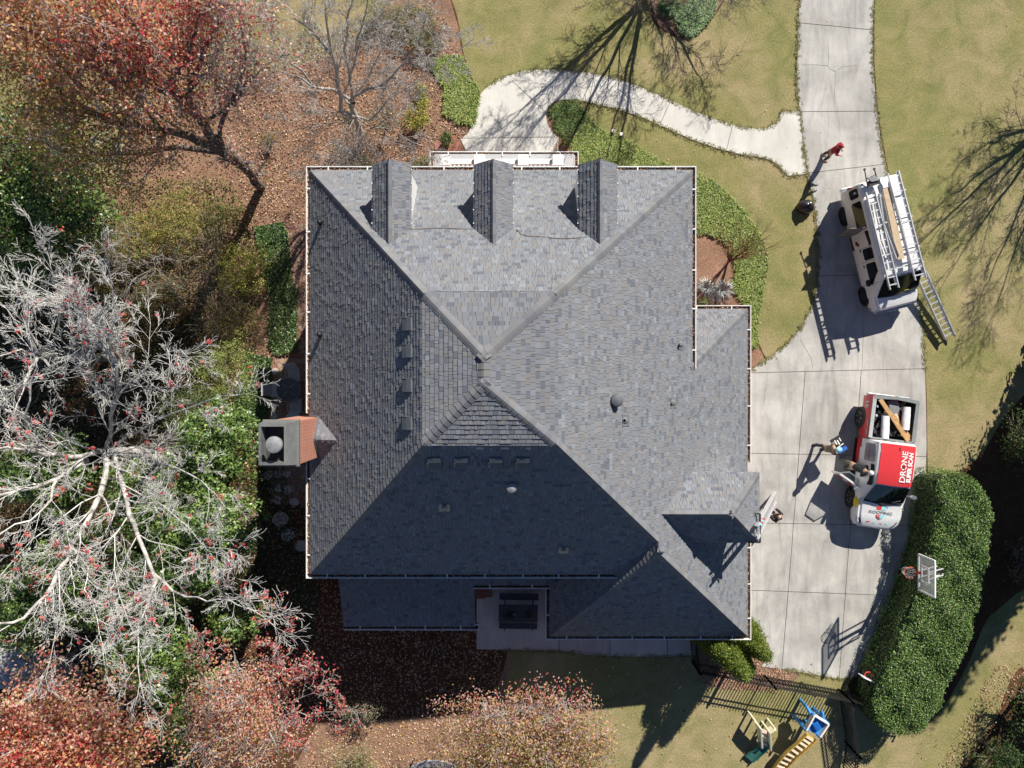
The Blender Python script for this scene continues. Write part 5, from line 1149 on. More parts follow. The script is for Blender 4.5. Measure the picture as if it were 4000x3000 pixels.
# picnic table with benches
pt = empty('picnic_table', P(2026, 2385), radians(-1), 'dark picnic table with two attached benches on the shaded patio', 'picnic table'); M_pic = mk('dark_blue_grey_paint', (.045, .055, .075), r=.6, var=.1); o0 = pt.location
def ptop(x0, x1, y0, y1, z, nm):
    a, b = P(x0, y0, z), P(x1, y1, z); w = (a.y-b.y)/3
    q = MB(); [q.box(((a.x+b.x)/2-o0.x, a.y-w*(i+.5)-o0.y, z), (b.x-a.x, w-.01, .04)) for i in range(3)]; q.build(nm, M_pic, pt)
ptop(1948, 2100, 2362, 2430, .76, 'tabletop'); ptop(1950, 2102, 2318, 2344, .46, 'bench_seat'); ptop(1950, 2099, 2432, 2457, .46, 'bench_seat')
for x in (-.6, .6):
    q = MB(); q.bar((x, .75, .36), (x, -.75, .36), .05, .09); q.bar((x, .25, .72), (x, .6, 0), .05, .09); q.bar((x, -.25, .72), (x, -.6, 0), .05, .09); q.build('leg', M_pic, pt)
cu = MB(); cu.lathe([(.035, 0), (.04, .1), (.03, .14)], P(2008, 2397, .78), 12); o = cu.build('jar', M_white, smooth=True); tag(o, 'small white jar standing on the picnic table between the plants', 'jar')
# brick steps at patio corner
q = MB(); q.box(P(1870, 2305, .1), (.6, .7, .2)); q.box(P(1893, 2305, .09)+Vector((.1, 0, 0)), (.45, .6, .14)); o = q.build('brick_steps', M_paver); tag(o, 'low red brick steps at the corner of the shaded patio', 'steps')

# round glass garden table and three slatted chairs
gt = empty('garden_table', P(1148, 1522), 0, 'round glass-topped metal garden table in the shade beside the house', 'garden table'); M_tabg = mk('smoked_glass', (.05, .065, .08), r=.15, spec=.7)
q = MB(); q.lathe([(.02, .72), (.5, .72), (.5, .735), (.02, .735)], (0, 0, 0), 40); q.build('tabletop', M_tabg, gt, smooth=True)
q = MB(); q.tube([(.51*cos(t), .51*sin(t), .735) for t in [i*2*pi/36 for i in range(37)]], .018, 8); [q.tube([(.4*cos(t), .4*sin(t), 0), (.1*cos(t), .1*sin(t), .4), (.42*cos(t), .42*sin(t), .715)], .018, 8) for t in (.8, 2.37, 3.94, 5.5)]
[q.bar((.1*cos(t), .1*sin(t), .742), (.38*cos(t), .38*sin(t), .742), .03, .008) for t in (.8, 2.37, 3.94, 5.5)]; q.build('frame', mk('grey_frame', (.2, .22, .24), r=.4), gt)
M_slat = mk('pale_slats', (.5, .53, .56), r=.5)
def gchair(px, py, ang, label):
    r = empty('garden_chair', P(px, py), ang, label, 'garden chair', None)
    q = MB(); [q.bar((x, -.25, .43), (x, .27, .43), .065, .015) for x in [-.22+i*.073 for i in range(7)]]; q.build('seat', M_slat, r)
    q = MB(); [q.bar((x, .27, .45), (x, .52, .98), .065, .015) for x in [-.22+i*.073 for i in range(7)]]; q.build('backrest', M_slat, r)
    for s in (-1, 1):
        q = MB(); q.tube([(s*.27, -.27, 0), (s*.27, -.24, .62), (s*.27, .3, .64)], .015, 6); q.build('armrest', M_slat, r); q = MB(); q.tube([(s*.25, .36, 0), (s*.25, .27, .43), (s*.25, .53, 1.0)], .015, 6); q.build('leg', M_slat, r)
    return r
gchair(1160, 1468, radians(8), 'slatted garden chair on the north side of the round garden table'); gchair(1098, 1520, radians(92), 'slatted garden chair partly in the sun, pushed out to the left of the round table'); gchair(1166, 1580, radians(180), 'slatted garden chair between the round table and the chimney')

# trampoline
tr = empty('trampoline', P(1705, 3090), 0, 'round dark trampoline with a pale rim half hidden at the bottom edge', 'trampoline')
q = MB(); q.lathe([(.02, .84), (1.5, .84), (1.5, .85), (.02, .85)], (0, 0, 0), 48); q.build('mat', mk('tramp_mat', (.06, .06, .065)), tr)
q = MB(); q.lathe([(1.5, .86), (1.5, .88), (1.78, .89), (1.8, .86), (1.5, .86)], (0, 0, 0), 48); q.build('pad', mk('tramp_pad', (.2, .2, .21)), tr, smooth=True)
q = MB(); q.tube([(1.8*cos(t), 1.8*sin(t), .88) for t in [i*2*pi/48 for i in range(49)]], .03, 8); q.build('rim', M_alu, tr)
for i in range(6):
    t = i*pi/3; q = MB(); q.tube([(1.78*cos(t), 1.78*sin(t), 0), (1.78*cos(t), 1.78*sin(t), .86)], .025, 8); q.build('leg', M_galv, tr)

# brick pads, pots
for px, py, lb in ((1748, 575, 'left'), (2232, 572, 'right')):
    c = P(px, py); q = MB(); q.lathe([(.02, 0), (.55, 0), (.55, .08), (.02, .08)], c, 28); q.box(c+Vector(((.25 if lb == 'left' else -.22), -.2, .035)), (.7, .7, .07)); o = q.build('brick_pad', M_paver); tag(o, 'round red brick pad for a potted plant at the %s corner of the front entrance' % lb, 'brick pad')
    c2 = P(*((1747, 556) if lb == 'left' else (2217, 548))); q = MB(); q.lathe([(.13, .08), (.2, .3), (.24, .52), (.21, .52), (.19, .46), (.02, .46)], c2, 20); o = q.build('plant_pot', mk('dark_pot', (.05, .04, .04)), smooth=True); tag(o, 'dark round pot on the %s brick pad by the front entrance' % lb, 'plant pot')
# flag
fl = empty('flag', (1.83, 8.7, 2.35), 0, 'small striped flag furled on a white pole beside the portico', 'flag'); d = P(2179, 546, 3.1)-Vector((1.83, 8.7, 2.35))
q = MB(); q.tube([(0, 0, 0), d], .018, 8); q.lathe([(.005, -.03), (.03, 0), (.005, .03)], d, 10); q.build('pole', M_white, fl)
for i in range(7):
    q = MB(); a0, a1 = d*(.9-i*.1), d*(.9-(i+1)*.1); q.add([a0, a1, a1+Vector((.06+.05*sin(i), -.02, -.5)), a0+Vector((.06+.05*sin(i-1), -.02, -.5))], [(0, 1, 2, 3)]); q.build('stripe', (M_white if i % 2 else Tred) if i > 2 else mk('navy', (.02, .03, .12)), fl)
# spot lights by the bed
for px, py, lb in ((2393, 518, 'left'), (2424, 531, 'right')):
    q = MB(); q.tube([(0, 0, 0), (0, 0, .16)], .015, 8); q.lathe([(.04, .14), (.075, .2), (.075, .25), (.06, .255)], (0, 0, 0), 16); o = q.build('spot_light', mk('lamp_white', (.8, .78, .72)), smooth=True); o.location = P(px, py); tag(o, 'small white garden spot light at the bed edge, %s of the pair' % lb, 'garden light')
# ---------------------------------------------------------------- trees and shrubs
def rot_about(v, ax, a): return Matrix.Rotation(a, 3, ax) @ v
def grow(S, T, rg, p, d, L, r, lvl, up=0.12, ang=(30, 58), wig=.22, kids=2, shrink=.62):
    n = 3
    for i in range(n):
        d = (d+Vector((rg.gauss(0, wig), rg.gauss(0, wig), rg.gauss(0, wig*.7)+up*.4))).normalized()
        q = p+d*L/n; r1 = r*(1-.5/n*(1 if lvl else 1.6))
        S.append((*p, *q, r, r1)); p, r = q, r1
        if lvl > 0:
            for _ in range(kids if i else 1):
                ax = Vector((rg.gauss(0, 1), rg.gauss(0, 1), rg.gauss(0, 1))); ax = ax.cross(d)
                if ax.length < .1: continue
                c = rot_about(d, ax.normalized(), radians(rg.uniform(*ang)))
                grow(S, T, rg, p, c, L*shrink*rg.uniform(.75, 1.15), r*.6, lvl-1, up, ang, wig, kids, shrink)
    T.append(p)
def limb(S, T, rg, pts, rad, lvl, side=.9, L=1.2, up=.1, start=.25, kids=2, wig=.22, tips=True, ang=(30, 58), shrink=.62):
    """a hand-traced limb, with side branches grown off it"""
    pts = [Vector(p) for p in pts]; fine = []; n = len(pts)
    for i in range(n-1):
        a, b = pts[i], pts[i+1]; k = max(2, int((b-a).length/.5)); r0 = rad[0]+(rad[1]-rad[0])*i/(n-1); r1 = rad[0]+(rad[1]-rad[0])*(i+1)/(n-1)
        for j in range(k): fine.append((a.lerp(b, j/k), r0+(r1-r0)*j/k))
    fine.append((pts[-1], rad[1]))
    w = [Vector((0, 0, 0))]
    for i in range(len(fine)-1): w.append(Vector((rg.gauss(0, .04), rg.gauss(0, .04), rg.gauss(0, .03))))
    f2 = [(p+w[i], r) for i, (p, r) in enumerate(fine)]
    for (a, r0), (b, r1) in zip(f2, f2[1:]): S.append((*a, *b, r0, r1))
    m = len(f2)
    for i in range(1, m):
        if i/m < start: continue
        d = (f2[i][0]-f2[i-1][0]).normalized()
        for _ in range(kids if side >= 1 or rg.random() < side else 0):
            ax = Vector((rg.gauss(0, .3), rg.gauss(0, .3), rg.choice((-1, 1))*(1+abs(rg.gauss(0, .4))))).normalized(); c = rot_about(d, ax, radians(rg.uniform(*ang))); c.z = abs(c.z)*.5+rg.uniform(-.1, .3); c.normalize()
            grow(S, T, rg, f2[i][0], c, L*rg.uniform(.6, 1.2)*(1.1-.4*i/m), max(f2[i][1]*.45, .012), lvl, up, ang, wig, kids=2, shrink=shrink)
    if tips: grow(S, T, rg, f2[-1][0], d, L, f2[-1][1], lvl, up, ang, wig, 2, shrink)
def norm_children(root, o0):
    pass
def finish_tree(root, S, mat, k=4, rmin=.006, nm='trunk', split=.035, big_mat=None):
    S = np.array(S); S[:, 6] = np.maximum(S[:, 6], rmin); S[:, 7] = np.maximum(S[:, 7], rmin)
    o0 = np.array(root.location); S[:, :3] -= o0; S[:, 3:6] -= o0
    big = S[:, 6] >= split
    if big.any(): tubes_obj(nm, S[big], big_mat or mat, root, 7)
    if (~big).any(): tubes_obj('branches', S[~big], mat, root, 3)
def addleaves(root, C, size, cols, seed, mat=None, up=.5, asp=.55, nm='crown', spread=.18, per=8, w=None, N=None, jit=.18, colfn=None):
    r = np.random.default_rng(seed); C = np.array([tuple(c) for c in C]) if not isinstance(C, np.ndarray) else C
    X = np.repeat(C, per, 0)+r.normal(size=(len(C)*per, 3))*spread
    col = colfn(X, r) if colfn else pal(len(X), cols, seed, w, jit)
    return leafmesh(nm, X-np.array(root.location), size, col, mat or M_leaf, root, up=up, seed=seed, asp=asp)

RED = [(.55, .06, .07), (.6, .13, .09), (.42, .05, .06), (.66, .26, .2), (.72, .4, .32)]
ORG = [(.7, .36, .14), (.64, .24, .12), (.74, .48, .22), (.5, .26, .1), (.72, .46, .34)]
OLV = [(.4, .32, .09), (.28, .28, .07), (.52, .38, .13), (.2, .21, .06), (.6, .42, .2)]
PNK = [(.68, .34, .3), (.7, .44, .36), (.55, .2, .2), (.7, .5, .38), (.76, .58, .48)]
def zonecol(fn, last=None):
    def f(X, r):
        k = H-X[:, 2]; px = 2000+X[:, 0]*F/k; py = 1500-X[:, 1]*F/k
        W = fn(px+r.normal(size=len(px))*40, py+r.normal(size=len(px))*40); W = np.maximum(W, 0); W /= W.sum(1, keepdims=True); cs = W.cumsum(1); u = r.uniform(size=(len(px), 1)); z = (u > cs).sum(1).clip(0, W.shape[1]-1)
        P_ = np.array([RED, ORG, OLV, last or PNK]); c = P_[z, r.integers(0, 5, len(px))]
        return np.clip(c*(1+r.normal(size=(len(px), 1))*.2), .01, .85)
    return f

# T1: big red and orange tree, upper left
def t1():
    rg = random.Random(101); S, T = [], []; root = empty('maple_tree', P(1020, 730), 0, 'large tree with red, orange and yellow leaves at the upper left corner', 'tree')
    lv = 2
    A = [P(1020, 730, 0), P(985, 690, 1.6), P(935, 640, 3), P(870, 595, 4.6)]
    limb(S, T, rg, A, (.2, .16), 2, side=.95, L=.7, tips=False, start=.3)
    limb(S, T, rg, [A[-1], P(770, 545, 6), P(680, 520, 7), P(560, 495, 7.8), P(430, 470, 8.2), P(330, 440, 8.6)], (.17, .05), lv, L=1.44, start=.2, side=1)
    limb(S, T, rg, [A[-1], P(790, 480, 6.3), P(720, 400, 7.6), P(640, 350, 8.6), P(560, 295, 9.4), P(470, 255, 10.4), P(420, 200, 11)], (.18, .05), lv, L=1.44, start=.15, side=1)
    limb(S, T, rg, [P(640, 350, 8.6), P(600, 250, 9.4), P(560, 160, 10.2), P(500, 60, 11), P(460, -30, 11.6)], (.12, .04), lv, L=1.38, start=.1, side=1)
    limb(S, T, rg, [P(560, 400, 8.0), P(450, 330, 9), P(380, 260, 9.8), P(250, 180, 10.5), P(120, 110, 11)], (.13, .04), lv, L=1.44, start=.1, side=1)
    limb(S, T, rg, [P(720, 400, 7.6), P(760, 300, 8.4), P(800, 200, 9), P(850, 90, 9.6), P(860, 10, 10)], (.1, .03), lv, L=1.26, start=.1, side=1)
    limb(S, T, rg, [P(640, 350, 8.6), P(730, 240, 9.4), P(760, 120, 10), P(800, 30, 10.4)], (.09, .03), lv, L=1.15, start=.1, side=1)
    limb(S, T, rg, [P(430, 470, 8.2), P(300, 400, 9), P(180, 330, 9.6), P(60, 270, 10)], (.08, .03), lv, L=1.38, start=.1, side=1)
    limb(S, T, rg, [P(330, 350, 9), P(220, 230, 10), P(90, 90, 10.8), P(0, 20, 11)], (.08, .03), lv, L=1.38, start=.1, side=1)
    limb(S, T, rg, [A[-1], P(860, 500, 6), P(900, 400, 7), P(960, 330, 7.6), P(1040, 260, 8)], (.09, .025), lv, L=1.03, start=.2, side=1)
    limb(S, T, rg, [A[-1], P(700, 575, 5.6), P(560, 600, 6.2), P(400, 600, 6.8), P(240, 580, 7.2), P(120, 540, 7.6)], (.12, .03), lv, L=1.38, start=.25, side=1)
    limb(S, T, rg, [P(860, 500, 6), P(930, 360, 7), P(960, 220, 8), P(940, 100, 8.8), P(930, 0, 9.2)], (.08, .02), lv, L=1.15, start=.1, side=1)
    finish_tree(root, S, M_barkg, rmin=.007, big_mat=M_barkd)
    C = np.array([tuple(t) for t in T]); r = np.random.default_rng(1); k = H-C[:, 2]; px = 2000+C[:, 0]*F/k; py = 1500-C[:, 1]*F/k
    dens = np.where(px > 780, .3, 1.0)*np.where((py > 430) & (px > 600), .55, 1.0)*np.where(px > 950, .7, 1.0); C = C[r.uniform(size=len(C)) < dens]
    def fn(px, py): return np.stack([np.clip(1.6-np.hypot(px-620, py-60)/300, .08, 2)+np.clip(.6-np.hypot(px-220, py-200)/250, 0, 1), np.clip(1.3-np.hypot(px-250, py-150)/500, .15, 2), np.clip((py-230)/180, 0, 2)*np.clip((600-px)/300, .1, 1), np.clip((px-650)/250, .15, 1.2)], 1)
    addleaves(root, C, .105, None, 5, up=.5, per=max(2, int(40000/len(C))), spread=.34, colfn=zonecol(fn))
t1()
# T2: bare grey tree north of the house
def t2():
    rg = random.Random(7); S, T = [], []; root = empty('bare_tree', P(1412, 566), 0, 'bare grey multi-stemmed tree just above the house, left of the front path', 'tree')
    b = P(1412, 566, 0); j = P(1388, 455, 2.6); k2 = P(1375, 395, 3.2)
    limb(S, T, rg, [b, P(1404, 520, 1.2), j, k2], (.14, .1), 1, side=.2, L=.7, tips=False)
    B = [([j, P(1335, 430, 3.2), P(1320, 330, 4.5), P(1300, 210, 6), P(1240, 150, 6.8), P(1160, 80, 7.6), P(1100, 0, 8.3)], .1), ([k2, P(1300, 350, 4), P(1215, 325, 5), P(1150, 295, 5.6), P(1090, 270, 6)], .07),
         ([k2, P(1400, 365, 4), P(1480, 335, 5), P(1560, 265, 6), P(1610, 200, 6.7), P(1660, 190, 7)], .07), ([P(1320, 330, 4.5), P(1310, 250, 5.5), P(1285, 150, 6.8), P(1270, 60, 7.8), P(1265, -20, 8.4)], .07),
         ([k2, P(1370, 300, 4.4), P(1390, 200, 5.6), P(1440, 100, 6.8), P(1530, 90, 7.2)], .06), ([P(1370, 300, 4.4), P(1345, 190, 5.8), P(1355, 80, 7.2), P(1375, 0, 8)], .06), ([k2, P(1440, 300, 4.4), P(1490, 200, 5.6), P(1520, 130, 6.4)], .05),
         ([P(1215, 325, 5), P(1130, 240, 6), P(1080, 170, 6.6), P(1060, 100, 7)], .045), ([j, P(1440, 470, 3), P(1490, 420, 3.8), P(1570, 350, 4.8), P(1680, 300, 5.6), P(1760, 240, 6)], .045), ([P(1390, 200, 5.6), P(1420, 60, 7), P(1440, -20, 7.7)], .05),
         ([j, P(1340, 480, 3), P(1270, 490, 3.5), P(1180, 500, 4)], .03), ([j, P(1350, 520, 2.8), P(1310, 600, 3), P(1270, 650, 3.2)], .03), ([j, P(1420, 520, 2.8), P(1460, 600, 3), P(1490, 640, 3.1)], .03), ([j, P(1450, 500, 3), P(1540, 510, 3.4), P(1620, 560, 3.8)], .03)]
    for pts, r in B: limb(S, T, rg, pts, (r, .016), 3, L=1.1, start=.12, wig=.15, kids=1, side=.9, ang=(25, 50), shrink=.55)
    finish_tree(root, S, M_barkg, rmin=.0055)
t2()
# T3: big pale bare tree, centre left
def t3():
    rg = random.Random(33); S, T = [], []; bx = P(770, 1840); root = empty('bare_tree', bx, 0, 'huge pale bare tree with spreading white limbs, left of the chimney', 'tree')
    j = P(415, 1765, 7.2)
    limb(S, T, rg, [bx, P(651, 1800, 3.2), P(560, 1778, 5.0), P(480, 1768, 6.3), j], (.2, .15), 1, side=0, tips=False)
    B = [([j, P(416, 1810, 7.7), P(393, 1930, 8.5), P(348, 2029, 9.2), P(280, 2133, 9.8), P(230, 2232, 10.3), P(181, 2331, 10.8), P(90, 2417, 11.2), P(0, 2444, 11.5)], .17, .04), ([j, P(452, 1789, 7.6), P(479, 1893, 8.3), P(502, 2011, 9), P(542, 2088, 9.5), P(601, 2241, 10.2), P(600, 2310, 10.6), P(560, 2386, 11), P(538, 2521, 11.5)], .16, .03),
         ([P(601, 2241, 10.2), P(680, 2310, 10.6), P(768, 2340, 10.9), P(860, 2345, 11.2), P(930, 2354, 11.4)], .07, .02), ([j, P(362, 1775, 7.8), P(271, 1782, 8.6), P(180, 1766, 9.3), P(90, 1757, 10), P(-20, 1749, 10.7)], .15, .04), ([P(340, 1800, 7.8), P(316, 1812, 8.2), P(226, 1866, 9), P(136, 1902, 9.7), P(0, 1934, 10.5)], .14, .05),
         ([j, P(425, 1700, 7.8), P(443, 1590, 8.8), P(461, 1500, 9.5), P(447, 1419, 10), P(430, 1369, 10.4), P(440, 1290, 10.8), P(450, 1180, 11.3)], .12, .025), ([j, P(520, 1775, 7.8), P(606, 1767, 8.4), P(651, 1807, 9), P(740, 1850, 9.8), P(820, 1900, 10.4)], .1, .02), ([j, P(500, 1700, 8), P(620, 1640, 8.8), P(720, 1600, 9.5), P(830, 1560, 10.2)], .08, .02),
         ([P(443, 1590, 8.8), P(500, 1500, 9.6), P(560, 1440, 10.1), P(650, 1380, 10.6)], .06, .018), ([P(447, 1419, 10), P(400, 1340, 10.5), P(340, 1250, 11), P(300, 1200, 11.3)], .05, .018), ([P(440, 1590, 8.8), P(360, 1500, 9.6), P(330, 1400, 10.2), P(310, 1290, 10.8)], .05, .018),
         ([P(81, 1717, 9.5), P(45, 1617, 10), P(0, 1586, 10.4), P(-60, 1500, 10.8)], .09, .03), ([P(180, 1766, 9.3), P(100, 1680, 9.8), P(110, 1560, 10.4), P(150, 1440, 10.9), P(120, 1330, 11.3)], .07, .02), ([P(226, 1866, 9), P(200, 1950, 9.6), P(120, 2030, 10.3), P(0, 2090, 10.9)], .07, .03), ([P(479, 1893, 8.3), P(560, 1930, 9), P(640, 1980, 9.7), P(740, 2060, 10.3)], .05, .018),
         ([P(280, 2133, 9.8), P(340, 2210, 10.3), P(330, 2310, 10.8), P(380, 2420, 11.3)], .06, .02), ([P(230, 2232, 10.3), P(230, 2350, 10.9), P(215, 2450, 11.3)], .05, .018), ([P(542, 2088, 9.5), P(620, 2130, 10), P(720, 2150, 10.5), P(800, 2130, 10.9)], .04, .018), ([P(393, 1930, 8.5), P(320, 1960, 9.1), P(200, 2050, 9.8), P(60, 2180, 10.6)], .05, .02),
         ([P(502, 2011, 9), P(450, 2100, 9.6), P(440, 2220, 10.3), P(470, 2330, 10.9)], .05, .018)]
    for pts, a, b in B: limb(S, T, rg, pts, (a*.62, b*.8), 3, L=1.35, start=.08, wig=.14, kids=1, side=.72, shrink=.52, ang=(22, 50), up=.08)
    finish_tree(root, S, M_barkw, rmin=.0048, big_mat=M_barkl)
    T = [t for t in T if rg.random() < .011]; addleaves(root, T, .12, [(.62, .07, .08), (.66, .18, .14), (.55, .1, .1)], 4, per=4, spread=.06, up=.6)
t3()
def t3b():
    rg = random.Random(44); S, T = [], []; bx = P(420, 1400); root = empty('bare_tree', bx, 0, 'pale bare tree cut by the left edge, above the huge pale tree', 'tree'); j = P(150, 1390, 6.5)
    limb(S, T, rg, [bx, P(300, 1400, 3.5), j], (.17, .12), 1, side=0, tips=False)
    for pts in ([j, P(110, 1480, 7.2), P(70, 1580, 8), P(40, 1680, 8.6)], [j, P(120, 1300, 7.2), P(60, 1240, 8), P(-20, 1180, 8.6)], [j, P(80, 1370, 7.4), P(-20, 1390, 8.3)], [j, P(210, 1320, 7.1), P(240, 1220, 7.8), P(220, 1110, 8.4)], [j, P(190, 1430, 7), P(260, 1400, 7.6), P(330, 1350, 8)], [j, P(90, 1200, 7.4), P(60, 1100, 7.7), P(80, 1070, 7.9), P(200, 1110, 8.3)], [j, P(60, 1260, 7.4), P(70, 1150, 7.9), P(150, 1170, 8.2)], [j, P(90, 1500, 8), P(200, 1480, 8.4)]):
        limb(S, T, rg, pts, (.055, .013), 3, L=1.5, start=.1, wig=.13, kids=1, side=.33, shrink=.52, ang=(22, 50))
    finish_tree(root, S, M_barkw, rmin=.0055, big_mat=M_barkl); T = [t for t in T if rg.random() < .01]; addleaves(root, T, .12, RED[:2], 4, per=4, spread=.06)
t3b()
def broad(name, base, top, h, rx, ry, rz, n, per, size, cols, label, cat='tree', mat=None, bark=None, seed=0, w=None, spread=.2, up=.5, shell=.55, group=None, twigs=2, br=.1, asp=.55, colfn=None, twigL=.6, low=-.4, rmin=.007):
    """leafy tree or bush; base and top are photo pixels (top taken at height h, crown centre)"""
    rg = random.Random(seed); r = np.random.default_rng(seed); b = P(*base); c = P(top[0], top[1], h); root = empty(name, b, 0, label, cat, group); S, T = [], []
    V = r.normal(size=(n, 3)); V /= np.linalg.norm(V, axis=1, keepdims=True); V[:, 2] = np.where(V[:, 2] < low, -V[:, 2], V[:, 2]); rad = r.uniform(shell, 1, (n, 1))*(1+.16*np.sin(V[:, :1]*5+seed)+.12*np.cos(V[:, 1:2]*6+seed*2))
    C = np.array(c)+V*rad*np.array([rx, ry, rz]); C[:, 2] = np.maximum(C[:, 2], .1)
    k = min(n, 26); hub = Vector(c)-Vector((0, 0, rz*.5)); hub.z = max(hub.z, h*.35)
    S.append((*b, *b.lerp(hub, .5), br*1.2, br)); S.append((*b.lerp(hub, .5), *hub, br, br*.8))
    for i in range(k):
        t = Vector(C[i]); m = hub.lerp(t, .5)+Vector((rg.gauss(0, .1*rx), rg.gauss(0, .1*ry), .12*rz)); S.append((*hub, *m, br*.45, br*.28)); S.append((*m, *t, br*.28, br*.12))
        if twigs: grow(S, T, rg, m, (t-m).normalized(), twigL, br*.15, twigs-1, .1)
    finish_tree(root, S, bark or M_barkb, rmin=rmin)
    addleaves(root, C, size, cols, seed, mat, per=per, spread=spread, w=w, up=up, asp=asp, colfn=colfn)
    return root
MAG = [(.07, .13, .035), (.12, .2, .045), (.18, .27, .06), (.045, .08, .028), (.26, .34, .11)]
MAGW = [3, 4, 3, 2, 1]
# evergreens down the west side
EV = [((330, 760), (120, 640), 4.2, 2.9, 2.6, 2.0, 'dark glossy evergreen with a rounded top below the red tree at the left edge'), ((420, 900), (240, 820), 3.6, 2.2, 1.9, 1.6, 'dark evergreen threaded with bare grey stems at the left, right of the other two'),
      ((200, 1050), (40, 960), 3.8, 2.3, 2.2, 1.7, 'dark evergreen cut by the left edge above the bare pale trees'), ((980, 1750), (850, 1740), 3.4, 1.5, 2.0, 1.6, 'tall green laurel just left of the chimney, behind bare twigs'),
      ((1010, 2010), (865, 2060), 4.0, 1.35, 1.75, 1.7, 'glossy green magnolia directly below the chimney laurel'), ((880, 2150), (740, 2190), 3.8, 1.7, 1.7, 1.6, 'glossy evergreen between the white limbs and the shaded yard'), ((700, 2280), (560, 2300), 3.6, 1.9, 1.7, 1.5, 'glossy evergreen under the lower white limbs, left of centre group'),
      ((520, 2200), (300, 2240), 3.5, 2.1, 1.8, 1.5, 'glossy evergreen under the white limbs toward the left edge'), ((750, 2480), (600, 2550), 3.6, 2.0, 1.8, 1.5, 'glossy evergreen between the red maple and the orange tree'), ((980, 2330), (920, 2390), 3.0, 1.1, 1.1, 1.2, 'small glossy evergreen at the edge of the shaded yard'),
      ((350, 2300), (120, 2360), 3.4, 1.9, 1.5, 1.4, 'evergreen at the left edge above the grey drive'), ((850, 2700), (790, 2790), 3.0, 1.6, 1.8, 1.3, 'dark evergreen seen through the orange leaves at the bottom'), ((560, 1900), (600, 1950), 3.0, 1.8, 1.8, 1.2, 'low evergreen in the shade under the centre of the pale tree'), ((820, 1830), (735, 1830), 2.9, 1.2, 1.1, 1.1, 'small evergreen hiding the foot of the huge pale tree'), ((330, 1800), (200, 1850), 2.8, 2.1, 1.6, 1.1, 'low dark evergreen beneath the left limbs of the pale tree')]
for i, (b, t, h, rx, ry, rz, lb) in enumerate(EV):
    n = int(95*rx*ry); broad('evergreen_tree', b, t, h, rx, ry, rz, n, 26, .13, MAG, lb, seed=200+i, mat=M_gloss, w=MAGW, spread=.17, up=.6, twigs=0, bark=M_barkb, group='evergreens along the west side', shell=.5)
YG = [(.38, .4, .07), (.5, .47, .1), (.25, .31, .05), (.58, .5, .15), (.16, .22, .05)]
SHR = [((965, 1080), (950, 1060), .9, 1.1, 1.3, .7, YG, .075, 'yellow-green shrub beside the ivy strip, upper one of two'), ((900, 1460), (880, 1450), 1.6, 1.55, 1.5, 1.1, [(.3, .4, .09), (.42, .48, .13), (.2, .28, .07), (.5, .5, .2)], .06, 'feathery light green shrub left of the garden table'),
       ((700, 900), (690, 880), .8, 1.7, 1.4, .6, OLV+[(.2, .28, .07), (.3, .36, .1)], .07, 'loose olive undergrowth shrub amid fallen leaves at the left, centre of the bed'), ((520, 960), (500, 940), .8, 1.6, 1.3, .6, OLV+[(.2, .28, .07), (.3, .36, .1)], .07, 'olive shrub between the glossy evergreens and the leaf-strewn slope'), ((860, 860), (850, 850), .6, 1.1, .9, .5, [(.1, .14, .04), (.2, .22, .06), (.3, .22, .1)], .07, 'low dull green shrub nearest the foot of the red tree'),
       ((650, 1200), (630, 1190), .9, 1.6, 1.2, .6, [(.06, .1, .03), (.1, .13, .04), (.2, .12, .06)], .07, 'dim green shrub in the gap above the huge pale tree'), ((950, 1270), (930, 1250), .7, 1.3, 1.0, .5, [(.2, .18, .06), (.3, .2, .1), (.12, .14, .04)], .06, 'brownish shrub between the two bright yellow-green ones'), ((800, 1620), (760, 1600), 1.6, 1.4, 1.2, .9, [(.1, .15, .05), (.18, .22, .09), (.24, .28, .14)], .07, 'grey-green shrub showing through the twigs left of the chimney'),
       ((400, 1180), (340, 1200), .9, 1.7, 1.2, .6, [(.04, .08, .025), (.08, .12, .04)], .08, 'dark ground-hugging bush left of the gap above the pale tree'), ((1510, 495), (1507, 475), 1.0, .82, .82, .75, [(.025, .06, .025), (.05, .1, .035), (.08, .14, .06)], .055, 'round clipped dark green bush right of the bare grey tree'), ((1385, 600), (1370, 470), .9, .6, .6, .6, [(.025, .06, .025), (.05, .1, .035)], .055, 'dark green bush at the foot of the bare grey tree'),
       ((1430, 640), (1400, 640), .6, .7, .45, .5, [(.02, .05, .02), (.05, .09, .03)], .055, 'dark green bush against the house wall under the bare tree'), ((1630, 475), (1625, 465), .5, .62, .55, .45, YG, .09, 'bright yellow-green leafy shrub left of the round brick pad'), ((1650, 355), (1648, 350), .3, .3, .3, .25, YG, .07, 'tiny yellow-green shrub above the larger leafy one'), ((1655, 415), (1650, 408), .4, .3, .3, .25, YG, .08, 'small yellowing shrub joining the leafy yellow-green one'),
       ((1060, 555), (1052, 545), .5, .45, .35, .35, [(.2, .18, .05), (.3, .24, .08)], .06, 'small olive shrub on the leafy slope under the red tree'), ((1412, 2805), (1425, 2785), .9, .72, .6, .55, [(.3, .28, .2), (.2, .2, .12), (.38, .32, .24)], .07, 'rounded grey-brown shrub at the lower edge of the house shadow'), ((1345, 2775), (1352, 2765), .7, .5, .5, .5, [(.3, .28, .2), (.2, .2, .12)], .07, 'smaller grey-brown shrub left of the rounded one'),
       ((1640, 640), (1640, 645), .4, .6, .3, .3, [(.1, .16, .04), (.2, .24, .08)], .08, 'low green plant against the house left of the portico'), ((1480, 860), (2748, 1185), .3, .3, .22, .25, MAG, .06, 'small dark green bush tucked at the inner house corner')]
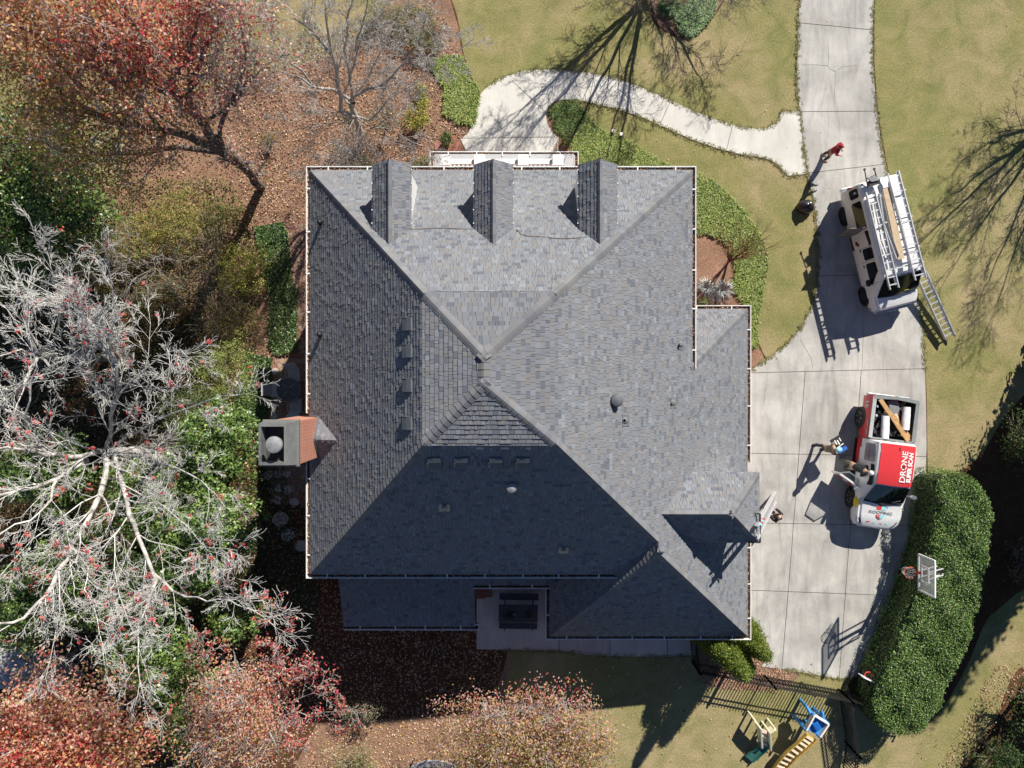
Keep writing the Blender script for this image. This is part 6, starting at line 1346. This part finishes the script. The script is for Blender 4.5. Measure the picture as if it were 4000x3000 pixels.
for i, (b, t, h, rx, ry, rz, cols, sz, lb) in enumerate(SHR):
    if t[0] > 2700: b = (2748, 1180)
    n = int((110 if i < 9 else 60)*(rx*ry+.25)); broad('shrub', b, t, h, rx, ry, rz, n, 18, sz, cols, lb, 'shrub', seed=300+i, spread=.11, up=.5, twigs=0, shell=.45, br=.03, mat=M_gloss if cols is MAG or cols[0][1] < .07 else M_leaf)
AZ = [((1440, 85), .62), ((1490, 45), .6), ((1545, 60), .66), ((1605, 50), .6), ((1660, 75), .5), ((1580, 120), .62), ((1640, 140), .6), ((1690, 125), .42), ((1700, 185), .42), ((1640, 175), .4)]
azl = ['leftmost pale azalea of the curved row at the top', 'pale azalea second from the left along the top of the curved row', 'pale azalea at the crest of the curved row', 'pale azalea right of the crest in the curved row', 'pale azalea at the upper right shoulder of the curved row', 'pale azalea in the inner line below the crest', 'pale azalea in the inner line, toward the lawn', 'small dark azalea nearest the lawn edge', 'lowest azalea of the row, beside the strappy ground cover', 'small azalea inside the lowest bend of the row']
for i, ((px, py), r) in enumerate(AZ):
    broad('azalea', (px, py+8), (px, py), .45, r, r*.85, .42, int(70*r), 20, .05, [(.3, .33, .17), (.22, .26, .12), (.4, .42, .26), (.16, .2, .09)] if i != 7 else [(.12, .12, .08), (.2, .22, .12)], azl[i], 'shrub', seed=400+i, spread=.1, twigs=0, br=.025, shell=.5, group='azaleas in a curved row')
broad('shrub', (2620, 0), (2620, 5), .3, .6, .35, .28, 30, 14, .055, MAG, 'low dark green shrub in the bed at the top edge', 'shrub', seed=450, spread=.1, twigs=0, br=.02)
for i, (px, py, r, lb) in enumerate(((1743, 545, .32, 'left'), (2214, 538, .33, 'right'))):
    broad('potted_plant', (px, py+6), (px, py), .68, r, r, .26, 26, 16, .07, [(.12, .2, .04), (.3, .32, .1), (.05, .1, .03)], 'bushy green plant in the pot on the %s brick pad' % lb, 'plant', seed=460+i, spread=.07, twigs=0, br=.015)
# plants on the picnic table
for i, (px, lb, cols) in enumerate(((1991, 'small dark green plant on the picnic table left of the white jar', [(.03, .07, .03), (.05, .1, .04)]), (2064, 'dry brown plant on the picnic table right of the white jar', [(.12, .07, .04), (.2, .14, .06)]))):
    root = empty('table_plant', P(px, 2402, .78), 0, lb, 'plant'); q = MB(); q.lathe([(.06, 0), (.09, .12), (.08, .12), (.02, .11)], (0, 0, 0), 12); q.build('pot', M_black, root)
    C = np.array([tuple(root.location)])+np.random.default_rng(i).normal(size=(30, 3))*(.12, .09, .04)+(0, 0, .16); addleaves(root, C, .05, cols, i, per=6, spread=.03)
# ivy and dark ground cover
def carpet(name, polys, n, cols, seed, size=.07, z=(.03, .2), mat=None):
    S = np.concatenate([scatter(G(p), n, seed+i) for i, p in enumerate(polys)], 0); r = np.random.default_rng(seed); hgt = r.uniform(z[0], z[1], (len(S), 1))
    return tag(leafmesh(name, np.concatenate([S, hgt], 1), size, pal(len(S), cols, seed), mat or M_gloss, up=1.2, seed=seed, asp=.75), kind='stuff')
carpet('ivy', [[(1035, 900), (1125, 900), (1150, 1115), (1165, 1130), (1165, 1375), (1080, 1390), (1050, 1350), (1055, 1150), (1010, 1000)], [(1000, 890), (1110, 870), (1130, 940), (1010, 960)], [(960, 1370), (1065, 1400), (1060, 1560), (1040, 1640), (960, 1700), (900, 1650)]], 9000, [(.06, .12, .035), (.1, .19, .05), (.16, .24, .07), (.04, .08, .03)], 501)
carpet('ground_ivy', [[(200, 700), (900, 700), (1000, 860), (1000, 1400), (900, 1700), (400, 1500), (-50, 1600), (-50, 700)]], 26000, [(.1, .15, .05), (.18, .2, .06), (.28, .25, .08), (.06, .09, .035), (.4, .32, .14)], 502, .08, (.03, .3), M_leaf)
carpet('ground_ivy', [[(-50, 1500), (900, 1650), (1000, 1900), (980, 2400), (700, 2900), (-50, 2500)]], 26000, [(.07, .12, .04), (.12, .17, .05), (.05, .08, .03), (.26, .22, .09)], 503, .09, (.03, .3), M_leaf)
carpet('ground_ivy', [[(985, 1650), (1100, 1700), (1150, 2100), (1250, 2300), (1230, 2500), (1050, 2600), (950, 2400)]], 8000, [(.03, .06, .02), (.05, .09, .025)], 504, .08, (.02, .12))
# wispy bare bushes
def wisp(px, py, n, L, label, mat, h0=.1, seed=0, lvl=2, lean=.5, leaves=None):
    rg = random.Random(seed); S, T = [], []; b = P(px, py); root = empty('bare_bush', b, 0, label, 'bush')
    for i in range(n):
        a = rg.uniform(0, 2*pi); d = Vector((cos(a)*lean, sin(a)*lean, 1)).normalized(); grow(S, T, rg, b+Vector((cos(a)*.05, sin(a)*.05, 0)), d, L*rg.uniform(.7, 1.1), .022, lvl, .05, (20, 45), .14, 2, .6)
    finish_tree(root, S, mat, rmin=.0065, split=.05)
    if leaves: addleaves(root, T, .05, leaves, seed, per=3, spread=.06)
M_twig = mk('tan_twig', (.36, .31, .24), r=.9)
for i, (px, py, n, L, lb, lv) in enumerate(((770, 1140, 9, 1.9, 'wispy bare tan bush at the left, among leaf litter and dark ivy', 2), (870, 1215, 6, 1.5, 'wispy bare bush touching the upper yellow-green shrub', 2), (600, 1050, 9, 1.8, 'wispy grey bare bush left of the others, above the dark gap', 2), (420, 980, 9, 1.9, 'wispy grey bare bush rising between the dark evergreens', 2), (480, 1120, 8, 1.6, 'twiggy bare bush beside the dark ground-hugging bush', 2), (830, 1000, 8, 1.2, 'short bare bush above the long wispy one', 2),
                                           (1395, 600, 12, 1.0, 'tangle of bare stems at the foot of the grey tree', 2), (1330, 610, 7, .9, 'low bare stems left of the grey tree foot', 2), (300, 1350, 9, 1.8, 'bare twiggy bush in the dark gap near the left edge', 2), (250, 2620, 9, 1.8, 'bare orange-tipped stems leaning over the grey drive', 2))):
    wisp(px, py, n, L, lb, M_twig if i not in (2, 3, 7) else M_barkg, seed=600+i, lvl=lv, lean=.75)
rg_ = random.Random(9)
def spray(px, py, n, L, label, cols, seed, w=.02, mat=M_blade):
    C = P(px, py); root = empty('strappy_plant', C, 0, label, 'plant'); mb = MB(); r = random.Random(seed)
    for i in range(n):
        a = r.uniform(0, 2*pi); d = Vector((cos(a), sin(a), 0)); t = Vector((-d.y, d.x, 0))*w; l = L*r.uniform(.5, 1.1); c = r.choice(cols)
        p0, p1, p2 = d*.03, d*l*.55+Vector((0, 0, l*.45)), d*l+Vector((0, 0, l*.25)); mb.add([p0-t*.6, p0+t*.6, p1+t, p1-t, p2+t*.2, p2-t*.2], [(0, 1, 2, 3), (3, 2, 4, 5)], col=c)
    mb.build('leaves', mat, root)
spray(700, 865, 26, 1.1, 'spray of long yellow-green stems in the undergrowth at the left', [(.4, .42, .12), (.3, .33, .08)], 1, .02)
spray(2755, 1125, 140, .5, 'left mound of silvery grey spiky plant in the straw bed beside the garage roof', [(.5, .55, .52), (.35, .4, .37), (.62, .66, .63)], 2, .014)
spray(2820, 1135, 170, .55, 'right mound of silvery grey feathery plant in the straw bed beside the garage roof', [(.45, .47, .45), (.3, .33, .31), (.6, .62, .6)], 3, .012)
spray(2795, 1165, 80, .35, 'lowest tuft of silvery plant nearest the lower roof corner', [(.5, .5, .5), (.35, .38, .36)], 4, .012)
def redshrub():
    rg = random.Random(71); S, T = [], []; b = P(2842, 1028); root = empty('small_tree', b, 0, 'small leafless red-twigged tree with orange leaf tips in the straw bed beside the roof', 'tree')
    for i in range(9):
        a = radians(45)+rg.gauss(0, .9); d = Vector((cos(a)*.28, sin(a)*.28, 1)).normalized(); grow(S, T, rg, b+Vector((rg.gauss(0, .02), rg.gauss(0, .02), 0)), d, 1.7, .026, 2, .15, (15, 32), .1, 2, .62)
    finish_tree(root, S, mk('red_twig', (.16, .06, .05), r=.9), rmin=.005, split=.02); T = [t for t in T if rg.random() < .35]; addleaves(root, T, .05, [(.6, .22, .06), (.55, .3, .1), (.4, .08, .05)], 3, per=2, spread=.05)
redshrub()

# leafy coloured trees along the bottom
def fn4(px, py): return np.stack([np.clip((py-2700)/220, .25, 1.4)*np.clip((480-px)/200, .2, 1), .45+0*px, .12+0*px, np.clip((2950-py)/220, .1, .9)], 1)
broad('maple_tree', (470, 2760), (250, 2880), 6.5, 3.0, 2.4, 2.0, 520, 42, .115, RED, 'bright pink-red maple at the bottom left corner', seed=701, spread=.26, colfn=zonecol(fn4), bark=M_barkg, br=.16, twigs=2, up=.4, shell=.35)
def fn5(px, py): return np.stack([np.clip((px-1050)/120, .08, 1)+.1, .5+0*px, np.clip((py-2800)/150, .05, .6), 1.0+0*px], 1)
broad('maple_tree', (900, 2620), (930, 2800), 5.2, 1.9, 2.1, 1.8, 330, 30, .1, ORG, 'pale orange and peach leaved tree left of the trampoline', seed=702, spread=.26, colfn=zonecol(fn5), bark=M_barkg, br=.12, twigs=3, up=.4, shell=.3, twigL=1.0)
def t5():
    rg = random.Random(55); S, T = [], []; root = empty('bare_tree', P(860, 2560), 0, 'thin grey-twigged tree with scattered red leaves reaching over the shaded yard', 'tree'); j = P(900, 2640, 3.5)
    limb(S, T, rg, [P(860, 2560), P(880, 2600, 2), j], (.1, .07), 1, side=0, tips=False)
    for pts in ([j, P(980, 2640, 4.4), P(1050, 2600, 5), P(1080, 2530, 5.4), P(1075, 2440, 5.8)], [j, P(1000, 2680, 4.3), P(1100, 2670, 5), P(1190, 2640, 5.4)], [j, P(1000, 2720, 4.2), P(1100, 2760, 4.8), P(1200, 2790, 5.2), P(1310, 2780, 5.5)], [j, P(1020, 2760, 4.4), P(1140, 2740, 5), P(1220, 2700, 5.3)], [j, P(840, 2700, 4.5), P(780, 2620, 5), P(800, 2520, 5.5)], [j, P(900, 2760, 4.5), P(1000, 2860, 5), P(1090, 2920, 5.4)]):
        limb(S, T, rg, pts, (.045, .014), 2, L=.75, start=.15, wig=.22, kids=1, side=.95)
    finish_tree(root, S, M_barkg, rmin=.008); T = [t for t in T if rg.random() < .5]; addleaves(root, T, .11, [(.55, .08, .08), (.6, .22, .14), (.66, .4, .28), (.45, .05, .1)], 8, per=4, spread=.12)
t5()
PNK2 = [(.52, .32, .33), (.44, .26, .3), (.58, .4, .36), (.4, .36, .16), (.62, .44, .34)]
def fn6(px, py): return np.stack([np.clip((2750-py)/100, .06, .8), .35+0*px, np.clip((py-2780)/120, .12, 1.0), .95+0*px], 1)
broad('flowering_tree', (1990, 2790), (2070, 2915), 4.6, 3.5, 2.4, 1.5, 680, 46, .09, PNK, 'wide tree with mauve-pink and olive leaves at the bottom centre', seed=703, spread=.24, colfn=zonecol(fn6, PNK2), bark=M_barkg, br=.12, twigs=3, up=.4, shell=.3, twigL=1.1, rmin=.008)
broad('shrub', (1370, 2990), (1370, 3000), 1.2, 1.5, 1.0, .8, 90, 22, .08, [(.3, .3, .14), (.2, .22, .08), (.4, .36, .2)], 'olive-green leafy shrub left of the trampoline rim', 'shrub', seed=704, spread=.15, twigs=1)

# conifers beside the garage corner
def conifer(base, h, r, seed, label):
    rg = np.random.default_rng(seed); b = P(*base); root = empty('conifer', b, 0, label, 'conifer', 'conifers at the garage corner'); n = 900
    t = rg.uniform(0, 1, n)**.8; rad = r*np.minimum(1, (1-t)*1.5+.05)**.8*np.minimum(1, t*6+.5); a = rg.uniform(0, 2*pi, n); k = rg.uniform(.72, 1.05, n)*(1+.12*np.sin(a*5+t*9))
    C = np.stack([b.x+rad*k*np.cos(a), b.y+rad*k*np.sin(a), .2+t*(h-.2)], 1)
    S = [(*b, b.x, b.y, h*.9, .07, .02)]; finish_tree(root, S, M_barkb)
    X = np.repeat(C, 16, 0)+rg.normal(size=(n*16, 3))*(.07, .07, .09)
    leafmesh('crown', X-np.array(b), .075, pal(len(X), [(.13, .21, .03), (.22, .29, .05), (.3, .33, .07), (.07, .13, .02)], seed), M_leaf, root, up=.7, seed=seed, asp=.5)
conifer((2858, 2420), 4.3, .62, 1, 'bright green conifer nearest the driveway, rightmost of the clump'); conifer((2768, 2462), 4.9, .6, 2, 'tall light green conifer leaning farthest down over the fence'); conifer((2728, 2430), 3.6, .6, 3, 'bright green conifer tight against the house, leftmost of the clump'); conifer((2815, 2480), 3.9, .5, 4, 'slim conifer in the middle of the clump, mostly in shade')

# the big clipped hedge
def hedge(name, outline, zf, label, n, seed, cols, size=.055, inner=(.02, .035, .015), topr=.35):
    """outline = photo pixels of the top rim, zf(py) = height there; rounded shoulder, leafy skin"""
    pts = [P(a, b, zf(b)) for a, b in smoothpoly(outline, 2)]; c = sum(pts, Vector())/len(pts); root = empty(name, Vector((c.x, c.y, 0)), 0, label, 'hedge'); o0 = Vector((c.x, c.y, 0)); r = np.random.default_rng(seed); k = len(pts)
    A = np.array([tuple(p) for p in pts])[:, :2]; ZA = np.array([p.z for p in pts]); core = MB(); rings = []; nrm = np.zeros_like(A)
    for i in range(k):
        d = A[(i+1) % k]-A[i-1]; d /= np.linalg.norm(d); nrm[i] = (d[1], -d[0])
    area = .5*np.sum(A[:, 0]*np.roll(A[:, 1], -1)-np.roll(A[:, 0], -1)*A[:, 1])
    if area < 0: nrm = -nrm
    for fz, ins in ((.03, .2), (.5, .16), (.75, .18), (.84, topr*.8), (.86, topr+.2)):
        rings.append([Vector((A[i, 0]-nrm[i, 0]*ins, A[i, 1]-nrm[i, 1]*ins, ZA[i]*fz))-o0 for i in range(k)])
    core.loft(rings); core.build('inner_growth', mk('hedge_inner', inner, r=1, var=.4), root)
    per_ = np.linalg.norm(np.roll(A, -1, 0)-A, axis=1); cum = np.concatenate([[0], np.cumsum(per_)]); tot = cum[-1]
    nt = int(n*.72); S = scatter([tuple(a) for a in A], int(nt*1.7), seed)
    lump = lambda x, y: .11*np.sin(x*1.9+1)*np.sin(y*1.3)+.07*np.sin(x*4.1+y*3)+.05*np.sin(y*7.3-x*3)-.4*np.exp(-((y+.45*x+14.3)/.35)**2)*np.exp(-((x-15.9)/.9)**2)
    Dm = np.hypot(S[:, None, 0]-A[None, :, 0], S[:, None, 1]-A[None, :, 1]); D = Dm.min(1); e = np.clip(1-D/topr, 0, 1)
    wgt = 1/(Dm+.3)**3; z = (wgt*ZA[None, :]).sum(1)/wgt.sum(1)
    Zt = z-topr*(1-np.sqrt(np.clip(1-e**2, 0, 1)))+lump(S[:, 0], S[:, 1])+r.uniform(-.1, .05, len(S))
    top = np.concatenate([S, Zt[:, None]], 1)
    ns = n-nt; u = r.uniform(0, tot, ns); i = np.clip(np.searchsorted(cum, u)-1, 0, k-1); f = ((u-cum[i])/per_[i])[:, None]
    B = A[i]*(1-f)+A[(i+1) % k]*f; Nn = nrm[i]; zz = r.uniform(.03, 1, ns)*(ZA[i]-topr*.5); bul = (.05*np.sin(u*3)+.06*np.sin(zz*4+u)+r.uniform(-.08, .06, ns))[:, None]
    side = np.concatenate([B+Nn*bul, zz[:, None]], 1)
    C = np.concatenate([top, side], 0); NN = np.concatenate([np.tile([[0, 0, 1.0]], (len(top), 1)), np.concatenate([Nn, np.full((ns, 1), .15)], 1)], 0)
    leafmesh('foliage', C-np.array(o0), size, pal(len(C), cols, seed, jit=.3), M_hedgeleaf, root, seed=seed, N=NN, asp=.6)
HED = [(3658, 1892), (3680, 1858), (3760, 1850), (3815, 1862), (3870, 1940), (3893, 2030), (3875, 2150), (3850, 2270), (3825, 2400), (3805, 2467), (3768, 2566), (3723, 2657), (3678, 2770), (3633, 2833), (3588, 2878), (3497, 2885), (3434, 2838), (3418, 2770), (3424, 2702), (3470, 2589), (3538, 2440), (3592, 2300), (3622, 2200), (3650, 2100), (3666, 1980)]
def hz_(b): t = min(1, max(0, (b-2100)/300)); return 2.05-.12*t
HC = [(.055, .12, .02), (.085, .17, .028), (.13, .22, .045), (.035, .07, .018), (.2, .26, .09)]
hedge('hedge', HED, hz_, 'huge clipped green hedge curving down the right side of the driveway', 70000, 81, HC, .062)
# shaded bed at the right edge
def dark(base, top, h, rx, ry, rz, lb, seed, n=None, cols=None, sz=.09):
    broad('evergreen_tree', base, top, h, rx, ry, rz, n or int(70*rx*ry), 22, sz, cols or [(.035, .075, .02), (.07, .12, .03), (.1, .16, .045)], lb, seed=seed, twigs=0, mat=M_leaf, spread=.16, shell=.45)
dark((3940, 1700), (3990, 1715), 1.6, .9, 1.2, 1.1, 'bushy green conifer in shade at the right edge above the hedge', 820)
dark((3960, 2150), (4010, 2200), .7, .9, 1.0, .5, 'low dark shrub with pale tips behind the hedge at the right edge', 821, cols=[(.05, .08, .03), (.3, .25, .15), (.35, .12, .1)])
dark((3990, 2700), (4060, 2760), 1.4, 1.2, 1.3, 1.0, 'dark evergreen bush in the lower right corner bed', 822); dark((3850, 2900), (3900, 2960), 1.1, 1.1, 1.0, .8, 'low dark evergreen bush nearest the lawn in the lower right corner', 823)
# trees standing just outside the frame whose shadows fall into it
def shadow_tree(base, h, label, seed, spread=1.0, trunk=.22, fork=.06):
    rg = random.Random(seed); S, T = [], []; b = Vector((*base, 0)); root = empty('bare_tree', b, 0, label, 'tree'); j = b+Vector((.05, .05, h*fork))
    limb(S, T, rg, [b, b+Vector((0, .05, h*fork*.5)), j], (trunk, trunk*.85), 1, side=0, tips=False)
    for i in range(10):
        a = i*2*pi/10+rg.uniform(-.25, .25); e = rg.uniform(.35, 1.25); l = h*.72*spread*rg.uniform(.8, 1.1); d = Vector((cos(a)*cos(e), sin(a)*cos(e), sin(e)))
        p = [j, j+d*l*.3, j+d*l*.62+Vector((0, 0, .2)), j+d*l+Vector((0, 0, .6))]; limb(S, T, rg, p, (trunk*.42, .02), 3, L=1.3, start=.15, kids=1, side=.9, wig=.14, ang=(25, 52), shrink=.58)
    finish_tree(root, S, M_barkd, rmin=.0055)
shadow_tree((5.9, 17.15), 7.6, 'bare tree at the top edge throwing its branching shadow over the curved path', 901)
shadow_tree((24.0, 12.0), 8.0, 'bare tree beyond the right edge throwing branch shadows over the lawn', 902, .86)
def tall(base, h, r, seed, label):
    rg = np.random.default_rng(seed); b = Vector((*base, 0)); root = empty('evergreen_tree', b, 0, label, 'tree'); n = 1300; t = rg.uniform(.04, 1, n); a = rg.uniform(0, 2*pi, n); rad = r*(1.04-t)**.55*rg.uniform(.3, 1.05, n)
    C = np.stack([b.x+rad*np.cos(a), b.y+rad*np.sin(a), t*h], 1); finish_tree(root, [(*b, b.x, b.y, h, .2, .03)], M_barkb); addleaves(root, C, .32, [(.05, .09, .025), (.08, .13, .035)], seed, per=10, spread=.22)
tall((25.3, -.9), 11.0, 2.1, 911, 'tallest evergreen outside the right edge, shading the hedge'); tall((24.5, .2), 9.0, 1.5, 916, 'slender evergreen outside the right edge, touching the tallest one'); tall((23.9, 1.35), 5.4, 1.2, 912, 'shorter evergreen outside the right edge, above the tallest one')
tall((27.2, -9.8), 6.0, 2.3, 913, 'evergreen outside the lower right edge shading the corner bed'); tall((24.6, -13.3), 4.6, 2.0, 914, 'shorter evergreen outside the lower right corner')
